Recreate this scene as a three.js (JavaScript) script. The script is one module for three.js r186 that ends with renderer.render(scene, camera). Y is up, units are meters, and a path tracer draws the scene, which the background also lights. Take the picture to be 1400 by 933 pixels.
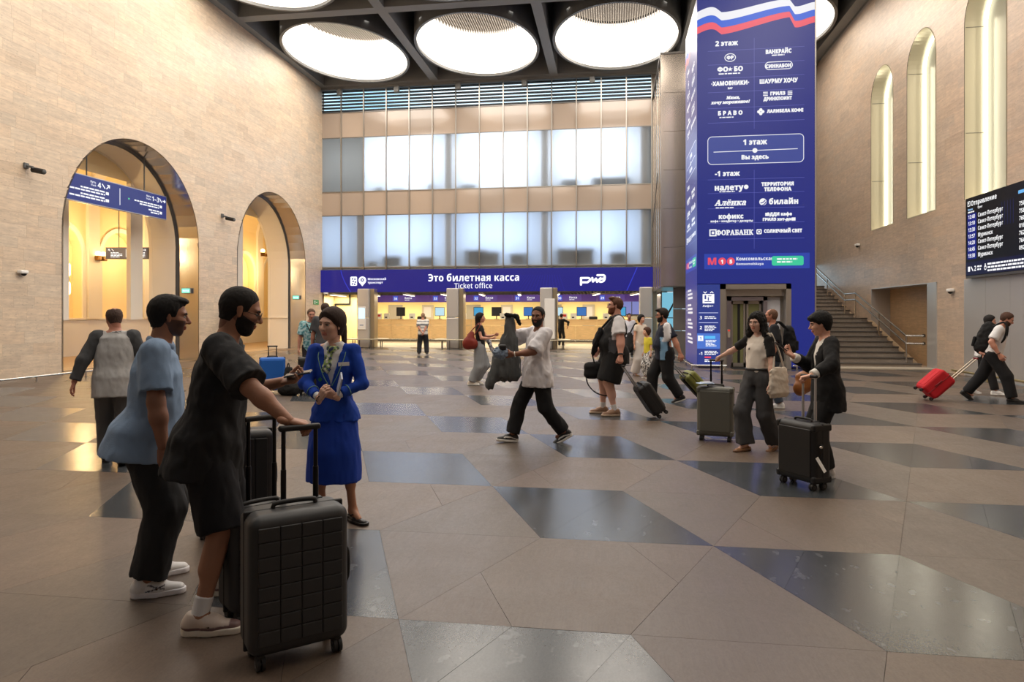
import * as THREE from 'three';
import { RoundedBoxGeometry } from 'three/addons/geometries/RoundedBoxGeometry.js';
import { mergeGeometries } from 'three/addons/utils/BufferGeometryUtils.js';
import { RectAreaLightUniformsLib } from 'three/addons/lights/RectAreaLightUniformsLib.js';
import { createNoise3D } from 'simplex-noise';

// ---------------------------------------------------------------- camera, sky, exposure
const scene = new THREE.Scene();
const camera = new THREE.PerspectiveCamera(2 * Math.atan(466.5 / 940) * 180 / Math.PI, 1400 / 933, 0.05, 200);
camera.position.set(0, 1.65, 0);
camera.rotation.y = Math.atan(138 / 940);
camera.setViewOffset(1400, 933, 0, 35.5, 1400, 933);
const renderer = new THREE.WebGLRenderer({ antialias: true });
renderer.toneMapping = THREE.LinearToneMapping;
renderer.toneMappingExposure = 1.08;
renderer.shadowMap.enabled = true;
RectAreaLightUniformsLib.init();

function mulberry(a) { return () => { a = (a + 0x6d2b79f5) | 0; let t = Math.imul(a ^ (a >>> 15), 1 | a); t = (t + Math.imul(t ^ (t >>> 7), 61 | t)) ^ t; return ((t ^ (t >>> 14)) >>> 0) / 4294967296; }; }
const rnd = mulberry(77);
const rr = (a, b) => a + (b - a) * rnd();
const noise3 = createNoise3D(mulberry(5));
const clamp = (v, a = 0, b = 1) => Math.min(b, Math.max(a, v));
const mix = (a, b, t) => a + (b - a) * t;
const step = (a, b, v) => { const t = clamp((v - a) / (b - a)); return t * t * (3 - 2 * t); };
const RAD = Math.PI / 180;

{ // pale sky with clouds, seen through the louvres
  const w = 128, h = 64, d = new Float32Array(w * h * 4);
  for (let y = 0; y < h; y++) for (let x = 0; x < w; x++) {
    const th = x / w * Math.PI * 2, e = (y / h - 0.5) * Math.PI, px = Math.cos(th) * Math.cos(e), py = Math.sin(e), pz = Math.sin(th) * Math.cos(e);
    const c = step(-0.35, 0.4, noise3(px * 3, py * 6, pz * 3) * 0.7 + noise3(px * 7, py * 14, pz * 7) * 0.4);
    const i = (y * w + x) * 4;
    d[i] = mix(0.3, 0.9, c) * 1.5; d[i + 1] = mix(0.62, 1.0, c) * 1.5; d[i + 2] = mix(0.85, 1.05, c) * 1.5; d[i + 3] = 1;
  }
  const t = new THREE.DataTexture(d, w, h, THREE.RGBAFormat, THREE.FloatType);
  t.mapping = THREE.EquirectangularReflectionMapping; t.magFilter = THREE.LinearFilter; t.needsUpdate = true;
  scene.background = t;
}
const LIGHT = { drum: 5.3, drumGlow: 1.3, strip: 16, rooms: 4.1, corridor: 12, led: 1.0 };

// ---------------------------------------------------------------- helpers
const taken = new Map();
function numbered(name) { const n = taken.get(name) ?? 0; taken.set(name, n + 1); return n ? name + '_' + String(n).padStart(3, '0') : name; }
function shadows(o) { o.castShadow = true; o.receiveShadow = true; return o; }
function tag(o, label, category, group) { o.userData.label = label; if (category) o.userData.category = category; if (group) o.userData.group = group; return o; }
function thing(name, label, category, [x, y, z] = [0, 0, 0], turn = 0, group) {
  const o = new THREE.Group(); o.name = numbered(name); o.position.set(x, y, z); o.rotation.y = turn; scene.add(o); return tag(o, label, category, group);
}
function struct(name, label, geo, m, category = 'room') {
  const o = geo ? new THREE.Mesh(geo, m) : new THREE.Group(); o.name = numbered(name); scene.add(o); shadows(o); tag(o, label, category); o.userData.kind = 'structure'; return o;
}
function part(parent, name, geo, m, pos, rot, label) {
  const o = shadows(new THREE.Mesh(geo, m)); o.name = name; parent.add(o);
  if (pos) o.position.set(...pos); if (rot) o.rotation.set(...rot); if (label) o.userData.label = label; return o;
}
function solo(name, label, category, geo, m, pos, rot, group) { const o = part(scene, numbered(name), geo, m, pos, rot); return tag(o, label, category, group); }
const lin = (r, g, b) => new THREE.Color().setRGB(r, g, b);
const srgb = (r, g, b) => new THREE.Color().setRGB(r / 255, g / 255, b / 255, THREE.SRGBColorSpace);
function M(color, roughness = 0.6, metalness = 0, o = {}) { return new THREE.MeshStandardMaterial({ color, roughness, metalness, ...o }); }
function MP(color, roughness, metalness, o = {}) { return new THREE.MeshPhysicalMaterial({ color, roughness, metalness, ...o }); }
const GLOW = (color, k) => new THREE.MeshStandardMaterial({ color: 0x000000, emissive: color, emissiveIntensity: k, roughness: 0.6 });
const box = (w, h, d, r = 0) => (r ? new RoundedBoxGeometry(w, h, d, 2, Math.min(r, w / 2.01, h / 2.01, d / 2.01)) : new THREE.BoxGeometry(w, h, d));
const at = (g, x, y, z) => g.translate(x, y, z);
const bx = (x0, x1, y0, y1, z0, z1, r = 0) => at(box(Math.abs(x1 - x0), Math.abs(y1 - y0), Math.abs(z1 - z0), r), (x0 + x1) / 2, (y0 + y1) / 2, (z0 + z1) / 2);
const V = (x, y, z) => new THREE.Vector3(x, y, z);
function tube(points, r, seg = 24, rad = 8, closed = false, curve = 'catmullrom') {
  const c = points.length === 2 ? new THREE.LineCurve3(V(...points[0]), V(...points[1])) : new THREE.CatmullRomCurve3(points.map((p) => V(...p)), closed, curve, 0.5);
  return new THREE.TubeGeometry(c, points.length === 2 ? 1 : seg, r, rad, closed);
}
function rod(a, b, r, n = 10) { // capped straight cylinder
  const A = V(...a), B = V(...b), d = B.clone().sub(A), g = new THREE.CylinderGeometry(r, r, d.length(), n);
  g.applyQuaternion(new THREE.Quaternion().setFromUnitVectors(V(0, 1, 0), d.clone().normalize())); const c = A.add(B).multiplyScalar(0.5); return g.translate(c.x, c.y, c.z);
}
function polyline(points, r) { // straight runs with ball joints
  const l = []; points.forEach((p, i) => { if (i) l.push(rod(points[i - 1], p, r)); l.push(at(new THREE.SphereGeometry(r, 10, 8), ...p)); }); return merge(l);
}
const lathe = (pts, n = 24) => new THREE.LatheGeometry(pts.map(([x, y]) => new THREE.Vector2(x, y)), n);
function merge(list) {
  const out = list.map((g) => { const n = g.index ? g.toNonIndexed() : g; for (const k of Object.keys(n.attributes)) if (!['position', 'normal', 'uv', 'color'].includes(k)) n.deleteAttribute(k); n.morphAttributes = {}; return n; });
  const withColor = out.every((g) => g.attributes.color); if (!withColor) out.forEach((g) => g.deleteAttribute('color'));
  return mergeGeometries(out);
}
function extrude(pts, depth, bevel = 0, holes = []) {
  const s = new THREE.Shape(pts.map(([x, y]) => new THREE.Vector2(x, y)));
  for (const h of holes) s.holes.push(new THREE.Path(h.map(([x, y]) => new THREE.Vector2(x, y))));
  return new THREE.ExtrudeGeometry(s, { depth, bevelEnabled: bevel > 0, bevelSize: bevel, bevelThickness: bevel, bevelSegments: 1, curveSegments: 12 });
}
function tex(w, h, f, { srgbMap = true, repeat } = {}) {
  const d = new Uint8Array(w * h * 4);
  for (let y = 0; y < h; y++) for (let x = 0; x < w; x++) { const c = f(x / w, y / h); const i = (y * w + x) * 4; d[i] = clamp(c[0]) * 255; d[i + 1] = clamp(c[1]) * 255; d[i + 2] = clamp(c[2]) * 255; d[i + 3] = 255; }
  const t = new THREE.DataTexture(d, w, h); t.magFilter = THREE.LinearFilter; t.minFilter = THREE.LinearMipmapLinearFilter; t.generateMipmaps = true; t.wrapS = t.wrapT = THREE.RepeatWrapping; t.colorSpace = srgbMap ? THREE.SRGBColorSpace : THREE.NoColorSpace; t.needsUpdate = true;
  if (repeat) t.repeat.set(...repeat); return t;
}
// periodic noise: u, v in 0..1, fu and fv whole periods
function pn(u, v, fu, fv, s = 0) {
  const a = u * Math.PI * 2, b = v * Math.PI * 2, ru = fu / (2 * Math.PI), rv = fv / (2 * Math.PI);
  return 0.5 * (noise3(Math.cos(a) * ru + s, Math.sin(a) * ru, Math.cos(b) * rv) + noise3(Math.sin(b) * rv + s, Math.cos(a) * ru + 9, Math.sin(a) * ru + 4.7));
}
function canvas(w, h, draw, { glow } = {}) {
  const c = document.createElement('canvas'); c.width = w; c.height = h; const x = c.getContext('2d'); draw(x, w, h);
  const t = new THREE.CanvasTexture(c); t.colorSpace = THREE.SRGBColorSpace; t.magFilter = THREE.LinearFilter; return t;
}
function screen(t, k = 1, base = 0x05060a) { return new THREE.MeshStandardMaterial({ color: base, emissive: 0xffffff, emissiveMap: t, emissiveIntensity: k, roughness: 0.35 }); }
function area(w, h, color, intensity, pos, look) {
  const l = new THREE.RectAreaLight(color, intensity, w, h); l.position.set(...pos); l.lookAt(...look); scene.add(l); return l;
}
function point(color, intensity, pos, radius = 3) { const l = new THREE.PointLight(color, intensity, 0, 2); l.position.set(...pos); l.castShadow = true; l.shadow.radius = radius; scene.add(l); return l; }
function txt(x, s, px, py, size, { font = 'sans-serif', bold = true, align = 'left', color = '#fff', stretch = 1, italic = false, stroke = 0 } = {}) {
  x.save(); x.translate(px, py); x.scale(stretch, 1); x.font = (italic ? 'italic ' : '') + (bold ? 'bold ' : '') + size + 'px ' + font; x.textAlign = align; x.textBaseline = 'middle'; x.fillStyle = color; x.fillText(s, 0, 0); if (stroke) { x.strokeStyle = color; x.lineWidth = stroke; x.lineJoin = 'round'; x.strokeText(s, 0, 0); } x.restore();
}
function bars(x, px, py, w, n, lh, color = '#fff', align = 'left') { for (let i = 0; i < n; i++) { const ww = w * (0.6 + 0.4 * Math.abs(Math.sin(i * 2.3 + px))); x.fillStyle = color; let c = align === 'right' ? px - ww : px; const end = c + ww; while (c < end - 1) { const l = Math.min(lh * (1.2 + 2.4 * Math.abs(Math.sin(c * 1.7 + i))), end - c); x.fillRect(c, py + i * lh * 1.6, l, lh * 0.9); c += l + lh * 0.45; } } }
// ---------------------------------------------------------------- common materials
const XL = -15.01, XR = 9.51, ZB = -34, YC = 13.43, ZF = 14;
const brushed = tex(256, 256, (u, v) => { const n = 0.5 + 0.25 * pn(u, v, 3, 90, 2) + 0.15 * pn(u, v, 8, 160, 7); return [n, n, n]; }, { srgbMap: false });
const STEEL = M(srgb(172, 168, 163), 0.3, 0.72, { bumpMap: brushed, bumpScale: 0.0006 });
const STEELDARK = M(srgb(120, 116, 112), 0.35, 0.7);
const STEELPALE = M(srgb(206, 203, 200), 0.34, 0.55, { bumpMap: brushed, bumpScale: 0.0006 });
const CHROME = M(srgb(205, 203, 198), 0.16, 1);
const GREYPAINT = M(srgb(140, 142, 142), 0.75);
const GREYDARK = M(srgb(96, 98, 99), 0.8);
const BLACK = M(srgb(18, 18, 20), 0.5);
const BLACKSOFT = M(srgb(22, 22, 24), 0.85);
const WHITE = M(srgb(232, 230, 226), 0.6);
const PLASTER = M(srgb(226, 220, 210), 0.85);
const CREAM = M(srgb(238, 214, 160), 0.8);

// travertine: horizontal streaks, 1.2 m by 0.9 m of it
const travertine = tex(512, 384, (u, v) => {
  const a = pn(u, v, 2, 11, 1) * 0.5 + pn(u, v, 5, 34, 3) * 0.32 + pn(u, v, 11, 80, 6) * 0.2, p = pn(u, v, 9, 46, 11) > 0.62 ? 0.16 : 0, k = 0.87 + a * 0.12 - p * 0.8;
  return [k * 1.0, k * 0.985, k * 0.955 - Math.max(0, a) * 0.02];
});
const travBump = tex(256, 192, (u, v) => { const n = 0.6 + 0.3 * pn(u, v, 6, 40, 3) - (pn(u, v, 9, 46, 11) > 0.6 ? 0.4 : 0); return [n, n, n]; }, { srgbMap: false });

// ---------------------------------------------------------------- floor: rhombic tumbling-block paving
const SPECK = (s, base, dark, light) => tex(512, 512, (u, v) => {
  const f = pn(u, v, 150, 150, s) * 0.5 + pn(u, v, 256, 256, s + 3) * 0.6, m = pn(u, v, 7, 7, s + 5) * 0.5, l = pn(u, v, 16, 16, s + 8), k = 1 + f * 0.16 + m * 0.07;
  const sp = step(0.52, 0.7, l + pn(u, v, 60, 60, s + 1) * 0.35);
  return [0, 1, 2].map((c) => base[c] * k * (1 - dark * step(0.45, 0.8, f)) + sp * light);
});
const floorRough = tex(512, 512, (u, v) => { const n = 0.8 + 0.08 * pn(u, v, 5, 5, 21) + 0.07 * pn(u, v, 40, 40, 4) + 0.08 * pn(u, v, 130, 130, 4); return [n, n, n]; }, { srgbMap: false });
const stoneMat = (t, r) => new THREE.MeshStandardMaterial({ color: 0xffffff, map: t, vertexColors: true, roughness: r, roughnessMap: floorRough });
const STONES = [
  stoneMat(SPECK(31, [0.24, 0.252, 0.265], 0.2, 0.08), 0.28),
  stoneMat(SPECK(3, [0.372, 0.316, 0.273], 0.35, 0.0), 0.54),
  stoneMat(SPECK(13, [0.354, 0.308, 0.272], 0.35, 0.0), 0.52),
];
const jointMat = M(srgb(66, 60, 55), 0.9);
const floor = struct('floor', 'polished stone floor of brown and dark grey rhombic tiles', bx(XL - 6.6, XR + 1.3, -0.3, -0.006, ZF, -46), jointMat, 'floor');
function prismGeo(poly, y0, y1, uvScale, off, color) { // poly: [x, z] seen from above, anticlockwise
  const pos = [], uv = [], nor = [], col = [], n = poly.length;
  const tri = (a, b, c, nn) => { for (const p of [a, b, c]) { pos.push(...p); nor.push(...nn); uv.push(p[0] * uvScale + off[0], -p[2] * uvScale + off[1]); col.push(...color); } };
  for (let i = 1; i < n - 1; i++) tri([poly[0][0], y1, poly[0][1]], [poly[i][0], y1, poly[i][1]], [poly[i + 1][0], y1, poly[i + 1][1]], [0, 1, 0]);
  for (let i = 0; i < n; i++) { const a = poly[i], b = poly[(i + 1) % n], dx = b[0] - a[0], dz = b[1] - a[1], l = Math.hypot(dx, dz) || 1, nn = [-dz / l, 0, dx / l]; tri([a[0], y0, a[1]], [b[0], y0, b[1]], [b[0], y1, b[1]], nn); tri([a[0], y0, a[1]], [b[0], y1, b[1]], [a[0], y1, a[1]], nn); }
  const g = new THREE.BufferGeometry(); g.setAttribute('position', new THREE.Float32BufferAttribute(pos, 3)); g.setAttribute('normal', new THREE.Float32BufferAttribute(nor, 3)); g.setAttribute('uv', new THREE.Float32BufferAttribute(uv, 2)); g.setAttribute('color', new THREE.Float32BufferAttribute(col, 3)); return g;
}
function clipPoly(poly, f) { // keep f(p) >= 0, f linear
  const out = []; poly.forEach((p, i) => { const q = poly[(i + 1) % poly.length], a = f(p), b = f(q); if (a >= 0) out.push(p); if (a * b < 0) { const t = a / (a - b); out.push([p[0] + (q[0] - p[0]) * t, p[1] + (q[1] - p[1]) * t]); } }); return out;
}
function shrink(poly, e) { const c = poly.reduce((s, p) => [s[0] + p[0] / poly.length, s[1] + p[1] / poly.length], [0, 0]); return poly.map((p) => { const dx = p[0] - c[0], dz = p[1] - c[1], l = Math.hypot(dx, dz) || 1, k = 1 - e / l; return [c[0] + dx * k, c[1] + dz * k]; }); }
{
  const A = [1.24, 0], O = [-0.53, 5.065], all = [];
  const add2 = (p, q, k = 1) => [p[0] + q[0] * k, p[1] + q[1] * k];
  const Bn = [-0.62, -1.465], Bm = [-0.62, 1.465];
  for (let i = -22; i < 26; i++) for (let j = -22; j < 26; j++) {
    const v = [O[0] + 1.86 * (i + j), O[1] + 1.465 * (i - j)];
    if (v[0] < XL - 3 || v[0] > XR + 3 || v[1] < -4 || v[1] > 37) continue;
    for (const [kind, e1, e2] of [[0, A, Bm], [1, A, Bn], [2, Bm, Bn]]) {
      // each rhombus is cut by two joints parallel to its short diagonal
      const P = (a, b) => add2(add2(v, e1, a), e2, b);
      const cutBy = kind === 0 ? [0.5, 1, 1.5] : kind === 1 ? [0.5, 1.5] : [1];
      let last = 0; const full = [P(0, 0), P(1, 0), P(1, 1), P(0, 1)], tone = rr(0.93, 1.07);
      const coord = (p) => { const dx = p[0] - v[0], dz = p[1] - v[1], det = e1[0] * e2[1] - e1[1] * e2[0]; return (dx * e2[1] - dz * e2[0]) / det - (e1[0] * dz - e1[1] * dx) / det + 1; };
      for (const c of [...cutBy, 2]) {
        let poly = clipPoly(clipPoly(full, (p) => coord(p) - last), (p) => c - coord(p)); last = c;
        for (const f of [(p) => p[0] - XL, (p) => XR - p[0], (p) => p[1] + 1, (p) => 33.9 - p[1]]) poly = clipPoly(poly, f);
        if (poly.length < 3) continue;
        const cx = poly.reduce((s, p) => s + p[0], 0) / poly.length, cd = poly.reduce((s, p) => s + p[1], 0) / poly.length;
        let area2 = 0; poly.forEach((p, k) => { const q = poly[(k + 1) % poly.length]; area2 += p[0] * q[1] - q[0] * p[1]; });
        if (Math.abs(area2) < 0.01) continue;
        const ang = Math.abs(Math.atan2(cx, Math.max(cd, 0.01)) + camera.rotation.y), seen = cd > 2.2 && ang < 0.68;
        let q = shrink(poly, 0.0018).map(([x, d]) => [x, -d]); if (area2 > 0 === false) q = q.reverse();
        const t = tone * rr(0.94, 1.06);
        all.push({ q, kind, t, size: seen ? Math.abs(area2) / (cd * cd * cd) : 0 });
      }
    }
  }
  all.sort((a, b) => b.size - a.size);
  const rest = [[], [], []];
  all.forEach((a, i) => {
    const g = prismGeo(a.q, -0.012, rr(-0.0006, 0.0006) * 0.4, 0.45, [rnd(), rnd()], [a.t, a.t * rr(0.985, 1.01), a.t * rr(0.97, 1.02)]);
    if (i < 300) part(floor, ['dark_tile', 'brown_tile', 'brown_tile'][a.kind], g, STONES[a.kind]); else rest[a.kind].push(g);
  });
  rest.forEach((l, k) => { const o = part(floor, ['dark_tile_field', 'brown_tile_field', 'brown_tile_field'][k], merge(l), STONES[k]); o.userData.kind = 'stuff'; });
  const hallFloor = tex(256, 256, (u, v) => { const k = 0.72 + 0.08 * pn(u, v, 60, 60, 2) + 0.05 * pn(u, v, 6, 6, 3); return [k, k * 0.95, k * 0.85]; });
  hallFloor.repeat.set(12, 8);
  part(floor, 'ticket_hall_paving', bx(XL, 9, -0.012, 0, -33.9, -46), M(0xffffff, 0.35, 0, { map: hallFloor }));
}

// ---------------------------------------------------------------- walls of travertine slabs with openings
// opening: {c, r, base, spring} in wall coordinates (u = distance along the hall, v = height); arch=false gives a flat head
function openTop(o, u) { const d = Math.abs(u - o.c); if (d >= o.r) return -1; return o.arch === false ? o.spring : o.spring + Math.sqrt(Math.max(0, o.r * o.r - d * d)) * (o.squash ?? 1); }
function slabPieces(u0, u1, v0, v1, openings) {
  // cut into strips where openings pass; each strip is a polygon of [u, v]
  const o = openings.find((q) => u1 > q.c - q.r && u0 < q.c + q.r && v1 > q.base && v0 < q.spring + q.r);
  if (!o) return [[[u0, v0], [u1, v0], [u1, v1], [u0, v1]]];
  const out = [], L = o.c - o.r, R = o.c + o.r;
  if (u0 < L) out.push([[u0, v0], [Math.min(u1, L), v0], [Math.min(u1, L), v1], [u0, v1]]);
  if (u1 > R) out.push([[Math.max(u0, R), v0], [u1, v0], [u1, v1], [Math.max(u0, R), v1]]);
  const a = Math.max(u0, L), b = Math.min(u1, R);
  if (b > a) {
    if (v0 < o.base) out.push([[a, v0], [b, v0], [b, Math.min(v1, o.base)], [a, Math.min(v1, o.base)]]);
    const n = 12; let run = []; // above the arch
    const flush = () => { if (run.length > 1) { const top = run.map(([u]) => u); const poly = run.map(([u, t]) => [u, Math.max(v0, t)]); out.push([...poly, [top[top.length - 1], v1], [top[0], v1]]); } run = []; };
    for (let i = 0; i <= n; i++) { const u = a + (b - a) * i / n, t = openTop(o, clamp(u, L + 1e-4, R - 1e-4)); if (t < v1 - 1e-3) run.push([u, t]); else { if (run.length) run.push([u, Math.min(v1 - 1e-3, t)]); flush(); if (i < n) { const u2 = a + (b - a) * (i + 1) / n; if (openTop(o, clamp(u2, L + 1e-4, R - 1e-4)) < v1 - 1e-3) run.push([u, v1 - 1e-3]); } } }
    flush();
  }
  return out;
}
function slabWall(wall, side, X, u0, u1, vTop, openings, tint, seenFrom) {
  // side +1: the wall faces +x (left wall); -1: faces -x
  const all = [], H = 0.305;
  for (let r = 0; r * H < vTop; r++) {
    const v0 = r * H, v1 = Math.min(vTop, v0 + H); let u = u0 - rr(0, 0.9);
    while (u < u1) {
      const l = rr(0.55, 1.25), a = Math.max(u, u0), b = Math.min(u + l, u1); u += l; if (b - a < 0.02) continue;
      const e = 0.0009, k = rr(0.945, 1.04) * (rnd() < 0.09 ? rr(0.88, 0.95) : 1), w = rr(-0.025, 0.03), off = [rnd(), rnd()], lift = rr(0, 0.0015);
      const gs = slabPieces(a + e, b - e, v0 + e, v1 - e, openings).map((poly) => {
        const pts = poly.map(([pu, pv]) => [pu, pv]), pos = [], nor = [], uv = [], col = [], xf = X + side * (0.03 + lift), xb = X + side * 0.004;
        const put3 = (p, x) => [x, p[1], -p[0]];
        const tri = (A, B, C, nn) => { const order = side > 0 ? [A, B, C] : [A, C, B]; for (const q of order) { pos.push(...q); nor.push(...nn); uv.push(-q[2] / 1.2 + off[0], q[1] / 0.9 + off[1]); col.push(k * tint[0] * (1 + w), k * tint[1], k * tint[2] * (1 - w)); } };
        const n = pts.length; const tr = n === 4 ? [[0, 1, 2], [0, 2, 3]] : THREE.ShapeUtils.triangulateShape(pts.map((p) => new THREE.Vector2(...p)), []);
        for (const [i, j, m] of tr) tri(put3(pts[i], xf), put3(pts[j], xf), put3(pts[m], xf), [side, 0, 0]);
        for (let i = 0; i < n; i++) { const p = pts[i], q = pts[(i + 1) % n], du = q[0] - p[0], dv = q[1] - p[1], ll = Math.hypot(du, dv) || 1, nn = [0, -du / ll, -dv / ll]; tri(put3(p, xb), put3(q, xb), put3(q, xf), nn); tri(put3(p, xb), put3(q, xf), put3(p, xf), nn); }
        const g = new THREE.BufferGeometry(); g.setAttribute('position', new THREE.Float32BufferAttribute(pos, 3)); g.setAttribute('normal', new THREE.Float32BufferAttribute(nor, 3)); g.setAttribute('uv', new THREE.Float32BufferAttribute(uv, 2)); g.setAttribute('color', new THREE.Float32BufferAttribute(col, 3)); return g;
      });
      if (!gs.length) continue;
      const cu = (a + b) / 2, cv = (v0 + v1) / 2, inView = seenFrom(cu, cv) ? (b - a) / (cu * cu) * gs.length ** 0 : 0;
      all.push({ g: gs.length > 1 ? merge(gs) : gs[0], size: inView });
    }
  }
  all.sort((p, q) => q.size - p.size);
  const m = new THREE.MeshStandardMaterial({ color: 0xffffff, map: travertine, vertexColors: true, roughness: 0.42, bumpMap: travBump, bumpScale: 0.0015 });
  all.slice(0, 300).forEach((t) => part(wall, 'stone_slab', t.g, m));
  const o = part(wall, 'stone_slab_field', merge(all.slice(300).map((t) => t.g)), m); o.userData.kind = 'stuff';
}
function archOutline(o, n = 24, grow = 0) { const p = []; for (let i = 0; i <= n; i++) { const a = Math.PI * i / n; p.push([o.c + (o.r + grow) * Math.cos(a), o.spring + (o.r + grow) * Math.sin(a)]); } return [[o.c + o.r + grow, o.base], ...p, [o.c - o.r - grow, o.base]]; }
const wallCore = M(srgb(160, 138, 116), 0.9);
function wallGeo(side, X, u0, u1, vTop, thick, openings) { // a thick slab in the plane x = X with openings
  const holes = openings.map((o) => (o.arch === false ? [[o.c - o.r, o.base], [o.c - o.r, o.spring], [o.c + o.r, o.spring], [o.c + o.r, o.base]] : [...archOutline(o)].reverse()));
  const g = extrude([[u0, -0.001], [u1, -0.001], [u1, vTop], [u0, vTop]], thick, 0, holes);
  // (u, v, w) -> x = X - side * w, y = v, z = -u
  const p = g.attributes.position; for (let i = 0; i < p.count; i++) { const u = p.getX(i), v = p.getY(i), w = p.getZ(i); p.setXYZ(i, X - side * w, v, -u); }
  if (side > 0) flipFaces(g); g.computeVertexNormals(); return g;
}
function flipFaces(g) { const ng = g.index ? g.toNonIndexed() : g; for (const k of Object.keys(ng.attributes)) { const a = ng.attributes[k], s = a.itemSize, arr = a.array; for (let i = 0; i < a.count; i += 3) for (let c = 0; c < s; c++) { const t = arr[(i + 1) * s + c]; arr[(i + 1) * s + c] = arr[(i + 2) * s + c]; arr[(i + 2) * s + c] = t; } } return ng; }
// a lining strip swept along an opening outline, between x0 and x1
function lining(o, x0, x1, outline) {
  const p = outline ?? archOutline(o), pos = [], uv = []; let run = 0;
  for (let i = 0; i < p.length - 1; i++) { const a = p[i], b = p[i + 1], l = Math.hypot(a[0] - b[0], a[1] - b[1]); const A0 = [x0, a[1], -a[0]], A1 = [x1, a[1], -a[0]], B0 = [x0, b[1], -b[0]], B1 = [x1, b[1], -b[0]]; for (const [q, s, t] of [[A0, 0, run], [B0, 0, run + l], [B1, 1, run + l], [A0, 0, run], [B1, 1, run + l], [A1, 1, run]]) { pos.push(...q); uv.push(s * Math.abs(x1 - x0), t); } run += l; }
  const g = new THREE.BufferGeometry(); g.setAttribute('position', new THREE.Float32BufferAttribute(pos, 3)); g.setAttribute('uv', new THREE.Float32BufferAttribute(uv, 2)); g.computeVertexNormals(); return g;
}

// left wall with two tall arches
const ARCHES = [{ c: 20.05, r: 3.16, base: 0, spring: 4.05 }, { c: 28.9, r: 3.12, base: 0, spring: 4.0 }];
const wallLeft = struct('wall_left', 'tall left wall clad in beige travertine slabs with two arched openings', wallGeo(1, XL, -ZF, 34.3, 13.6, 0.5, ARCHES), wallCore, 'wall');
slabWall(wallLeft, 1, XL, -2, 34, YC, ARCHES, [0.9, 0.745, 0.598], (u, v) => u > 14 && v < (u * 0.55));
// right wall: three slit windows in view, a niche and a steel portal
const SLITS = [27.19, 24.04, 20.34, 16.7].map((d) => ({ c: d - 1.03, r: 1.03, base: 4.78, spring: 9.5 }));
const NICHE = { c: 24.52, r: 2.6, base: 0, spring: 2.63, arch: false };
const PORTAL = { c: 18.1, r: 2.2, base: 0, spring: 2.62, arch: false };
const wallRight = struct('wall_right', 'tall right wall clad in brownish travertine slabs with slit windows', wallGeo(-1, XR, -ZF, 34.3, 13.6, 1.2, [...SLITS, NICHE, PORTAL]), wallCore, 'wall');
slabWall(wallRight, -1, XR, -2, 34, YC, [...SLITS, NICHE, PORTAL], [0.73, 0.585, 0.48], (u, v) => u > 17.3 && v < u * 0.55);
struct('wall_front', 'travertine wall behind the camera', bx(XL - 0.5, XR + 1.2, 0, 13.6, ZF, ZF + 0.4), M(srgb(205, 180, 155), 0.6), 'wall');

// slit windows: cream metal lining, grey back panel, a light line along the far inner edge
const SLITMETAL = M(srgb(224, 216, 192), 0.35, 0.45), SLITBACK = M(srgb(176, 174, 158), 0.4, 0.5), SLITGLOW = GLOW(srgb(255, 250, 225), 2.6);
SLITS.forEach((o, i) => {
  const w = struct('window_' + (i + 1), ['slit window niche with rounded head nearest the back facade', 'slit window niche with rounded head above the stair foot', 'slit window niche with rounded head above the departure board corner', 'slit window niche with rounded head further along the right wall'][i], null, null, 'window');
  const ol = archOutline(o, 24, -0.012), X1 = XR + 0.54;
  part(w, 'lining', lining(o, XR - 0.04, X1, ol), SLITMETAL);
  part(w, 'edge_trim', lining(o, XR - 0.045, XR - 0.03, archOutline(o, 24, -0.02)), STEELDARK);
  part(w, 'sill', bx(XR - 0.035, X1, o.base - 0.02, o.base + 0.012, -(o.c - o.r), -(o.c + o.r)), SLITMETAL);
  const bg = extrude(ol, 0.02); { const p = bg.attributes.position; for (let k = 0; k < p.count; k++) p.setXYZ(k, X1 + p.getZ(k), p.getY(k), -p.getX(k)); bg.computeVertexNormals(); }
  part(w, 'back_panel', bg, SLITBACK);
  for (let s = 0; s < 2; s++) part(w, 'seam', bx(XR + 0.0, X1, 6.6 + s * 2.88, 6.612 + s * 2.88, -(o.c + o.r - 0.022), -(o.c + o.r - 0.01)), STEELDARK);
  const line = []; line.push([X1 - 0.06, o.base + 0.02, -(o.c + o.r - 0.07)]); for (let k = 0; k <= 10; k++) { const a = Math.PI - k / 10 * Math.PI * 0.5; line.push([X1 - 0.06, o.spring + Math.sin(a) * (o.r - 0.07), -(o.c - Math.cos(a) * (o.r - 0.07))]); }
  part(w, 'light_line', tube(line, 0.05, 60, 8, false), SLITGLOW);
  area(0.1, 4.9, srgb(255, 246, 226), 13, [X1 - 0.14, 7.2, -(o.c + o.r - 0.15)], [XR - 0.2, 7.2, -(o.c + o.r - 0.75)]);
});
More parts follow.
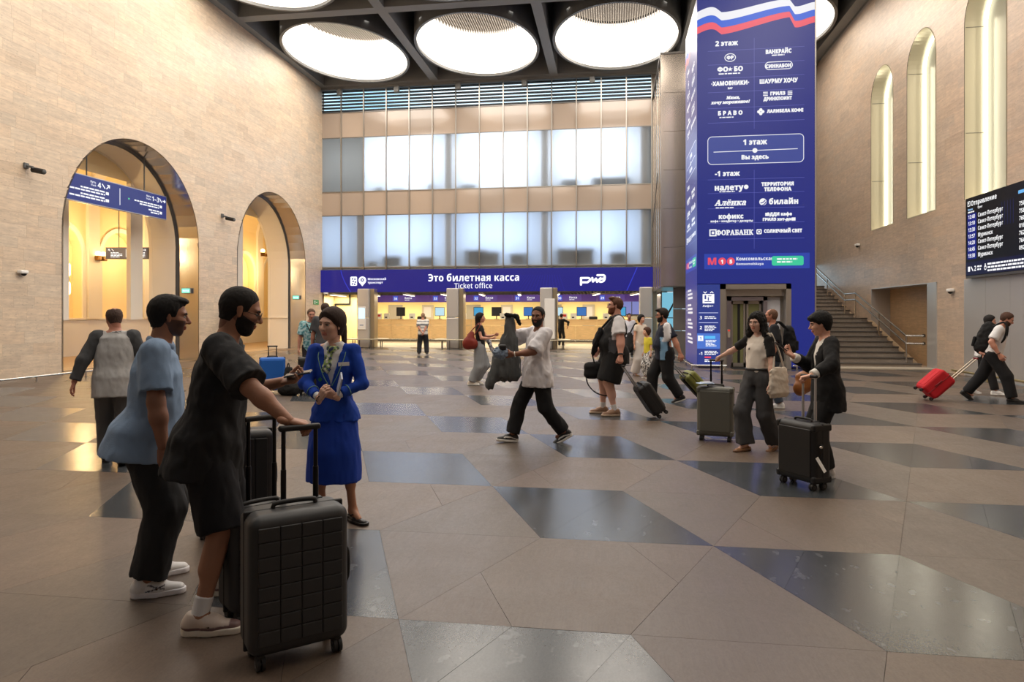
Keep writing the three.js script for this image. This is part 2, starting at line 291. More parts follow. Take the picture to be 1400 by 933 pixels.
// niche beside the stair
{
  const n = struct('trim_1', 'brushed steel lined niche in the right wall beside the stair', null, null, 'niche'), L = -(NICHE.c + NICHE.r), R = -(NICHE.c - NICHE.r);
  part(n, 'jamb', bx(XR - 0.05, XR + 0.62, 0, 2.63, R - 0.03, R), STEELPALE);
  part(n, 'jamb', bx(XR - 0.05, XR + 0.62, 0, 2.63, L, L + 0.03), STEELPALE);
  part(n, 'lintel', bx(XR - 0.05, XR + 0.62, 2.6, 2.63, L, R), STEELPALE);
  const bm = new THREE.MeshStandardMaterial({ color: srgb(222, 186, 146), map: travertine.clone(), roughness: 0.45 }); bm.map.repeat.set(4, 3);
  part(n, 'stone_back', bx(XR + 0.6, XR + 0.68, 0, 2.63, L, R), bm);
  part(n, 'steel_reveal', bx(XR - 0.052, XR - 0.03, 0, 2.62, R - 0.62, R - 0.03), STEELPALE);
}
{ // steel portal under the departure board
  const n = struct('door_1', 'wide brushed steel doors under the departure board', null, null, 'door'), L = -(PORTAL.c + PORTAL.r), R = -(PORTAL.c - PORTAL.r);
  for (let k = 0; k < 4; k++) { const w = (R - L) / 4; part(n, 'steel_panel', bx(XR - 0.06, XR - 0.02, 0.02, 2.62, L + k * w + 0.004, L + (k + 1) * w - 0.004), STEELPALE); }
}

// ---------------------------------------------------------------- arches on the left: steel lining, plaster vault, warm corridor behind
const WARMWALL = M(srgb(240, 220, 176), 0.8), RIB = M(srgb(228, 220, 208), 0.85), WAINSCOT = M(srgb(214, 214, 220), 0.3);
const ARCHSTEEL = M(srgb(196, 198, 204), 0.2, 0.95, { bumpMap: brushed, bumpScale: 0.0005 });
ARCHES.forEach((o, i) => {
  const t = struct('trim_' + (i + 2), ['brushed steel lining of the wide arch with hanging sign', 'brushed steel lining of the arch nearest the back facade'][i], null, null, 'trim');
  // steel in bands with joints
  const N = 24, ol = archOutline(o, N, -0.01), bands = [[0, 1], [1, 6], [6, 11], [11, 16], [16, 21], [21, N + 1], [N + 1, N + 2]];
  for (const [a, b] of bands) part(t, 'steel_band', lining(o, XL + 0.045, XL - 0.8, ol.slice(a, b + 1)), ARCHSTEEL);
  part(t, 'edge_trim', lining(o, XL + 0.05, XL + 0.03, archOutline(o, N, -0.03)), STEELDARK);
  part(t, 'arch_face', (() => { const g = extrude([...archOutline(o, N, -0.01)], 0.02, 0, [archOutline(o, N, -0.12).map(([u, v], k, arr) => [u, k === 0 || k === arr.length - 1 ? 0.02 : v]).reverse()]); const p = g.attributes.position; for (let k = 0; k < p.count; k++) p.setXYZ(k, XL - 0.8 - p.getZ(k), p.getY(k), -p.getX(k)); g.computeVertexNormals(); return g; })(), STEELDARK);
  part(t, 'plaster_arch', lining(o, XL - 0.8, XL - 1.8, archOutline(o, N, -0.12)), PLASTER);
  part(t, 'wainscot_cap', bx(XL - 0.82, XL - 1.82, 1.5, 1.56, -(o.c + o.r - 0.12), -(o.c + o.r - 0.16)), PLASTER);
});
{
  const X0 = XL - 1.8, X1 = XL - 6.4; // corridor between these, running along the hall
  for (const d of [17, 20.6, 24, 27.4, 30.8, 34.5, 38]) point(srgb(255, 218, 160), LIGHT.corridor, [X1 + 1.1, 4.4, -d], 8);
  part(floor, 'corridor_paving', bx(XL, X1 - 0.4, -0.012, 0, -13, -44), M(srgb(150, 128, 104), 0.4));
  const cw = struct('wall_corridor', 'cream plaster corridor vault lit by warm wall lamps behind the arches', null, null, 'wall');
  part(cw, 'outer_wall', wallGeo(1, X0 + 0.05, 13, 34.2, 9.0, 0.12, ARCHES.map((o) => ({ ...o, r: o.r - 0.13 }))), PLASTER);
  // inner wall with arched recesses
  const rec = [17.2, 20.6, 24.0, 27.4, 30.8, 34.2, 37.6, 41].map((c) => ({ c, r: 1.15, base: 1.5, spring: 4.1 }));
  part(cw, 'inner_wall', wallGeo(1, X1, 13, 44, 9.0, 0.4, rec), WARMWALL);
  part(cw, 'recess_back', bx(X1 - 0.4, X1 - 0.5, 0, 9.0, -13, -44), WARMWALL);
  for (const r of rec) { part(cw, 'recess_frame', (() => { const g = extrude(archOutline(r, 20, 0.2).map(([u, v]) => [u, v]), 0.06, 0, [archOutline(r, 20, 0.01).map(([u, v]) => [u, v < 1.51 ? 1.52 : v]).reverse()]); const p = g.attributes.position; for (let k = 0; k < p.count; k++) p.setXYZ(k, X1 + 0.06 - p.getZ(k), p.getY(k), -p.getX(k)); g.computeVertexNormals(); return g; })(), RIB); }
  part(cw, 'wainscot', bx(X1, X1 + 0.04, 0, 1.46, -13, -44), WAINSCOT);
  part(cw, 'wainscot_cap', bx(X1, X1 + 0.09, 1.46, 1.53, -13, -44), RIB);
  part(cw, 'end_wall', bx(X0, X1 - 0.4, 0, 9.0, -44, -44.2), WARMWALL);
  part(cw, 'end_wall', bx(X0, X1 - 0.4, 0, 9.0, -13, -12.8), WARMWALL);
  // barrel vault across the corridor and cross ribs
  const cx = (X0 + X1) / 2, R = (X0 - X1) / 2, sp = 6.3;
  part(cw, 'roof', bx(X0 + 0.1, X1 - 0.5, 9.0, 9.1, -12.8, -44.2), WARMWALL);
  part(cw, 'outer_wall_end', bx(X0 - 0.07, X0 + 0.05, 0, 9, -34.2, -44), PLASTER);
  const vault = (r, z0, z1) => { const pos = [], n = 28; for (let k = 0; k < n; k++) { const a = Math.PI * k / n, b = Math.PI * (k + 1) / n, P = (t, z) => [cx + Math.cos(t) * r, sp + Math.sin(t) * r * 1.05, z]; for (const q of [P(a, z0), P(b, z0), P(b, z1), P(a, z0), P(b, z1), P(a, z1)]) pos.push(...q); } const g = new THREE.BufferGeometry(); g.setAttribute('position', new THREE.Float32BufferAttribute(pos, 3)); g.computeVertexNormals(); return g; };
  part(cw, 'vault', vault(R + 0.02, -13, -44), WARMWALL);
  for (const d of [18.9, 22.3, 25.7, 29.1, 32.5, 35.9, 39.3, 42.6]) {
    const pts = []; for (let k = 0; k <= 20; k++) { const a = Math.PI * k / 20; pts.push([cx + Math.cos(a) * (R - 0.06), sp + Math.sin(a) * (R - 0.06) * 1.05, -d]); }
    pts.unshift([cx + R - 0.06, 1.5, -d]); pts.push([cx - R + 0.06, 1.5, -d]);
    const g = []; for (let k = 0; k < pts.length - 1; k++) { const a = pts[k], b = pts[k + 1], l = Math.hypot(a[0] - b[0], a[1] - b[1]), q = box(l + 0.02, 0.16, 0.62); q.rotateZ(Math.atan2(b[1] - a[1], b[0] - a[0])); q.translate((a[0] + b[0]) / 2, (a[1] + b[1]) / 2, -d); g.push(q); }
    part(cw, 'rib', merge(g), RIB);
  }
}
// back wall (the curtain wall), made of parts
const backWall = struct('wall_back', 'back facade of frosted glass panes and beige panels between steel mullions', null, null, 'wall');
const COLS = [-15.01, -13.93]; for (let k = 0; k < 13; k++) COLS.push(-12.715 + 1.2146 * k);
{
  const FROST = new THREE.MeshPhysicalMaterial({ color: srgb(236, 242, 248), roughness: 0.93, transmission: 1, thickness: 0, ior: 1.45 });
  const FROSTOFF = MP(srgb(165, 170, 170), 0.25, 0), SPAN = [MP(srgb(176, 158, 142), 0.12, 0, { clearcoat: 0.6, clearcoatRoughness: 0.05 }), MP(srgb(168, 152, 138), 0.12, 0, { clearcoat: 0.6, clearcoatRoughness: 0.05 })];
  const SLAT = M(srgb(40, 42, 45), 0.55, 0.3), MULL = M(srgb(158, 152, 144), 0.3, 0.85), GLASS = new THREE.MeshPhysicalMaterial({ color: 0xffffff, roughness: 0.0, transmission: 1, thickness: 0, ior: 1.5 });
  const rows = [[4.13, 6.8, 'glass'], [6.8, 8.03, 'panel'], [8.03, 10.84, 'glass'], [10.84, 12.15, 'panel']];
  for (let c = 0; c < COLS.length - 1; c++) {
    const x0 = COLS[c] + 0.025, x1 = COLS[c + 1] - 0.025;
    for (const [y0, y1, kind] of rows) {
      if (kind === 'glass') { const g = new THREE.PlaneGeometry(x1 - x0, y1 - y0 - 0.04).translate((x0 + x1) / 2, (y0 + y1) / 2, ZB); part(backWall, 'frosted_pane', g, FROST); }
      else part(backWall, 'spandrel_panel', bx(x0, x1, y0 + 0.02, y1 - 0.02, ZB - 0.02, ZB), SPAN[(c + (y0 > 9)) % 2]);
    }
    for (let s = 0; s < 7; s++) { const y = 12.24 + s * 0.168; part(backWall, 'louvre_slat', bx(x0, x1, y - 0.035, y + 0.035, ZB - 0.12, ZB + 0.02), SLAT); }
  }
  for (const x of COLS) part(backWall, 'mullion', bx(x - 0.025, x + 0.025, 4.0, 13.4, ZB - 0.06, ZB + 0.09), MULL);
  for (const y of [4.1, 6.8, 8.03, 10.84, 12.15]) part(backWall, 'transom', bx(XL, 1.86, y - 0.022, y + 0.022, ZB - 0.05, ZB + 0.03), y === 8.03 || y === 4.1 ? MULL : STEELDARK);
  // floors and rooms behind the frosted glass
  const back = M(srgb(200, 205, 208), 0.9);
  for (const y of [3.9, 7.4, 11.5]) part(backWall, 'floor_slab', bx(XL - 0.4, 2.2, y - 0.28 + (y > 11 ? 0.3 : 0), y + 0.3 + (y > 11 ? 0.1 : 0), ZB - 0.07, ZB - 3.4), back);
  part(backWall, 'rear_wall', bx(XL - 0.4, 2.2, 3.6, 11.8, ZB - 3.4, ZB - 3.5), back);
  for (const x of [XL - 0.3, 2.1]) part(backWall, 'side_wall', bx(x - 0.08, x + 0.08, 3.6, 11.8, ZB - 0.1, ZB - 3.4), back);
  part(backWall, 'partition', bx(COLS[2] - 0.05, COLS[2] + 0.05, 7.7, 11.6, ZB - 0.08, ZB - 3.4), back);
  for (const x of [-8.25, -3.35, 1.5]) part(backWall, 'column', bx(x - 0.22, x + 0.22, 4.1, 11.5, ZB - 0.12, ZB - 0.6), M(srgb(150, 146, 140), 0.9));
  part(backWall, 'column', bx(-13.15, -12.7, 4.1, 7.1, ZB - 0.12, ZB - 0.6), M(srgb(150, 146, 140), 0.9));
  // furniture standing close to the glass: soft dark shapes through the frost
  const F = M(srgb(96, 92, 86), 0.8);
  const fur = [[-11.9, 8.03, 0.5, 0.28], [-10.9, 8.03, 0.7, 0.2], [-9.2, 8.03, 0.3, 0.35], [-7.2, 8.03, 0.8, 0.3], [-2.1, 8.03, 0.8, 0.4], [-0.6, 8.03, 0.9, 0.45], [0.3, 8.03, 0.9, 0.45], [-12.2, 4.2, 0.5, 0.3], [-11.2, 4.2, 1.0, 0.55], [-9.5, 4.2, 0.9, 0.5], [-6.8, 4.2, 1.2, 0.8], [-5.9, 4.2, 0.6, 0.7], [-4.7, 4.2, 0.9, 0.6], [-2.2, 4.2, 1.0, 0.8], [-1.3, 4.2, 0.8, 0.8], [0.2, 4.2, 0.8, 0.6]];
  fur.forEach(([x, y, w, h]) => part(backWall, 'furniture_shape', bx(x - w / 2, x + w / 2, y, y + h, ZB - 0.14, ZB - 0.5, 0.08), F));
  for (const [x, w] of [[-10.45, 3.9], [-5.75, 4.1], [-0.9, 4.0]]) area(w, 2.2, srgb(230, 240, 255), LIGHT.rooms, [x, 9.6, ZB - 1.75], [x, 9.5, ZB]);
  for (const [x, w, k] of [[-14.2, 1.2, 0.7], [-10.5, 3.8, 0.7], [-5.75, 3.9, 0.7], [-0.95, 3.9, 0.75]]) area(w, 2.0, srgb(206, 226, 255), LIGHT.rooms * k, [x, 5.7, ZB - 1.6], [x, 5.55, ZB]);
  area(1.6, 1.6, srgb(240, 240, 235), LIGHT.rooms * 0.3, [-13.9, 9.6, ZB - 1.6], [-13.9, 9.5, ZB]);
  part(backWall, 'top_beam', bx(XL, XR, 13.33, 13.6, ZB - 0.4, ZB + 0.14), GREYPAINT);
  for (const x of [-13.95, -10.9, -7.7, -4.35, -1.0]) part(backWall, 'spotlight_box', bx(x - 0.13, x + 0.13, 13.0, 13.3, ZB + 0.1, ZB + 0.3, 0.02), GREYPAINT);
  part(backWall, 'hidden_return', bx(1.86, XR + 0.1, 4, 13.6, ZB - 0.2, ZB), M(srgb(150, 140, 130), 0.6));
}
// ---------------------------------------------------------------- ceiling: beams and lit oval drums
const ceiling = struct('ceiling', 'dark grey coffered ceiling with crossing beams', bx(XL - 0.5, XR + 1.2, 15.9, 16.2, ZF + 0.4, ZB - 0.4), GREYDARK, 'ceiling');
const BEAMX = [-14.86, -8.87, -2.87, 3.13, 9.2], BEAMD = [33.75, 25.55, 17.35, 9.15, 0.95, -7.25];
{
  for (const x of BEAMX) part(ceiling, 'beam', bx(x - 0.2, x + 0.2, YC, 15.9, ZF, ZB), GREYPAINT);
  for (const d of BEAMD) part(ceiling, 'cross_beam', bx(XL, XR, YC + 0.002, 15.9, -(d - 0.25), -(d + 0.25)), GREYPAINT);
  part(ceiling, 'edge_beam', bx(XL, XL + 0.12, YC + 0.02, 15.9, ZF, ZB), GREYPAINT);
}
{
  const RX = 2.6, RZ = 3.55, N = 64, lip = M(srgb(112, 112, 110), 0.5, 0.2), GLOWWALL = new THREE.MeshStandardMaterial({ color: srgb(250, 246, 240), roughness: 0.7, emissive: srgb(255, 248, 238), emissiveIntensity: LIGHT.drumGlow });
  const LAM = new THREE.MeshStandardMaterial({ color: srgb(188, 180, 170), roughness: 0.7 });
  const ring = (rx, rz, y0, y1, inward) => { const pos = []; for (let k = 0; k < N; k++) { const a = k / N * 2 * Math.PI, b = (k + 1) / N * 2 * Math.PI, P = (t, y) => [Math.cos(t) * rx, y, Math.sin(t) * rz]; const q = [P(a, y0), P(b, y0), P(b, y1), P(a, y0), P(b, y1), P(a, y1)]; for (const p of inward ? q : [q[0], q[2], q[1], q[3], q[5], q[4]]) pos.push(...p); } const g = new THREE.BufferGeometry(); g.setAttribute('position', new THREE.Float32BufferAttribute(pos, 3)); g.computeVertexNormals(); return g; };
  const flat = (rx0, rz0, rx1, rz1, y) => { const pos = []; for (let k = 0; k < N; k++) { const a = k / N * 2 * Math.PI, b = (k + 1) / N * 2 * Math.PI, P = (t, rx, rz) => [Math.cos(t) * rx, y, Math.sin(t) * rz]; for (const p of [P(a, rx0, rz0), P(b, rx1, rz1), P(b, rx0, rz0), P(a, rx0, rz0), P(a, rx1, rz1), P(b, rx1, rz1)]) pos.push(...p); } const g = new THREE.BufferGeometry(); g.setAttribute('position', new THREE.Float32BufferAttribute(pos, 3)); g.computeVertexNormals(); return g; };
  const gOuter = ring(RX + 0.09, RZ + 0.09, 0, 2.4, false), gLip = merge([flat(RX - 0.02, RZ - 0.02, RX + 0.09, RZ + 0.09, 0), ring(RX - 0.02, RZ - 0.02, 0, 0.12, true)]), gIn = ring(RX, RZ, 0.1, 2.2, true), gTop = flat(0, 0, RX, RZ, 2.32);
  const lamGeo = (() => { const l = []; for (let k = -23; k <= 23; k++) { const x = k * 0.109, h = RZ * Math.sqrt(Math.max(0, 1 - (x / RX) ** 2)) - 0.04; if (h > 0.2) l.push(at(box(0.035, 0.16, 2 * h), x, 2.12, 0)); } return merge(l); })();
  const topMat = new THREE.MeshStandardMaterial({ color: srgb(150, 142, 133), roughness: 0.9, emissive: srgb(255, 236, 214), emissiveIntensity: 0.12 });
  for (let r = 0; r < 4; r++) for (let c = 0; c < 4; c++) {
    const x = [-11.87, -5.87, 0.13, 6.16][c], d = 29.65 - 8.2 * r, vis = r === 0;
    const names = ['oval ceiling light drum above the left end of the facade', 'oval ceiling light drum above the ticket office sign lettering', 'oval ceiling light drum beside the blue screen tower', 'oval ceiling light drum partly behind the blue screen tower'];
    const t = thing('ceiling_drum_light', vis ? names[c] : ['oval ceiling light drum in the second row from the facade', 'oval ceiling light drum in the third row from the facade', 'oval ceiling light drum in the fourth row from the facade'][r - 1], 'ceiling light', [x, YC - 0.06, -d], 0, vis ? 'oval drums along the facade' : 'oval drums of row ' + (r + 1) + ' from the facade');
    part(t, 'drum_shell', gOuter, GREYDARK); part(t, 'rim', gLip, lip); part(t, 'luminous_wall', gIn, GLOWWALL);
    if (vis) { const la = part(t, 'lamellae', lamGeo, LAM); la.userData.kind = 'stuff'; }
    part(t, 'top_diffuser', gTop, topMat);
    area(3.9, 5.4, srgb(255, 245, 232), LIGHT.drum * [1, 1, 0.85, 0.55][r], [x, YC + 0.3, -d], [x, 0, -d]);
  }
}
// ---------------------------------------------------------------- ticket hall under the facade
const LEDBLUE = '#1b1c86';
{ // long sign
  const t = thing('ticket_office_sign', 'long dark blue illuminated sign reading ticket office across the facade', 'sign', [-6.62, 2.82, ZB + 0.2]);
  const W = 17.05, Hh = 1.16;
  part(t, 'sign_case', bx(-W / 2, W / 2, 0, Hh, -0.2, 0), M(srgb(24, 26, 60), 0.5));
  const face = canvas(2048, 140, (x, w, h) => {
    x.fillStyle = '#141470'; x.fillRect(0, 0, w, h);
    x.strokeStyle = '#2a36b8'; x.lineWidth = 5; x.beginPath(); x.moveTo(150, 0); x.quadraticCurveTo(165, 70, 215, 140); x.stroke(); x.beginPath(); x.moveTo(1900, 140); x.lineTo(1960, 0); x.stroke(); x.strokeStyle = '#1f22a0'; for (let k = 0; k < 30; k++) { x.lineWidth = 1; x.beginPath(); x.moveTo(900 + k * 22, 140); x.lineTo(1100 + k * 14, 40); x.stroke(); }
    txt(x, 'Это билетная касса', 988, 54, 62, { align: 'center', stretch: 0.93 }); txt(x, 'Ticket office', 988, 104, 44, { align: 'center', bold: false });
    // emblems at the left
    x.fillStyle = '#fff'; x.beginPath(); x.roundRect(212, 42, 44, 58, 7); x.fill(); x.fillStyle = '#141470'; for (const [a, b] of [[222, 52], [238, 54], [226, 68], [240, 72], [222, 84], [236, 86]]) x.fillRect(a, b, 9, 9);
    x.fillStyle = '#fff'; x.beginPath(); x.arc(290, 66, 25, 0, 7); x.fill(); x.beginPath(); x.moveTo(272, 82); x.lineTo(290, 104); x.lineTo(308, 82); x.fill(); x.fillStyle = '#141470'; x.beginPath(); x.arc(290, 64, 11, 0, 7); x.fill(); x.fillStyle = '#fff'; x.beginPath(); x.arc(290, 64, 5, 0, 7); x.fill();
    txt(x, 'Московский', 324, 58, 19); txt(x, 'транспорт', 324, 80, 19);
    // railway wordmark
    x.strokeStyle = '#fff'; x.lineWidth = 13; x.lineJoin = 'round'; x.lineCap = 'round';
    x.beginPath(); x.moveTo(1634, 102); x.lineTo(1634, 62); x.lineTo(1672, 62); x.quadraticCurveTo(1688, 62, 1688, 76); x.lineTo(1672, 88); x.lineTo(1642, 88); x.stroke();
    x.beginPath(); x.moveTo(1700, 62); x.lineTo(1704, 84); x.lineTo(1722, 66); x.lineTo(1728, 86); x.lineTo(1748, 64); x.stroke();
    x.beginPath(); x.moveTo(1730, 46); x.lineTo(1762, 46); x.quadraticCurveTo(1776, 46, 1772, 66); x.quadraticCurveTo(1770, 86, 1748, 86); x.quadraticCurveTo(1738, 84, 1744, 68); x.lineTo(1768, 66); x.stroke();
  });
  part(t, 'sign_face', new THREE.PlaneGeometry(W - 0.02, Hh - 0.02).translate(0, Hh / 2, 0.006), screen(face, 1.15), null, null, 'blue display with white lettering');
  area(W - 1, 1.0, srgb(60, 70, 255), 0.2, [-6.62, 3.4, ZB + 0.24], [-6.62, 3.2, ZB + 5]);
}
const YELLOW = M(srgb(240, 222, 170), 0.8), OAK = new THREE.MeshStandardMaterial({ color: 0xffffff, roughness: 0.5, map: tex(256, 128, (u, v) => { const k = 0.93 + 0.06 * pn(u, v, 3, 26, 9) + 0.03 * pn(u, v, 8, 60, 3); return [0.9 * k, 0.75 * k, 0.545 * k]; }) });
const hall = struct('wall_ticket_hall', 'pale yellow back wall of the ticket office', null, null, 'wall');
part(hall, 'rear_wall', bx(-17.1, 2.4, 0, 3.0, -46, -46.2), YELLOW);
part(hall, 'left_end_wall', bx(-16.74, -16.6, 0, 3.0, -34.3, -39.5), YELLOW);
part(hall, 'side_wall', bx(-16.74, -16.6, 0, 3.0, -39.6, -46), YELLOW);
part(hall, 'right_end_wall', bx(2.4, 2.6, 0, 3.0, -34, -46), STEELDARK);
const hallCeiling = struct('ceiling_ticket_hall', 'low dark slatted ceiling over the ticket office', bx(-16.7, 2.4, 3.0, 3.12, ZB + 0.05, -46), M(srgb(52, 50, 54), 0.8), 'ceiling');
{ const l = []; for (let x = -16.6; x < 2.4; x += 0.2) l.push(bx(x, x + 0.05, 2.87, 3.0, ZB - 0.05, -41.2)); const o = part(hallCeiling, 'ceiling_baffles', merge(l), M(srgb(44, 43, 46), 0.7)); o.userData.kind = 'stuff'; }
for (let k = 0; k < 4; k++) { const x = -15.4 + k * 5.5; part(hall, 'grey_glazed_door', bx(x, x + 1.0, 0, 2.35, -45.97, -45.9), M(srgb(150, 146, 140), 0.4)); part(hall, 'grey_glazed_door', bx(x + 2.4, x + 3.2, 0, 2.35, -45.97, -45.9), M(srgb(176, 170, 160), 0.4)); part(hall, 'notice_sheet', bx(x + 2.55, x + 3.05, 1.5, 2.2, -45.89, -45.88), M(srgb(196, 196, 205), 0.6)); }
{ // end wall door with red notices, black conduit
  const d = struct('door_2', 'pale yellow door with red notices at the left end of the ticket office', null, null, 'door');
  part(d, 'door_leaf', bx(-16.55, -15.55, 0, 2.2, -39.5, -39.42), M(srgb(240, 224, 170), 0.6));
  for (const y of [1.5, 0.75]) part(d, 'red_notice', bx(-16.2, -15.9, y, y + 0.32, -39.42, -39.41), M(srgb(196, 60, 44), 0.6));
  part(d, 'frame', merge([bx(-16.6, -16.55, 0, 3, -39.55, -39.45), bx(-15.55, -15.2, 0, 3, -39.55, -39.45), bx(-16.55, -15.55, 2.2, 3, -39.55, -39.45)]), YELLOW);
  part(d, 'conduit', polyline([[-16.5, 1.9, -39.35], [-16.5, 2.3, -39.35], [-15.6, 2.3, -39.35], [-15.6, 2.98, -39.35]], 0.05), BLACK);
}
// strip lights of the ticket hall
for (let k = 0; k < 9; k++) {
  const x = -15.6 + k * 2.1, t = thing('strip_light', 'narrow strip light between dark ceiling baffles over ticket counters', 'ceiling light', [x, 2.755, -37.6], 0.12, 'strip lights over the ticket counters');
  part(t, 'housing', bx(-0.09, 0.09, 0.01, 0.1, -1.5, 1.5), WHITE); part(t, 'tube', bx(-0.07, 0.07, -0.01, 0.01, -1.46, 1.46), GLOW(srgb(255, 246, 225), 3.2));
}
for (const x of [-14.8, -11, -7, -2.5, 1.5]) { area(3.2, 2.4, srgb(255, 238, 205), LIGHT.strip * 0.55, [x, 2.76, -38], [x, 0, -38]); area(3.2, 1.2, srgb(255, 232, 186), LIGHT.strip * 0.75, [x, 2.76, -44], [x, 0, -44.2]); }
// counters with lit purple fascia above
const PURPLE = M(srgb(92, 66, 132), 0.5, 0, { emissive: srgb(92, 62, 150), emissiveIntensity: 0.35 });
const WHERE = ['beside the yellow door', 'right of the kiosk column', 'facing the man in plaid shirt', 'behind the woman with red handbag', 'behind the man carrying a jacket', 'right of the white panel', 'beside the blue display wall'];
const CX0 = -16.5, CW = 2.59;
for (let k = 0; k < 7; k++) {
  const x = CX0 + k * CW, t = thing('ticket_counter', 'light oak ticket counter ' + WHERE[k], 'counter', [x, 0, -42], 0, 'oak counters of the ticket office');
  part(t, 'upper_board', bx(0.01, CW - 0.01, 1.02, 1.34, -0.05, 0), OAK); part(t, 'front_board', bx(0.01, CW / 2 - 0.006, 0.16, 1.0, -0.07, -0.02), OAK); part(t, 'front_board', bx(CW / 2 + 0.006, CW - 0.01, 0.16, 1.0, -0.07, -0.02), OAK);
  part(t, 'worktop', bx(0, CW, 1.34, 1.39, -0.8, 0.06, 0.01), OAK); part(t, 'plinth', bx(0, CW, 0, 0.16, -0.7, -0.12), M(srgb(96, 90, 82), 0.6)); part(t, 'end_board', bx(0.0, 0.04, 0.1, 1.34, -0.75, -0.06), OAK);
  part(t, 'foot_rail', merge([rod([0, 0.13, 0.16], [CW, 0.13, 0.16], 0.025), rod([CW / 2, 0, 0.16], [CW / 2, 0.13, 0.16], 0.025)]), CHROME);
  const f = thing('counter_fascia', 'purple lit fascia above the oak counter ' + WHERE[k], 'sign', [x, 2.46, -41.9], 0, 'purple fascias above the counters');
  part(f, 'fascia_board', bx(0.005, CW - 0.005, 0, 0.46, -0.06, 0), PURPLE);
  const num = canvas(256, 64, (c, w, h) => { c.fillStyle = '#5c4284'; c.fillRect(0, 0, w, h); c.fillStyle = '#4a5fd0'; c.fillRect(4, 6, 52, 52); txt(c, String(35 - k), 30, 33, 34, { align: 'center' }); txt(c, 'Касса', 130, 26, 30); bars(c, 132, 46, 90, 1, 7); });
  part(f, 'number_panel', new THREE.PlaneGeometry(1.5, 0.38).translate(0.9, 0.23, 0.004), screen(num, 0.9));
}
// things on the counters
const monScreens = ['#3f9fd0', '#bfe3f2', '#16171a', '#2f6fb8'].map((c) => GLOW(new THREE.Color(c), 0.9));
[[-16.2, 0], [-13.4, 2], [-10.85, 1], [-8.35, 0], [-7.2, 2], [-5.2, 3], [-3.35, 1], [-1.9, 3], [0.5, 0]].forEach(([x, c], i) => {
  const t = thing('monitor', ['blue', 'pale', 'dark', 'deep blue'][c] + ' screened monitor standing on ticket counter ' + ['at its left end', 'behind the man in plaid shirt', 'right of the plaid-shirted man', 'above the red handbag woman', 'with its back turned', 'behind the grey jacket', 'behind the bearded man carrying a jacket', 'left of the large bearded man', 'at its right end'][i], 'monitor', [x, 1.39, -42.4], rr(-0.3, 0.3), 'monitors on the ticket counters');
  part(t, 'base', bx(-0.14, 0.14, 0, 0.02, -0.1, 0.1), BLACK); part(t, 'stem', bx(-0.03, 0.03, 0.02, 0.2, -0.03, 0), BLACK); part(t, 'case', box(0.62, 0.56, 0.05, 0.012).translate(0, 0.48, 0), BLACK); part(t, 'screen', bx(-0.28, 0.28, 0.23, 0.73, 0.025, 0.03), monScreens[c]);
});
[[-15.3, 0], [-14.8, 1], [-14.3, 0], [-12.6, 0], [-12.0, 2], [-10.1, 2], [-9.3, 0], [-6.75, 0], [-6.1, 1], [-4.5, 2], [-2.95, 1], [-2.4, 0], [-1.2, 2], [-0.4, 0], [0.1, 1]].forEach(([x, c], i) => {
  if (c === 2) { const t = thing('ticket_printer', 'low black ticket printer on oak counter', 'printer', [x, 1.39, -42.3], rr(-0.3, 0.3), 'printers on the ticket counters'); part(t, 'body', box(0.5, 0.16, 0.3, 0.03).translate(0, 0.08, 0), BLACK); part(t, 'paper_slot', bx(-0.18, 0.18, 0.155, 0.165, 0, 0.06), WHITE); part(t, 'lid', box(0.42, 0.03, 0.2, 0.01).translate(0, 0.17, -0.04), GREYDARK); }
  else { const t = thing('counter_card', ['white notice card standing on oak counter', 'white notice card with red panel on oak counter'][c], 'card', [x, 1.405, -42.2], rr(-0.4, 0.4), 'cards on the ticket counters'); part(t, 'card', bx(-0.2, 0.2, 0.01, 0.36, -0.01, 0.01), WHITE, null, [-0.15, 0, 0]); part(t, 'foot', bx(-0.2, 0.2, 0, 0.015, -0.1, 0.06), WHITE); if (c) part(t, 'red_panel', bx(-0.12, 0.12, 0.14, 0.28, 0.011, 0.014), M(srgb(200, 50, 45), 0.6), null, [-0.15, 0, 0]); else part(t, 'dark_print', bx(-0.1, 0.06, 0.06, 0.14, 0.011, 0.014), BLACK, null, [-0.15, 0, 0]); }
});
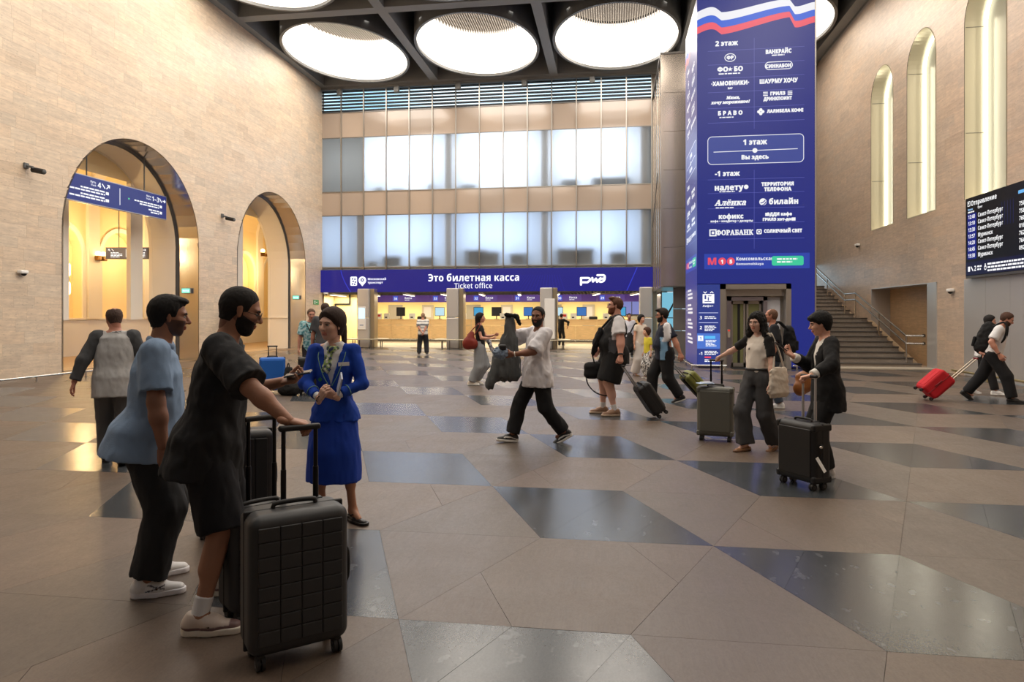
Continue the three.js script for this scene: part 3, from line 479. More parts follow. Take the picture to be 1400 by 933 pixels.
// departures screens deep behind on the right
{ const t = thing('hall_display', 'blue lit display wall beyond the ticket counters', 'display', [1.6, 1.7, -45.8]); part(t, 'frame', bx(-1.1, 1.1, -0.05, 1.1, -0.05, 0), BLACK); for (let k = 0; k < 3; k++) part(t, 'screen', bx(-1.05 + k * 0.7, -0.4 + k * 0.7, 0, 1.05, 0, 0.01), GLOW(srgb(120, 130, 200), 0.8)); }
{ const t = thing('blue_glazing', 'pale blue lit glass panel under the steel bay', 'glazing', [2.75, 0, -32.6]); part(t, 'pane', bx(-0.5, 0.35, 0.4, 2.7, -0.02, 0), GLOW(srgb(130, 200, 225), 0.8)); part(t, 'frame', merge([bx(-0.55, -0.5, 0, 2.8, -0.05, 0.03), bx(0.35, 0.4, 0, 2.8, -0.05, 0.03), bx(-0.55, 0.4, 1.5, 1.54, -0.05, 0.03)]), STEELDARK); part(t, 'brace', rod([-0.5, 1.2, 0.02], [0.3, 2.7, 0.02], 0.04), BLACK); }
// steel columns under the facade with ring benches
[[-12.45, 'with white kiosk screen'], [-7.85, 'beside the woman with red handbag'], [-3.2, 'behind the man in white shirt'], [1.55, 'under the end of the blue sign']].forEach(([x, why], i) => {
  const t = thing('steel_column', 'brushed steel square column ' + why, 'column', [x, 0, -33.55], 0, 'steel columns under the facade');
  part(t, 'shaft', bx(-0.3, 0.3, 0, 1.52, -0.4, 0.4, 0.04), STEELPALE); part(t, 'shaft', bx(-0.3, 0.3, 1.535, 2.98, -0.4, 0.4, 0.04), STEELPALE);
  part(t, 'side_fin', bx(0.3, 0.52, 0, 2.98, -0.35, 0.2, 0.02), M(srgb(178, 165, 140), 0.3, 0.8));
  if (i === 3) return;
  const b = thing('ring_bench', 'thin round steel ring seat around column ' + why, 'bench', [x + 0.1, 0, -33.55], 0, 'ring benches around the columns');
  part(b, 'seat', merge([lathe([[0.62, 0.42], [1.05, 0.42], [1.07, 0.44], [1.05, 0.46], [0.62, 0.46], [0.62, 0.42]], 32)]), M(srgb(196, 186, 160), 0.35, 0.4));
  for (let k = 0; k < 8; k++) { const a = k / 8 * Math.PI * 2 + 0.2; part(b, 'leg', rod([Math.cos(a) * 0.75, 0, Math.sin(a) * 0.75], [Math.cos(a) * 0.75, 0.42, Math.sin(a) * 0.75], 0.025, 8), STEELDARK); }
});
{ const t = thing('kiosk_screen', 'tall white kiosk panel with bright screen on steel column', 'kiosk', [-12.5, 0.92, -33.12]); part(t, 'panel', box(0.42, 1.15, 0.06, 0.03).translate(0, 0.575, 0), WHITE); part(t, 'screen', bx(-0.16, 0.16, 0.55, 1.08, 0.031, 0.036), GLOW(srgb(200, 235, 255), 1.4)); part(t, 'print', bx(-0.1, 0.1, 0.2, 0.24, 0.031, 0.034), M(srgb(90, 110, 160), 0.6)); }
{ const t = thing('white_info_panel', 'tall plain white panel on the column behind the bearded man', 'panel', [-3.02, 0.5, -33.1]); part(t, 'panel', box(0.5, 1.95, 0.05, 0.02).translate(0, 0.97, 0), WHITE); part(t, 'edge', bx(0.25, 0.3, 0, 1.95, -0.03, 0.03), STEEL); }

// ---------------------------------------------------------------- steel-clad bay beside the screen tower
{
  const t = struct('wall_bay', 'steel clad bay projecting between the facade and the screen tower', null, null, 'wall');
  const MIRROR = M(srgb(196, 184, 172), 0.2, 0.8);
  part(t, 'core', bx(1.98, 4.9, 2.8, 12.05, ZB, -28.05), M(srgb(150, 142, 134), 0.4, 0.9));
  for (let k = 0; k < 6; k++) part(t, 'front_panel', bx(1.99, 3.7, 2.82 + k * 1.54, 2.82 + (k + 1) * 1.54 - 0.012, -28.05, -28.0), MIRROR);
  for (let k = 0; k < 9; k++) part(t, 'side_strip', bx(1.9 + (k % 2) * 0.05, 1.985, 2.8, 12.02, -28.05 - k * 0.66 - 0.42, -28.05 - k * 0.66), k % 3 === 1 ? M(srgb(215, 208, 196), 0.2, 0.9) : MIRROR);
  part(t, 'corner_post', bx(1.88, 1.99, 2.78, 12.07, -28.1, -27.98), MIRROR);
  part(t, 'soffit', bx(1.9, 4.9, 2.76, 2.82, -28, ZB), STEELDARK);
  part(t, 'top_cap', bx(1.86, 4.95, 12.05, 12.12, -27.96, ZB), STEELDARK);
  for (const [y0, y1] of [[0, 1.0], [1.01, 1.9], [1.91, 2.78]]) part(t, 'lower_panel', bx(2.45, 4.9, y0, y1 - 0.005, -29.0, -28.9), STEEL);
  part(t, 'thin_cable', rod([1.86, 5.8, -33.2], [1.86, 7.6, -29.4], 0.015), BLACK);
}
// ---------------------------------------------------------------- lift tower with screens
{
  const t = thing('lift_tower', 'tall blue screen tower with directory of shops and lift door', 'tower', [4.33, 0, -22]);
  const W = 3.48, Hh = 11.5, Dp = 3.4, w2 = W / 2;
  part(t, 'core', merge([bx(-w2 + 0.05, w2 - 0.05, 2.62, Hh, -Dp + 0.05, -0.1), bx(-w2 + 0.05, -1.02, 0, 2.62, -Dp + 0.05, -0.1), bx(1.05, w2 - 0.05, 0, 2.62, -Dp + 0.05, -0.1), bx(-1.02, 1.05, 0, 2.62, -Dp + 0.05, -1.2)]), M(srgb(90, 88, 100), 0.5));
  part(t, 'edge_frame', merge([bx(w2 - 0.01, w2 + 0.04, 0, Hh, -Dp, 0), bx(-w2, w2, Hh, Hh + 0.06, -Dp, 0)]), STEEL);
  const C = [700, 2310], pxm = 700 / W, cy = (py) => (Hh - (1.65 + (431 - py) * 0.0225)) * pxm, cx = (px) => (px - 953) / 161 * 700;
  const paint = (x, w, h) => {
    x.fillStyle = '#1e2a80'; x.fillRect(0, 0, w, h);
    const T = (s, px, py, size, o = {}) => txt(x, s, cx(px), cy(py), size, { align: 'center', stroke: size > 22 ? 2.6 : 1, ...o });
    // waving three-coloured ribbon
    const rib = (k0, k1, col) => { x.fillStyle = col; const top = (f) => { x.lineTo(cx(953), cy(12 + 30 * f)); x.bezierCurveTo(cx(968), cy(5 + 30 * f), cx(976), cy(4 + 30 * f), cx(982), cy(10 + 30 * f)); x.lineTo(cx(987), cy(14 + 30 * f)); x.bezierCurveTo(cx(1010), cy(15 + 28 * f), cx(1055), cy(0 + 28 * f), cx(1080), cy(2 + 24 * f)); x.lineTo(cx(1087), cy(12 + 28 * f)); x.bezierCurveTo(cx(1095), cy(14 + 28 * f), cx(1105), cy(8 + 28 * f), cx(1114), cy(8 + 27 * f)); }; x.beginPath(); x.moveTo(cx(953), cy(12 + 30 * k0)); top(k0); x.lineTo(cx(1114), cy(8 + 27 * k1)); x.bezierCurveTo(cx(1105), cy(8 + 28 * k1), cx(1095), cy(14 + 28 * k1), cx(1087), cy(12 + 28 * k1)); x.lineTo(cx(1080), cy(2 + 24 * k1)); x.bezierCurveTo(cx(1055), cy(28 * k1), cx(1010), cy(15 + 28 * k1), cx(987), cy(14 + 30 * k1)); x.lineTo(cx(982), cy(10 + 30 * k1)); x.bezierCurveTo(cx(976), cy(4 + 30 * k1), cx(968), cy(5 + 30 * k1), cx(953), cy(12 + 30 * k1)); x.fill(); };
    rib(0, 0.38, '#f4f4fa'); rib(0.38, 0.7, '#2f62d8'); rib(0.7, 1.02, '#f0566a');
    x.strokeStyle = '#6a6cc0'; x.lineWidth = 2; const line = (x0, y0, x1, y1) => { x.beginPath(); x.moveTo(cx(x0), cy(y0)); x.lineTo(cx(x1), cy(y1)); x.stroke(); };
    for (const y of [67, 86, 105, 124, 146, 166]) line(968, y, 1100, y); line(1032, 52, 1032, 176); for (const y of [244, 263, 284, 304, 326]) line(968, y, 1100, y); line(1032, 232, 1032, 340);
    T('2 этаж', 994, 57, 42); T('-1 этаж', 995, 236, 42); 
    x.strokeStyle = '#fff'; x.lineWidth = 5; x.beginPath(); x.ellipse(cx(999), cy(77), 32, 24, 0, 0, 7); x.stroke(); T('ФР', 999, 77, 30);
    T('ФО   БО', 999, 93, 40, { stretch: 1.05 }); x.fillStyle = '#fff'; x.beginPath(); for (let k = 0; k < 10; k++) { const rr0 = k % 2 ? 7 : 17, an = k * Math.PI / 5 - Math.PI / 2; x.lineTo(cx(999) + Math.cos(an) * rr0, cy(93) + Math.sin(an) * rr0); } x.fill(); bars(x, cx(983), cy(98), 130, 1, 9); T('·ХАМОВНИКИ·', 999, 112, 34, { stretch: 0.95 }); T('БАР', 999, 119, 16); T('Мама,', 1003, 132, 25, { font: 'serif', italic: true }); T('хочу мороженое!', 999, 138, 25, { font: 'serif', italic: true }); T('Б Р А В О', 999, 153, 35); bars(x, cx(984), cy(158), 125, 1, 8);
    T('ВАНКРАЙС', 1065, 72, 34, { stretch: 0.85 }); bars(x, cx(1056), cy(76), 75, 1, 9); x.beginPath(); x.roundRect(cx(1047), cy(86), 160, 46, 23); x.stroke(); T('СИННАБОН', 1065, 91.5, 30, { stretch: 0.9 }); T('ШАУРМУ ХОЧУ', 1065, 112, 36, { stretch: 0.85 }); T('ГРИЛЗ', 1064, 129, 28); x.fillStyle = '#fff'; for (const k of [-1, 1]) for (let j = 0; j < 3; j++) x.fillRect(cx(1064) + k * 72 - 14, cy(129) - 13 + j * 10, 28, 6); T('ДРИНКПОИНТ', 1064, 136, 28, { stretch: 0.85 }); for (const [a, b] of [[-12, 0], [12, 0], [0, -12], [0, 12]]) { x.fillStyle = '#fff'; x.beginPath(); x.arc(cx(1041) + a, cy(153) + b, 10, 0, 7); x.fill(); } T('ЛАЛИБЕЛА КОФЕ', 1074, 153, 26, { stretch: 0.98 });
    x.fillStyle = '#3c4a96'; x.strokeStyle = '#fff'; x.lineWidth = 4; x.beginPath(); x.roundRect(cx(968), cy(185), cx(1099) - cx(968), cy(223) - cy(185), 26); x.fill(); x.stroke(); T('1 этаж', 1033, 194, 44); line(976, 206, 1091, 205); x.strokeStyle = '#fff'; x.lineWidth = 4; line(976, 206, 1091, 205); x.fillStyle = '#fff'; x.beginPath(); x.arc(cx(1033), cy(205.5), 15, 0, 7); x.fill(); T('Вы здесь', 1033, 214.5, 36);
    T('налету', 997, 255, 48, { stretch: 1.05 }); x.fillStyle = '#fff'; x.beginPath(); x.arc(cx(1021), cy(255), 14, 0, 7); x.fill(); bars(x, cx(984), cy(260), 130, 1, 8); T('Алёнка', 999, 276, 48, { font: 'serif', italic: true }); bars(x, cx(979), cy(282), 175, 1, 8); T('кофикс', 1000, 295, 40); T('кофе • кондитер • десерты', 1001, 301, 19); T('ФОРАБАНК', 1005, 317, 44, { font: 'serif', stretch: 0.85 }); x.strokeStyle = '#fff'; x.lineWidth = 8; x.strokeRect(cx(971), cy(313), 36, 36); x.fillStyle = '#fff'; x.fillRect(cx(971) + 10, cy(313) + 10, 16, 16);
    T('ТЕРРИТОРИЯ', 1064, 252, 30); T('ТЕЛЕФОНА', 1064, 259, 30); x.fillStyle = '#fff'; x.beginPath(); x.arc(cx(1044), cy(276), 22, 0, 7); x.fill(); x.strokeStyle = '#262a8a'; x.lineWidth = 5; x.beginPath(); x.arc(cx(1044) - 14, cy(276) - 24, 30, 0.4, 1.6); x.stroke(); x.beginPath(); x.arc(cx(1044) - 14, cy(276) - 12, 34, 0.3, 1.5); x.stroke(); T('билайн', 1072, 276, 46); T('ОДДИ кафе', 1066, 293, 26); T('ГРИЛЗ хот-дог', 1064, 300, 25); x.fillStyle = '#fff'; x.fillRect(cx(1047), cy(291), 20, 20); x.fillRect(cx(1083), cy(298), 22, 20); T('СОЛНЕЧНЫЙ СВЕТ', 1071, 316, 28, { stretch: 0.88 }); x.fillStyle = '#fff'; x.beginPath(); x.roundRect(cx(1035), cy(313), 32, 32, 7); x.fill(); x.strokeStyle = '#262a8a'; x.lineWidth = 4; x.beginPath(); x.arc(cx(1035) + 16, cy(313) + 16, 9, 0, 7); x.stroke();
    x.fillStyle = '#2c44ac'; x.fillRect(cx(963), cy(346), cx(1107) - cx(963), cy(367) - cy(346)); T('М', 974, 356.5, 58, { color: '#f0506a', stretch: 1.15 }); for (const [n, p] of [['1', 988], ['5', 1000]]) { x.fillStyle = '#ee5068'; x.beginPath(); x.arc(cx(p), cy(356.5), 24, 0, 7); x.fill(); T(n, p, 357, 30); } txt(x, 'Комсомольская', cx(1007), cy(353), 31, { stretch: 0.9 }); txt(x, 'Komsomolskaya', cx(1007), cy(360), 21); x.fillStyle = '#3fd0a0'; x.beginPath(); x.roundRect(cx(1056), cy(350), cx(1099) - cx(1056), cy(363) - cy(350), 12); x.fill(); bars(x, cx(1063), cy(353), 140, 2, 11);
  };
  const SC = 0.88, front = canvas(C[0] * SC, C[1] * SC, (x) => { x.scale(SC, SC); paint(x, C[0], C[1]); for (let k = 0; k < 4; k++) { txt(x, ['3', '2', '1', '-1'][k], 80, cy(400 + k * 22), 56); bars(x, 160, cy(394 + k * 22), 300, 3, 16); } }), DIRECTORY = screen(front, 0.85);
  // front screen with the door bay left out
  const UV = (g) => { const p = g.attributes.position, u = g.attributes.uv; for (let k = 0; k < p.count; k++) u.setXY(k, (p.getX(k) + w2) / W, p.getY(k) / Hh); return g; };
  const pl = (x0, x1, y0, y1) => new THREE.PlaneGeometry(x1 - x0, y1 - y0).translate((x0 + x1) / 2, (y0 + y1) / 2, 0);
  part(t, 'front_screen', merge([UV(pl(-w2, w2, 2.62, Hh)), UV(pl(1.05, w2, 0.06, 2.62))]), DIRECTORY, null, null, 'dark blue shop directory with white lettering');
  part(t, 'side_screen', pl(-Dp / 2, Dp / 2, 0.06, Hh), DIRECTORY, [-w2 - 0.002, 0, -Dp / 2], [0, -Math.PI / 2, 0], 'dark blue shop directory with white lettering');
  const dirT = canvas(256, 960, (x, w, h) => {
    x.fillStyle = '#2c3a80'; x.fillRect(0, 0, w, h); x.fillStyle = '#fff'; x.fillRect(62, 112, 130, 110); x.fillStyle = '#2c3a80'; x.fillRect(84, 126, 18, 46); x.fillRect(120, 130, 40, 8); x.fillRect(120, 150, 12, 40); x.fillRect(84, 196, 76, 8); x.strokeStyle = '#fff'; x.lineWidth = 9; x.beginPath(); x.moveTo(72, 84); x.lineTo(90, 102); x.lineTo(108, 84); x.stroke(); x.beginPath(); x.moveTo(146, 102); x.lineTo(164, 84); x.lineTo(182, 102); x.stroke();
    txt(x, 'Лифт', 62, 252, 34); txt(x, 'Lift', 145, 252, 26, { bold: false }); x.fillStyle = '#c8cdf0'; x.fillRect(20, 330, 215, 6); x.fillRect(20, 446, 215, 6);
    txt(x, '3', 28, 390, 52); bars(x, 84, 374, 130, 2, 11); txt(x, '2', 28, 508, 52); bars(x, 84, 484, 130, 4, 11); x.fillStyle = '#4a72c8'; x.fillRect(0, 574, w, 180); x.fillStyle = '#f2f6ff'; x.fillRect(8, 600, 62, 64); txt(x, '1', 28, 633, 46, { color: '#4a72c8' }); x.fillStyle = '#5ab8f0'; x.fillRect(84, 604, 120, 34); bars(x, 96, 652, 120, 5, 10); txt(x, '-1', 22, 812, 50); bars(x, 84, 780, 150, 3, 11); bars(x, 84, 846, 90, 1, 20, '#f04860'); bars(x, 84, 880, 110, 2, 11);
  });
  part(t, 'lift_directory', pl(-w2, -1.05, 0.06, 2.6), screen(dirT, 1.0), [0, 0, 0.002], null, 'dark blue lift directory with floor numbers');
  // door bay
  const bay = part(t, 'door_frame', merge([bx(-1.05, -0.88, 0, 2.6, -0.5, 0.03), bx(0.9, 1.05, 0, 2.6, -0.5, 0.03), bx(-1.05, 1.05, 2.45, 2.6, -0.5, 0.03), bx(-0.88, 0.9, 2.24, 2.45, -0.5, -0.2)]), STEEL);
  part(bay, 'inner_frame', merge([bx(-0.8, -0.66, 0, 2.22, -0.6, -0.3), bx(0.3, 0.42, 0, 2.22, -0.6, -0.3), bx(-0.8, 0.42, 2.1, 2.22, -0.6, -0.3)]), M(srgb(160, 158, 172), 0.3, 0.9));
  part(bay, 'steel_cheek', bx(-0.9, -0.8, 0, 2.3, -0.6, -0.3), STEEL); part(bay, 'call_panel', bx(-0.78, -0.7, 0.95, 1.2, -0.3, -0.27), M(srgb(200, 190, 180), 0.4)); part(bay, 'red_lamp', bx(-0.77, -0.71, 1.14, 1.19, -0.27, -0.262), GLOW(srgb(230, 60, 40), 0.8));
  part(bay, 'notice_board', bx(0.44, 0.82, 0.9, 2.2, -0.45, -0.4), M(srgb(205, 205, 212), 0.35)); part(bay, 'steel_back', bx(0.4, 0.92, 0, 2.45, -0.55, -0.46), STEEL);
  const GL = MP(srgb(128, 130, 88), 0.08, 0, { clearcoat: 1 });
  for (const [x0, x1, c] of [[-0.64, -0.2, 0], [-0.17, 0.28, 1]]) { const d = part(t, 'door_leaf', merge([bx(x0, x0 + 0.06, 0.02, 2.1, -0.55, -0.5), bx(x1 - 0.06, x1, 0.02, 2.1, -0.55, -0.5), bx(x0, x1, 2.0, 2.1, -0.55, -0.5), bx(x0, x1, 0.02, 0.14, -0.55, -0.5)]), STEEL); part(d, 'glass', bx(x0 + 0.06, x1 - 0.06, 0.14, 2.0, -0.535, -0.525), GL); if (!c) part(d, 'dark_gap', bx(x0 + 0.2, x0 + 0.28, 0.14, 2.0, -0.52, -0.515), BLACK); }
  part(t, 'door_mat', bx(-0.7, 0.4, 0.005, 0.02, -0.3, 0.4), BLACKSOFT);
  area(3.2, 8.5, srgb(70, 76, 235), 0.12, [4.33, 6.8, -21.9], [4.33, 6.8, -10]);
}
// ---------------------------------------------------------------- stair on the right
const STEPMAT = new THREE.MeshStandardMaterial({ color: 0xffffff, roughness: 0.6, map: tex(256, 128, (u, v) => { const k = 0.6 + 0.05 * pn(u, v, 40, 40, 4) + 0.04 * pn(u, v, 6, 4, 8); return [k, k * 0.92, k * 0.84]; }) });
const NOSE = M(srgb(84, 77, 71), 0.6);
let stair;
{
  const t = stair = thing('staircase', 'broad grey stone stair rising beside the screen tower', 'stairs', [7.2, 0, -22.2]);
  const x0 = -1.08, r = 0.155, tr = 0.47; let y = 0, z = 0;
  part(t, 'bottom_kerb', bx(x0, 2.28, 0, 0.05, -0.55, 0.15, 0.01), M(srgb(176, 166, 150), 0.6)); z = -0.5;
  for (let k = 0; k < 19; k++) {
    const deep = k === 9 ? 1.4 : tr, right = 2.05 - (k < 2 ? (2 - k) * -0.06 : 0);
    const s = part(t, 'step', bx(x0, right, 0, y + r - 0.035, z, z - deep - 0.02), STEPMAT); part(s, 'nosing', bx(x0, right + 0.01, y + r - 0.035, y + r, z + 0.025, z - deep), NOSE); y += r; z -= deep;
  }
  part(t, 'side_parapet', (() => { const g = extrude([[0.5, 0], [0.5 + tr * 9, r * 9 + 0.06], [0.5 + tr * 9 + 1.4, r * 9 + 0.06], [0.5 + tr * 18 + 1.4, r * 18 + 0.06], [11.6, r * 18], [11.6, 0]], 0.18); g.rotateY(Math.PI / 2); g.translate(2.06, 0, 0); return g; })(), new THREE.MeshStandardMaterial({ color: srgb(184, 158, 128), roughness: 0.5, map: travertine }));
}
{
  const t = part(stair, 'handrail', merge([22.87, 25.1, 27.4, 28.6, 30.8, 32.8].map((d, k) => rod([9.0, [0.02, 0.75, 1.4, 1.4, 2.2, 2.8][k], -d], [9.0, [1.01, 1.73, 2.47, 2.47, 3.2, 3.9][k], -d], 0.026))), CHROME, [-7.2, 0, 22.2], null, 'double steel handrail turning to the wall');
  const P = (d, y, x = 9.0) => [x, y, -d];
  for (const [dy, nm] of [[0, 'upper_rail'], [-0.24, 'lower_rail']]) part(t, nm, polyline([P(22.75, 1.01 + dy, 9.45), P(22.87, 1.01 + dy), P(27.35, 2.47 + dy), P(28.58, 2.47 + dy), P(33.2, 4.05 + dy)], 0.032), CHROME);
  for (const y of [1.01, 0.77]) part(t, 'wall_flange', rod([9.43, y, -22.75], [9.48, y, -22.75], 0.06), CHROME);
}
// low bumper rails
function lowRail(label, pts, posts, m = CHROME) { const t = thing('bumper_rail', label, 'rail'); part(t, 'rail', polyline(pts.map(([x, d]) => [x, 0.14, -d]), 0.028), m); for (const [x, d] of posts) part(t, 'post', merge([rod([x, 0, -d], [x, 0.14, -d], 0.02), rod([x, 0, -d], [x, 0.012, -d], 0.05)]), m); }
lowRail('low steel bumper rail along the left stone wall', [[-14.0, 12], [-14.0, 16.9]], [[-14, 13], [-14, 15.0], [-14, 16.6]]);
lowRail('low steel bumper rail around the left corner of the screen tower', [[2.35, 26.5], [2.35, 21.2], [3.35, 21.2]], [[2.35, 25], [2.35, 23], [2.35, 21.3], [3.3, 21.2]]);
lowRail('low steel bumper rail right of the lift door', [[5.3, 21.4], [6.2, 21.4]], [[5.4, 21.4], [6.1, 21.4]]);
lowRail('low brass bumper rail in front of the wide steel doors', [[9.2, 20.4], [9.2, 14]], [[9.2, 20.2], [9.2, 18.6], [9.2, 17.0], [9.2, 15.4]], M(srgb(205, 190, 140), 0.3, 0.9));

// ---------------------------------------------------------------- departure board
{
  const t = thing('departure_board', 'black departure board with blue columns and white rows', 'display board', [9.36, 2.68, -17.4]);
  const L = 5.0, Hh = 2.06;
  part(t, 'case', bx(-0.05, 0.12, 0, Hh, -L / 2, L / 2), BLACK); part(t, 'lower_shelf', bx(-0.05, 0.12, -0.06, 0, -L / 2 + 0.0, L / 2), STEELDARK);
  const face = canvas(1640, 676, (x, w, h) => {
    x.fillStyle = '#05060c'; x.fillRect(0, 0, w, h); txt(x, 'Отправление', 84, 48, 60); x.strokeStyle = '#fff'; x.lineWidth = 7; x.strokeRect(32, 26, 38, 38); x.fillStyle = '#fff'; x.fillRect(40, 34, 14, 14); x.fillStyle = '#0c1a78'; x.fillRect(26, 136, 150, 400); txt(x, 'Время', 34, 98, 26, { color: '#9fd0ff' }); bars(x, 34, 116, 130, 1, 13); txt(x, 'Пункт', 196, 98, 26);
    const dest = ['Санкт-Петербург', 'Санкт-Петербург', 'Санкт-Петербург', 'Мурманск', 'Санкт-Петербург', 'Санкт-Петербург', 'Мурманск'];
    for (let k = 0; k < 7; k++) { const y = 164 + k * 57; txt(x, ['12:40', '13:10', '13:30', '13:57', '14:20', '14:45', '15:30'][k], 38, y, 46); txt(x, dest[k], 200, y, 50, { stretch: 0.9 }); txt(x, ['756А', '758А', '760А', '016А', '762А', '764А', '092А'][k], 800, y, 46); txt(x, String(1 + k % 4), 1000, y, 46); }
    for (let k = 0; k < 5; k++) { x.fillStyle = '#0d1a50'; x.fillRect(560 + k * 40, 110, 8, 190); } x.fillStyle = '#6ab0e8'; x.fillRect(790, 60, 90, 26); x.fillStyle = '#0a0c30'; x.fillRect(0, 560, w, 116); x.fillStyle = '#fff'; x.fillRect(36, 600, 34, 44); x.strokeStyle = '#fff'; x.lineWidth = 13; x.beginPath(); x.moveTo(86, 602); x.lineTo(122, 642); x.stroke(); txt(x, '2', 138, 622, 64); bars(x, 190, 600, 70, 2, 16); x.beginPath(); x.arc(318, 626, 16, 0, 7); x.lineWidth = 8; x.stroke(); x.fillRect(310, 590, 14, 30); bars(x, 352, 590, 900, 3, 17);
  });
  part(t, 'display_face', new THREE.PlaneGeometry(L - 0.04, Hh - 0.04), screen(face, 1.0), [-0.055, Hh / 2, 0], [0, -Math.PI / 2, 0], 'black display with white train times');
}
// ---------------------------------------------------------------- hanging signs in the wide arch
function hangSign(label, x, d0, d1, y0, y1, draw, top, thick = 0.12) {
  const t = thing('hanging_sign', label, 'sign', [x, y0, -(d0 + d1) / 2]), L = d1 - d0, h = y1 - y0;
  part(t, 'sign_case', bx(-thick, 0, 0, h, -L / 2, L / 2, 0.01), M(srgb(190, 190, 196), 0.4, 0.6));
  part(t, 'sign_face', new THREE.PlaneGeometry(L - 0.06, h - 0.06), screen(canvas(1024, 190, draw), 1.0), [0.004, h / 2, 0], [0, Math.PI / 2, 0], 'dark blue face with white lettering');
  for (const k of [-0.27, 0.27]) part(t, 'hanger', rod([-thick / 2, h, k * L], [-thick / 2, top - y0, k * L], 0.02, 8), GREYDARK);
}
hangSign('long dark blue direction sign hanging in the wide arch', -15.6, 17.5, 22.26, 5.0, 5.84, (x, w, h) => {
  x.fillStyle = '#2a3272'; x.fillRect(0, 0, w, h); txt(x, 'Путь', 300, 30, 22, { align: 'right' }); txt(x, 'Track', 300, 52, 18, { align: 'right' }); txt(x, '4', 330, 42, 58, { align: 'center' }); x.strokeStyle = '#fff'; x.lineWidth = 9; x.beginPath(); x.moveTo(354, 26); x.lineTo(382, 58); x.moveTo(394, 58); x.lineTo(420, 30); x.moveTo(402, 28); x.lineTo(422, 28); x.lineTo(422, 48); x.stroke(); bars(x, 380, 78, 330, 2, 13, '#fff', 'right'); bars(x, 380, 126, 330, 2, 13, '#fff', 'right'); x.fillStyle = '#fff'; x.fillRect(388, 80, 28, 22); x.fillRect(386, 134, 32, 22); x.fillRect(520, 26, 6, 130);
  txt(x, 'Пути', 850, 30, 22, { align: 'right' }); txt(x, 'Tracks', 850, 52, 18, { align: 'right' }); txt(x, '1–3', 900, 42, 54, { align: 'center' }); x.beginPath(); x.moveTo(946, 26); x.lineTo(972, 58); x.moveTo(980, 42); x.lineTo(1012, 42); x.moveTo(1000, 30); x.lineTo(1012, 42); x.lineTo(1000, 54); x.stroke(); bars(x, 940, 84, 320, 2, 12, '#fff', 'right'); bars(x, 940, 134, 140, 2, 12, '#fff', 'right'); x.fillStyle = '#fff'; x.fillRect(948, 84, 26, 22); x.fillRect(948, 136, 26, 22); x.fillStyle = '#58d890'; x.fillRect(606, 84, 14, 12);
}, 7.1);
{
  const t = thing('hanging_sign', 'small dark direction sign hanging deep in the wide arch', 'sign', [-18.86, 3.85, -24.5], 0.15);
  part(t, 'sign_case', bx(-0.85, 0.85, 0, 0.46, -0.1, 0, 0.01), M(srgb(40, 40, 48), 0.5)); part(t, 'sign_face', new THREE.PlaneGeometry(1.6, 0.42), screen(canvas(512, 134, (x, w, h) => { x.fillStyle = '#1c1e38'; x.fillRect(0, 0, w, h); x.strokeStyle = '#fff'; x.lineWidth = 7; x.beginPath(); x.moveTo(46, 42); x.lineTo(22, 18); x.moveTo(22, 34); x.lineTo(22, 18); x.lineTo(40, 18); x.moveTo(62, 16); x.lineTo(90, 42); x.stroke(); bars(x, 50, 56, 150, 4, 11); x.fillStyle = '#fff'; x.fillRect(240, 18, 5, 100); txt(x, '1–3', 440, 28, 34, { align: 'right' }); x.beginPath(); x.moveTo(454, 28); x.lineTo(490, 28); x.moveTo(476, 16); x.lineTo(490, 28); x.lineTo(476, 40); x.stroke(); bars(x, 480, 56, 190, 4, 11, '#fff', 'right'); }), 1.0), [0, 0.23, 0.004]); for (const k of [-0.35, 0.4]) part(t, 'hanger', rod([k, 0.46, -0.05], [k, 2.3, -0.05], 0.018, 8), GREYDARK);
}
// exit signs
function exitSign(label, pos, turn) { const t = thing('exit_sign', label, 'sign', pos, turn); part(t, 'case', box(0.36, 0.2, 0.06, 0.01), GREYPAINT); part(t, 'lit_face', new THREE.PlaneGeometry(0.32, 0.16), screen(canvas(128, 64, (x, w, h) => { x.fillStyle = '#7fe8c8'; x.fillRect(0, 0, w, h); txt(x, 'ВЫХОД', 64, 33, 28, { align: 'center' }); }), 1.3), [0, 0, 0.032]); }
exitSign('small lit green exit sign on the steel jamb of the wide arch', [-15.42, 2.54, -23.12], 0);
exitSign('small lit green exit sign on the steel jamb of the further arch', [-15.42, 2.52, -31.92], 0);
{ const t = thing('escape_sign', 'green running figure escape sign on the stone wall', 'sign', [XL + 0.05, 2.3, -33.2], Math.PI / 2); part(t, 'plate', box(0.6, 0.24, 0.02), M(srgb(40, 150, 90), 0.5)); part(t, 'pictogram', new THREE.PlaneGeometry(0.56, 0.2), M(0xffffff, 0.6, 0, { map: canvas(256, 90, (x, w, h) => { x.fillStyle = '#2f9a5c'; x.fillRect(0, 0, w, h); x.fillStyle = '#fff'; x.fillRect(20, 16, 60, 60); x.fillStyle = '#2f9a5c'; x.fillRect(34, 30, 34, 34); x.strokeStyle = '#fff'; x.lineWidth = 12; x.beginPath(); x.moveTo(110, 45); x.lineTo(180, 45); x.moveTo(156, 22); x.lineTo(180, 45); x.lineTo(156, 68); x.stroke(); x.fillRect(190, 20, 40, 50); }) }), [0, 0, 0.012]); }
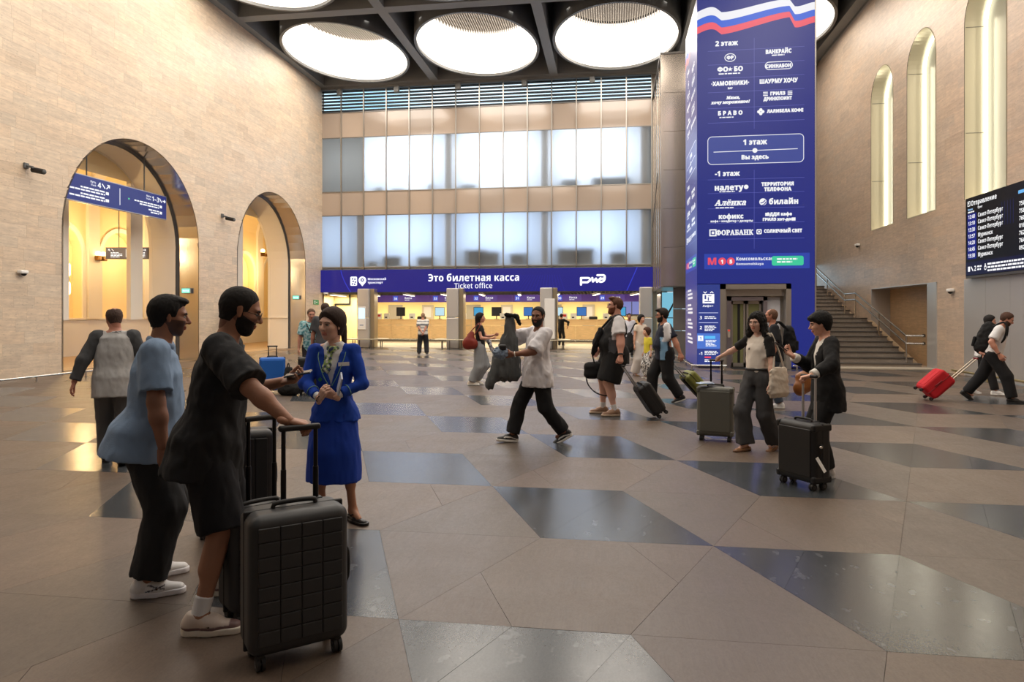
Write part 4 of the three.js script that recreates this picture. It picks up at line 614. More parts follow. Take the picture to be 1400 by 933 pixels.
// surveillance cameras
function bullet(label, pos, turn) { const t = thing('bullet_camera', label, 'camera', pos, turn, 'bullet cameras on the left wall'); part(t, 'bracket', merge([box(0.14, 0.14, 0.05, 0.01), rod([0, 0, 0], [0, -0.05, 0.2], 0.03)]), GREYDARK); part(t, 'body', (() => { const g = new THREE.CylinderGeometry(0.07, 0.07, 0.34, 16); g.rotateX(Math.PI / 2 + 0.2); g.translate(0.1, -0.12, 0.26); return g; })(), BLACK); part(t, 'lens', at(new THREE.SphereGeometry(0.06, 12, 8), 0.1, -0.155, 0.42), GREYDARK); }
bullet('black bullet camera on the stone wall left of the wide arch', [XL + 0.06, 5.5, -15.7], Math.PI / 2);
bullet('black bullet camera on the stone wall between the two arches', [XL + 0.06, 5.5, -24.7], Math.PI / 2);
function dome(label, pos, turn, down = false) { const t = thing('dome_camera', label, 'camera', pos, turn); part(t, 'housing', merge([box(0.24, 0.09, 0.14, 0.03).translate(0, 0.03, 0.07)]), WHITE); part(t, 'dome', at(new THREE.SphereGeometry(0.062, 16, 10, 0, Math.PI * 2, Math.PI / 2, Math.PI / 2), 0.02, -0.012, 0.08), BLACK); }
dome('white dome camera low on the stone wall left of the wide arch', [XL + 0.04, 2.72, -15.55], Math.PI / 2);
dome('white dome camera above the stair on the right wall', [XR - 0.04, 4.35, -28.4], -Math.PI / 2);
dome('white dome camera beside the niche on the right wall', [XR - 0.04, 2.32, -20.95], -Math.PI / 2);
dome('white dome camera under the left end of the blue sign', [-14.7, 2.745, -33.9], 0);
// warm wall lamps of the corridor
function sconce(label, pos, turn) { const t = thing('wall_lamp', label, 'wall lamp', pos, turn); part(t, 'bracket', box(0.16, 0.16, 0.12, 0.02), M(srgb(150, 110, 50), 0.35, 0.8)); for (const k of [-1, 1]) { part(t, 'cup', at(box(0.2, 0.2, 0.2, 0.03), k * 0.16, 0.02, 0.14), M(srgb(120, 84, 36), 0.4, 0.7)); part(t, 'bulb', at(new THREE.SphereGeometry(0.11, 14, 10), k * 0.16, 0.2, 0.14), GLOW(srgb(255, 220, 150), 5)); } }
sconce('brass wall lamp with two bulbs deep in the further arch', [-17.75, 4.75, -33.3], 0.6);
sconce('brass wall lamp below the small hanging sign in the wide arch', [-21.28, 4.0, -25.9], Math.PI / 2);
{ const t = thing('wall_lamp', 'glowing two-tube wall lamp at the edge of the wide arch', 'wall lamp', [-20.95, 3.05, -23.9], 0.9); part(t, 'bracket', box(0.12, 0.14, 0.1, 0.02), M(srgb(150, 110, 50), 0.35, 0.8)); for (const k of [-1, 1]) part(t, 'tube', new THREE.CapsuleGeometry(0.09, 0.34, 4, 12), GLOW(srgb(255, 214, 140), 4), [0, k * 0.36, 0.12]); }
{ // rail of the passage behind the further arch
  const t = thing('passage_handrail', 'double brass handrail in the passage behind the further arch', 'handrail'); for (const y of [0.62, 0.36]) part(t, 'rail', polyline([[-17.2, y, -25.6], [-17.2, y, -28.6]], 0.03), M(srgb(200, 175, 120), 0.3, 0.8)); for (const d of [26, 28.6]) part(t, 'post', rod([-17.2, 0, -d], [-17.2, 0.64, -d], 0.03), CHROME);
}
{ const t = thing('potted_plant', 'dark green leafy plant standing at the wall between the arches', 'plant', [-14.3, 0, -24.6]); part(t, 'pot', lathe([[0, 0], [0.24, 0], [0.3, 0.5], [0.27, 0.5], [0.25, 0.44], [0, 0.44]], 20), GREYDARK); part(t, 'stem', rod([0, 0.4, 0], [0.05, 1.9, 0], 0.03), M(srgb(60, 48, 34), 0.9)); const l = []; const leaf = new THREE.SphereGeometry(1, 8, 6); for (let k = 0; k < 150; k++) { const g = leaf.clone(); const a = rr(0, 6.28), y = rr(0.8, 2.1), r = rr(0.05, 0.42) * (1.1 - Math.abs(y - 1.5) * 0.7); g.scale(0.06, 0.012, 0.11); g.rotateX(rr(-0.9, 0.9)); g.rotateY(a); g.translate(Math.cos(a) * r, y, Math.sin(a) * r); l.push(g); } const o = part(t, 'foliage', merge(l), M(srgb(34, 62, 30), 0.5)); o.userData.kind = 'stuff'; }
// ---------------------------------------------------------------- figures: signed distance fields meshed by surface nets
const v3 = { add: (a, b, k = 1) => [a[0] + b[0] * k, a[1] + b[1] * k, a[2] + b[2] * k], sub: (a, b) => [a[0] - b[0], a[1] - b[1], a[2] - b[2]], dot: (a, b) => a[0] * b[0] + a[1] * b[1] + a[2] * b[2], len: (a) => Math.hypot(...a), mul: (a, k) => [a[0] * k, a[1] * k, a[2] * k], norm: (a) => { const l = Math.hypot(...a) || 1; return [a[0] / l, a[1] / l, a[2] / l]; }, cross: (a, b) => [a[1] * b[2] - a[2] * b[1], a[2] * b[0] - a[0] * b[2], a[0] * b[1] - a[1] * b[0]], mix: (a, b, t) => [a[0] + (b[0] - a[0]) * t, a[1] + (b[1] - a[1]) * t, a[2] + (b[2] - a[2]) * t] };
const prim = (f, lo, hi) => { f.lo = lo; f.hi = hi; return f; };
function cone(a, b, ra, rb, w, k = 1) { // tapered capsule; optional flattening k along unit axis w
  const [ax, ay, az] = a, dx = b[0] - ax, dy = b[1] - ay, dz = b[2] - az, l2 = dx * dx + dy * dy + dz * dz || 1e-9, R = Math.max(ra, rb), q = w ? 1 / k - 1 : 0, [wx, wy, wz] = w ?? [0, 0, 0], sc = w ? Math.min(1, k + 0.15) : 1;
  return prim((x, y, z) => {
    const px = x - ax, py = y - ay, pz = z - az; let t = (px * dx + py * dy + pz * dz) / l2; t = t < 0 ? 0 : t > 1 ? 1 : t;
    let ex = px - dx * t, ey = py - dy * t, ez = pz - dz * t; if (q) { const c = (ex * wx + ey * wy + ez * wz) * q; ex += wx * c; ey += wy * c; ez += wz * c; }
    return (Math.sqrt(ex * ex + ey * ey + ez * ez) - ra - (rb - ra) * t) * sc;
  }, [0, 1, 2].map((i) => Math.min(a[i], b[i]) - R), [0, 1, 2].map((i) => Math.max(a[i], b[i]) + R));
}
function ell(c, r) { const [cx, cy, cz] = c, [rx, ry, rz] = r, m = Math.min(rx, ry, rz); return prim((x, y, z) => { const u = (x - cx) / rx, v = (y - cy) / ry, w = (z - cz) / rz, k0 = Math.sqrt(u * u + v * v + w * w), k1 = Math.sqrt((u / rx) ** 2 + (v / ry) ** 2 + (w / rz) ** 2); return k1 < 1e-6 ? -m : k0 * (k0 - 1) / k1; }, v3.sub(c, r), v3.add(c, r)); }
function blend(prims, k = 0.03) {
  const lo = [1e9, 1e9, 1e9], hi = [-1e9, -1e9, -1e9]; for (const p of prims) for (let i = 0; i < 3; i++) { lo[i] = Math.min(lo[i], p.lo[i]); hi[i] = Math.max(hi[i], p.hi[i]); }
  const n = prims.length;
  return prim((x, y, z) => {
    let d = prims[0](x, y, z);
    for (let i = 1; i < n; i++) { const e = prims[i](x, y, z), h = 0.5 + 0.5 * (e - d) / k; if (h <= 0) d = e; else if (h < 1) d = e + (d - e) * h - k * h * (1 - h); }
    return d;
  }, lo, hi);
}
const cutBy = (f, g) => prim((x, y, z) => { const a = f(x, y, z), b = g(x, y, z); return a > b ? a : b; }, f.lo, f.hi);
const plane = (p, n) => (x, y, z) => (x - p[0]) * n[0] + (y - p[1]) * n[1] + (z - p[2]) * n[2];
function crease(f, amp, fx, fy, fz, seed = 0) { return prim((x, y, z) => { const d = f(x, y, z); if (d > 0.03 || d < -0.03) return d; return d + amp * (noise3(x * fx + seed, y * fy, z * fz) + 0.5 * noise3(x * fx * 2.3, y * fy * 2.3 + seed, z * fz * 2.3)); }, f.lo, f.hi); }
// a trunk: stacked elliptical rings along an axis. rings: [v, halfWidth, halfDepth, forwardShift]
function stack(o, up, R0, R1, rings, pow = 2.3, round = 0.02) {
  const n = rings.length, v0 = rings[0][0], v1 = rings[n - 1][0], F0 = v3.norm(v3.cross(R0, up)), F1 = v3.norm(v3.cross(R1, up));
  const far = Math.max(...rings.map((r) => Math.max(r[1], r[2] + Math.abs(r[3] || 0)))) + 0.02, a = v3.add(o, up, v0), b = v3.add(o, up, v1);
  return prim((x, y, z) => {
    const px = x - o[0], py = y - o[1], pz = z - o[2], v = px * up[0] + py * up[1] + pz * up[2], vc = v < v0 ? v0 : v > v1 ? v1 : v;
    let i = 0; while (i < n - 2 && rings[i + 1][0] < vc) i++;
    const A = rings[i], B = rings[i + 1]; let t = (vc - A[0]) / (B[0] - A[0]); t = t * t * (3 - 2 * t) * 0.6 + t * 0.4;
    const hw = A[1] + (B[1] - A[1]) * t, hd = A[2] + (B[2] - A[2]) * t, sh = (A[3] || 0) + ((B[3] || 0) - (A[3] || 0)) * t, s = clamp((vc - v0) / (v1 - v0));
    const rx = R0[0] + (R1[0] - R0[0]) * s, ry = R0[1] + (R1[1] - R0[1]) * s, rz = R0[2] + (R1[2] - R0[2]) * s, fx = F0[0] + (F1[0] - F0[0]) * s, fy = F0[1] + (F1[1] - F0[1]) * s, fz = F0[2] + (F1[2] - F0[2]) * s;
    const u = Math.abs(px * rx + py * ry + pz * rz) / hw, w = Math.abs(px * fx + py * fy + pz * fz - sh) / hd, q = Math.pow(Math.pow(u, pow) + Math.pow(w, pow), 1 / pow);
    const d = (q - 1) * Math.min(hw, hd), e = v < v0 ? v0 - v : v - v1; return e > 0 ? (d > 0 ? Math.hypot(d, e) : e) : Math.max(d, v1 - v < round || v - v0 < round ? Math.max(v - v1, v0 - v) : -1);
  }, [0, 1, 2].map((k) => Math.min(a[k], b[k]) - far), [0, 1, 2].map((k) => Math.max(a[k], b[k]) + far));
}
function net(f, cell, color, lo = f.lo, hi = f.hi) {
  const m = cell * 2.2, X0 = lo[0] - m, Y0 = lo[1] - m, Z0 = lo[2] - m, nx = Math.ceil((hi[0] + m - X0) / cell) + 1, ny = Math.ceil((hi[1] + m - Y0) / cell) + 1, nz = Math.ceil((hi[2] + m - Z0) / cell) + 1, val = new Float32Array(nx * ny * nz), B = 5, rad = B * cell * 0.87;
  for (let bz = 0; bz < nz; bz += B) for (let by = 0; by < ny; by += B) for (let bx0 = 0; bx0 < nx; bx0 += B) {
    const d = f(X0 + (bx0 + B / 2 - 0.5) * cell, Y0 + (by + B / 2 - 0.5) * cell, Z0 + (bz + B / 2 - 0.5) * cell), far = Math.abs(d) > rad * 1.7 + 0.012, zE = Math.min(nz, bz + B), yE = Math.min(ny, by + B), xE = Math.min(nx, bx0 + B);
    for (let z = bz; z < zE; z++) for (let y = by; y < yE; y++) for (let x = bx0; x < xE; x++) val[x + nx * (y + ny * z)] = far ? d : f(X0 + x * cell, Y0 + y * cell, Z0 + z * cell);
  }
  const id = new Int32Array(nx * ny * nz).fill(-1), pos = [], idx = [], sx = 1, sy = nx, sz = nx * ny, off = [0, sx, sy, sx + sy, sz, sx + sz, sy + sz, sx + sy + sz], E = [[0, 1], [2, 3], [4, 5], [6, 7], [0, 2], [1, 3], [4, 6], [5, 7], [0, 4], [1, 5], [2, 6], [3, 7]];
  for (let z = 0; z < nz - 1; z++) for (let y = 0; y < ny - 1; y++) for (let x = 0; x < nx - 1; x++) {
    const i = x + sy * y + sz * z; let neg = 0; for (let k = 0; k < 8; k++) if (val[i + off[k]] < 0) neg++; if (neg === 0 || neg === 8) continue;
    let cx = 0, cy = 0, cz = 0, n = 0; for (const [a, b] of E) { const va = val[i + off[a]], vb = val[i + off[b]]; if (va < 0 === vb < 0) continue; const t = va / (va - vb); cx += (a & 1) + ((b & 1) - (a & 1)) * t; cy += ((a >> 1) & 1) + (((b >> 1) & 1) - ((a >> 1) & 1)) * t; cz += (a >> 2) + ((b >> 2) - (a >> 2)) * t; n++; }
    id[i] = pos.length / 3; pos.push(X0 + (x + cx / n) * cell, Y0 + (y + cy / n) * cell, Z0 + (z + cz / n) * cell);
  }
  const quad = (a, b, c, d, flip) => { if (a < 0 || b < 0 || c < 0 || d < 0) return; if (flip) idx.push(a, c, b, a, d, c); else idx.push(a, b, c, a, c, d); };
  for (let z = 1; z < nz - 1; z++) for (let y = 1; y < ny - 1; y++) for (let x = 1; x < nx - 1; x++) {
    const i = x + sy * y + sz * z, v = val[i] < 0;
    if (v !== val[i + sx] < 0) quad(id[i], id[i - sy], id[i - sy - sz], id[i - sz], v);
    if (v !== val[i + sy] < 0) quad(id[i], id[i - sz], id[i - sx - sz], id[i - sx], v);
    if (v !== val[i + sz] < 0) quad(id[i], id[i - sx], id[i - sx - sy], id[i - sy], v);
  }
  const g = new THREE.BufferGeometry(); g.setAttribute('position', new THREE.Float32BufferAttribute(pos, 3)); g.setIndex(idx); g.computeVertexNormals();
  // orient outwards
  { const nrm = g.attributes.normal, e = cell * 0.5; let s = 0; for (let k = 0; k < nrm.count; k += Math.max(1, Math.floor(nrm.count / 60))) { const x = pos[k * 3], y = pos[k * 3 + 1], z = pos[k * 3 + 2]; s += Math.sign(f(x + nrm.getX(k) * e, y + nrm.getY(k) * e, z + nrm.getZ(k) * e) - f(x - nrm.getX(k) * e, y - nrm.getY(k) * e, z - nrm.getZ(k) * e)); } if (s < 0) { for (let k = 0; k < idx.length; k += 3) { const t = idx[k + 1]; idx[k + 1] = idx[k + 2]; idx[k + 2] = t; } g.setIndex(idx); g.computeVertexNormals(); } }
  const n = pos.length / 3, uv = new Float32Array(n * 2); for (let k = 0; k < n; k++) { uv[k * 2] = (pos[k * 3] + pos[k * 3 + 2]) * 4; uv[k * 2 + 1] = pos[k * 3 + 1] * 4; } g.setAttribute('uv', new THREE.BufferAttribute(uv, 2));
  if (color) { const col = new Float32Array(n * 3); for (let k = 0; k < n; k++) { const c = typeof color === 'function' ? color(pos[k * 3], pos[k * 3 + 1], pos[k * 3 + 2]) : color; col[k * 3] = c[0]; col[k * 3 + 1] = c[1]; col[k * 3 + 2] = c[2]; } g.setAttribute('color', new THREE.BufferAttribute(col, 3)); }
  return g;
}
// ---------------------------------------------------------------- heads, hands, shoes
const L3 = (r, g, b) => { const c = srgb(r, g, b); return [c.r, c.g, c.b]; };
const VC = (rough = 0.75, o = {}) => new THREE.MeshStandardMaterial({ color: 0xffffff, vertexColors: true, roughness: rough, ...o });
const weave = tex(128, 128, (u, v) => { const k = 0.5 + 0.25 * Math.sin(u * Math.PI * 2 * 32) * Math.sin(v * Math.PI * 2 * 32) + 0.2 * pn(u, v, 20, 20, 5); return [k, k, k]; }, { srgbMap: false });
const SKINMAT = VC(0.55), CLOTH = VC(0.92, { bumpMap: weave, bumpScale: 0.0012 }), HAIRMAT = VC(0.85), LEATHER = VC(0.45);
function headField(o = {}) {
  const f = o.fem ? 0.93 : 1, base = blend([ell([0, 0.032, -0.014], [0.077, 0.084, 0.096]), cone([0, 0.0, -0.044], [0, -0.1, -0.034], 0.056 * f, 0.048 * f), ell([0, -0.028, 0.022], [0.063 * f, 0.085, 0.07]), ell([0, -0.072, 0.03], [0.05 * f, 0.036, 0.05]), ell([0, -0.097, 0.06], [0.022 * f, 0.017, 0.018]), ell([-0.036, -0.022, 0.058], [0.027, 0.026, 0.028]), ell([0.036, -0.022, 0.058], [0.027, 0.026, 0.028]), ell([0, 0.026, 0.074], [0.05, 0.011, 0.015])], 0.022);
  const ns = o.nose ?? 1, add = blend([cone([0, 0.012, 0.088], [0, -0.026, 0.098 + 0.012 * ns], 0.0075, 0.0125), ell([0.0125, -0.031, 0.095], [0.009, 0.007, 0.01]), ell([-0.0125, -0.031, 0.095], [0.009, 0.007, 0.01])], 0.01);
  const lips = blend([ell([0, -0.056, 0.09], [0.022, 0.006, 0.01]), ell([0, -0.067, 0.088], [0.018, 0.007, 0.011])], 0.003);
  const ears = blend([-1, 1].flatMap((s) => [cone([s * 0.077, 0.016, -0.008], [s * 0.074, -0.026, 0.002], 0.016, 0.011, [1, 0, 0], 0.55)]), 0.004);
  const socket = blend([ell([0.032, 0.004, 0.1], [0.02, 0.012, 0.02]), ell([-0.032, 0.004, 0.1], [0.02, 0.012, 0.02])], 0.003);
  const face = blend([base, add, ears], 0.008), withLips = blend([face, lips], 0.004);
  const f2 = (x, y, z) => { const d = withLips(x, y, z), s = -socket(x, y, z), h = clamp(0.5 - 0.5 * (d - s) / 0.01); return mix(d, s, h) + 0.01 * h * (1 - h); };
  const g = prim(f2, [-0.1, -0.13, -0.12], [0.1, 0.125, 0.13]); g.bare = base; return g;
}
function hairField(h) { // h: {front, side, back, thick, extra prims, wave}
  const t = h.thick ?? 0.012, shell = ell([0, 0.034, -0.016], [0.077 + t * 0.8, 0.084 + t, 0.096 + t]), line = h.line ?? [[-0.12, h.back ?? -0.07], [-0.045, h.back ?? -0.07], [-0.02, h.side ?? 0.0], [0.018, h.side ?? 0.0], [0.03, (h.side ?? 0) + 0.05], [0.062, h.front ?? 0.072], [0.13, h.front ?? 0.072]];
  const low = (z) => { let i = 0; while (i < line.length - 2 && line[i + 1][0] < z) i++; const [a, b] = [line[i], line[i + 1]]; return mix(a[1], b[1], clamp((z - a[0]) / (b[0] - a[0]))); };
  const nape = (g) => cone([0, 0.0, -0.046], [0, -0.1, -0.036], 0.058 + g, 0.05 + g), skull = blend([ell([0, 0.032, -0.014], [0.077, 0.084, 0.096]), nape(0)], 0.03), shell2 = blend([shell, nape(t * 0.35)], 0.03), edge = h.edge ?? 0.045;
  const cap = prim((x, y, z) => { const up = y - low(z - Math.abs(x) * 0.25), ramp = 0.18 + 0.82 * step(0, edge, up), d = skull(x, y, z) * (1 - ramp) + shell2(x, y, z) * ramp - 0.0025, c = -up * 0.8; const k = 0.006, q = clamp(0.5 + 0.5 * (d - c) / k); let r = mix(c, d, q) + k * q * (1 - q); if (h.bald) { const bt = ell(h.bald, [0.06, 0.07, 0.075])(x, y, z); r = Math.max(r, -bt); } return r; }, [-0.12, -0.14, -0.14], [0.12, 0.16, 0.13]);
  const all = h.more ? blend([cap, ...h.more], h.soft ?? 0.015) : cap, amp = h.amp ?? 0.003, fq = h.freq ?? 70;
  return prim((x, y, z) => { const d = all(x, y, z); return d > 0.03 || d < -0.03 ? d : d + amp * noise3(x * fq, y * fq * (h.stretch ?? 0.4), z * fq); }, all.lo, all.hi);
}
function handField(wr, dir, palm, left, pose, s) {
  dir = v3.norm(dir); palm = v3.norm(v3.sub(palm, v3.mul(dir, v3.dot(palm, dir)))); const th = v3.mul(v3.cross(dir, palm), left ? -1 : 1);
  const P = (a, b, c) => v3.add(v3.add(v3.add(wr, dir, a * s), th, b * s), palm, c * s), prims = [];
  const nrm = v3.mul(palm, 1); prims.push(cone(P(-0.03, 0, 0), P(0.01, 0, 0), 0.027 * s, 0.026 * s, nrm, 0.75), cone(P(0.02, 0.012, 0), P(0.08, 0.026, 0), 0.024 * s, 0.019 * s, nrm, 0.7), cone(P(0.02, -0.012, 0), P(0.078, -0.026, 0.002), 0.023 * s, 0.018 * s, nrm, 0.7), cone(P(0.03, 0, 0.002), P(0.08, 0, 0), 0.024 * s, 0.02 * s, nrm, 0.7), cone(P(0.015, 0.02, 0.006), P(0.04, 0.03, 0.01), 0.02 * s, 0.016 * s));
  const curl = pose.curl ?? [0.35, 0.4, 0.45, 0.5], spread = pose.spread ?? 0.06;
  [[0.03, 0.07, 0.0098], [0.0105, 0.079, 0.0102], [-0.0105, 0.073, 0.0098], [-0.03, 0.057, 0.0086]].forEach(([b, len, r], i) => {
    let p = P(0.088 - Math.abs(b + 0.003) * 0.25, b, 0.0), a = curl[i] * 0.8; const lat = v3.mul(th, (1.5 - i) * spread);
    [0.44, 0.31, 0.25].forEach((q, j) => { const d = v3.norm(v3.add(v3.add(v3.mul(dir, Math.cos(a)), palm, Math.sin(a)), lat)), n = v3.add(p, d, len * q * s); prims.push(cone(p, n, r * s * (1 - j * 0.08), r * s * (0.92 - j * 0.08))); p = n; a += curl[i] * (j ? 0.7 : 1.05); });
  });
  { let p = P(0.03, 0.032, 0.008); const tc = pose.thumb ?? [0.75, 0.35]; let out = tc[0]; for (const [q, r] of [[0.034, 0.0125], [0.03, 0.0112], [0.024, 0.0098]]) { const d = v3.norm(v3.add(v3.add(v3.mul(dir, Math.cos(out)), th, Math.sin(out)), palm, tc[1])), n = v3.add(p, d, q * s); prims.push(cone(p, n, r * s, r * s * 0.92)); p = n; out -= 0.25; } }
  return blend(prims, 0.006 * s);
}
const shoeCache = new Map();
function shoeGeo(kind, cell) { // toe towards +z, ankle above the origin, sole on y = 0
  const key = kind + cell; if (shoeCache.has(key)) return shoeCache.get(key);
  const flat = kind === 'flat', slim = kind === 'dress';
  let up = blend(flat ? [cone([0, 0.03, -0.05], [0, 0.03, 0.05], 0.034, 0.036, [0, 1, 0], 0.8), cone([0, 0.026, 0.06], [0.004, 0.022, 0.16], 0.037, 0.03, [0, 1, 0], 0.65)] : [cone([0, 0.05, -0.048], [0, 0.085, -0.03], 0.037, 0.036), cone([0, 0.055, -0.03], [0, 0.05, 0.06], 0.042, 0.043), cone([0, 0.045, 0.06], [0.006, 0.033, 0.165], 0.045, 0.034, [0, 1, 0], 0.78), cone([0, 0.08, 0.0], [0, 0.06, 0.06], 0.034, 0.034)], 0.03);
  up = cutBy(up, (x, y) => (slim ? 0.012 : 0.02) - y); up = cutBy(up, flat ? (x, y, z) => Math.max(y - 0.05 - (z < -0.02 ? 0.012 : 0), (z > -0.04 && z < 0.1 && Math.abs(x) < 0.026 ? y - 0.02 : -1)) : (x, y, z) => y - 0.105 + z * 0.15);
  const h = slim || flat ? 0.012 : 0.017, outline = blend([cone([0, 0, -0.045], [0, 0, 0.05], 0.041, 0.042), cone([0, 0, 0.05], [0.006, 0, 0.165], 0.047, 0.042)], 0.03), sole = prim((x, y, z) => { const t = slim || flat ? 0 : step(-0.01, -0.09, z) * 0.012; const a = outline(x, 0, z), b = Math.abs(y - h - t * 0.5) - h - t * 0.5; return Math.max(a, b) * 0.9; }, [-0.06, 0, -0.1], [0.06, 0.06, 0.22]);
  const laces = flat || slim ? null : merge([0, 1, 2, 3].map((k) => { const g = box(0.05, 0.006, 0.009); g.rotateX(0.5 - k * 0.05); g.translate(0, 0.108 - k * 0.0135, 0.025 + k * 0.022); return g; }));
  const out = { up, sole, laces, cell }; shoeCache.set(key, out); return out;
}
const shoeMesh = new Map();
function addShoe(root, spec, ankle, yaw, pitch, cell, s) {
  const c = Math.max(0.006, cell * 0.55), key = JSON.stringify([spec.kind, spec.col, spec.sole, c]), k = shoeGeo(spec.kind ?? 'sneaker', c);
  if (!shoeMesh.has(key)) shoeMesh.set(key, [net(k.up, c, spec.color ?? L3(...spec.col)), net(k.sole, c, L3(...(spec.sole ?? [235, 235, 232])))]);
  const [gu, gs] = shoeMesh.get(key), m = part(root, 'shoe', gu, LEATHER), so = part(m, 'sole', gs, LEATHER); if (k.laces && cell < 0.016) part(m, 'laces', k.laces, M(srgb(...(spec.lace ?? spec.col)), 0.9));
  m.scale.setScalar(s); const e = new THREE.Euler(pitch, yaw, 0, 'YXZ'); m.rotation.copy(e); const o = V(0, -0.085 * s, 0).applyEuler(e); m.position.set(ankle[0] + o.x, ankle[1] + o.y, ankle[2] + o.z); return m;
}
function ik(a, t, l1, l2, pole) {
  const d = v3.sub(t, a); let L = v3.len(d); const n = v3.norm(d); L = Math.min(L, (l1 + l2) * 0.998); const end = v3.add(a, n, L), x = (l1 * l1 - l2 * l2 + L * L) / (2 * L), h = Math.sqrt(Math.max(0, l1 * l1 - x * x)), p = v3.norm(v3.sub(pole, v3.mul(n, v3.dot(pole, n)))); return [v3.add(v3.add(a, n, x), p, h), end];
}
// ---------------------------------------------------------------- the figure builder
// local frame: +z forward, +x the figure's left, y up, lengths for a height of 1.75 m
function person(q) {
  const s = (q.H ?? 1.75) / 1.75, [wx, wd] = q.at, yaw = (q.face ?? 0) * RAD + Math.atan2(-wx, wd), root = thing('person', q.label, 'person', [wx, 0, -wd], yaw, q.group), cell = q.cell ?? clamp(0.0016 * wd, 0.0085, 0.03), hcell = Math.max(0.0045, cell * 0.42), ncell = Math.max(0.0042, cell * 0.36);
  const toLocal = (w) => { const dx = w[0] - wx, dz = -w[2] + wd, c = Math.cos(yaw), sn = Math.sin(yaw); return [c * dx - sn * dz, w[1], sn * dx + c * dz]; };
  const S = (p) => v3.mul(p, s), fat = q.fat ?? 1, lean = (q.lean ?? 3) * RAD, tw = (q.twist ?? 0) * RAD, roll = (q.roll ?? 0) * RAD;
  const hipY = (q.hip ?? 0.935) * s, p0 = [(q.shift?.[0] ?? 0) * s, hipY, (q.shift?.[1] ?? 0) * s], up = v3.norm([Math.sin(roll), Math.cos(lean), Math.sin(lean)]), R0 = [1, 0, 0], R1 = v3.norm([Math.cos(tw), 0, -Math.sin(tw)]), A = (v) => v3.add(p0, up, v * s), Fw = v3.norm(v3.cross(R1, up));
  const hw = q.fem ? 0.158 : 0.178, sh = [1, -1].map((k) => v3.add(A(0.475), R1, k * hw * (q.wide ?? 1) * s)), hips = [1, -1].map((k) => v3.add(p0, [k * 0.088 * s, -0.02 * s, 0]));
  const arms = [q.L ?? {}, q.R ?? {}].map((h, i) => { const k = i ? -1 : 1, t = h.w ? toLocal(h.w) : S(h.l ?? [k * 0.27, 0.83, 0.06]); const [el, wr] = ik(sh[i], t, 0.285 * s, 0.255 * s, h.pole ?? [k * 0.3, -0.2, -0.8]); return { el, wr, dir: h.dir ?? v3.sub(wr, el), palm: h.palm ?? [-k, 0, 0.2], pose: h.pose ?? {}, left: !i }; });
  const feet = [q.LF ?? [0.11, 0, 0, 8], q.RF ?? [-0.11, 0, 0, -8]].map((f, i) => { const an = S([f[0], 0.085 + (f[1] ?? 0), f[2]]); const [kn, end] = ik(hips[i], an, 0.44 * s, 0.42 * s, [(i ? -1 : 1) * 0.12, 0, 1]); return { kn, an: end, yaw: (f[3] ?? 0) * RAD, pitch: (f[4] ?? 0) * RAD }; });
  // head frame
  const hy = (q.head?.yaw ?? 0) * RAD + tw, hp = (q.head?.pitch ?? 0) * RAD + lean * 0.3, hr = (q.head?.roll ?? 0) * RAD, hs = s * (q.head?.size ?? 1), he = new THREE.Euler(hp, hy, hr, 'YXZ'), neckB = A(0.52), upH = V(0, 1, 0).applyEuler(he), fH = V(0, 0, 1).applyEuler(he), hc = v3.add(v3.add(v3.add(neckB, up, 0.055 * s), upH.toArray(), 0.115 * hs), fH.toArray(), 0.035 * hs);
  const HM = new THREE.Matrix4().compose(V(...hc), new THREE.Quaternion().setFromEuler(he), V(hs, hs, hs)), inHead = (p) => V(...p).applyMatrix4(HM).toArray();
  const skin = L3(...q.skin), lipc = L3(q.skin[0] * 0.92, q.skin[1] * 0.74, q.skin[2] * 0.74), legSkin = q.legSkin ? L3(...q.legSkin) : skin;
  // body
  const chestD = 0.098 * (1 + (fat - 1) * 0.7), bw = 0.15 * (q.fem ? 0.88 : 1);
  const trunkRings = [[-0.1, 0.145 * mix(1, fat, 0.6), 0.1 * fat], [0.0, 0.155 * mix(1, fat, 0.8), 0.108 * fat, -0.005], [0.14, (q.fem ? 0.118 : 0.138) * fat, 0.095 * fat, 0.01 * fat], [0.34, bw * mix(1, fat, 0.7), chestD, 0.008], [0.45, bw * 0.95, chestD * 0.8, 0], [0.52, 0.06, 0.055, -0.005]].map((r) => r.map((c) => c * s));
  const prims = [stack(p0, up, R0, R1, trunkRings, 2.2), cone(v3.add(A(0.5), up, -0.02 * s), inHead([0, -0.035, -0.018]), 0.058 * s * (q.fem ? 0.85 : mix(1, fat, 0.5)), 0.052 * s * (q.fem ? 0.85 : mix(1, fat, 0.5))), cone(v3.add(sh[0], R1, -0.02), v3.add(A(0.5), R1, 0.03 * s), 0.05 * s, 0.05 * s), cone(v3.add(sh[1], R1, 0.02), v3.add(A(0.5), R1, -0.03 * s), 0.05 * s, 0.05 * s)];
  const af = mix(1, fat, 0.6) * (q.fem ? 0.84 : 1), lf = mix(1, fat, 0.6) * (q.fem ? 0.95 : 1);
  arms.forEach((a, i) => prims.push(cone(sh[i], a.el, 0.05 * s * af, 0.04 * s * af), cone(a.el, v3.mix(a.el, a.wr, 0.35), 0.039 * s * af, 0.041 * s * af), cone(v3.mix(a.el, a.wr, 0.3), a.wr, 0.041 * s * af, 0.027 * s * mix(1, af, 0.5))));
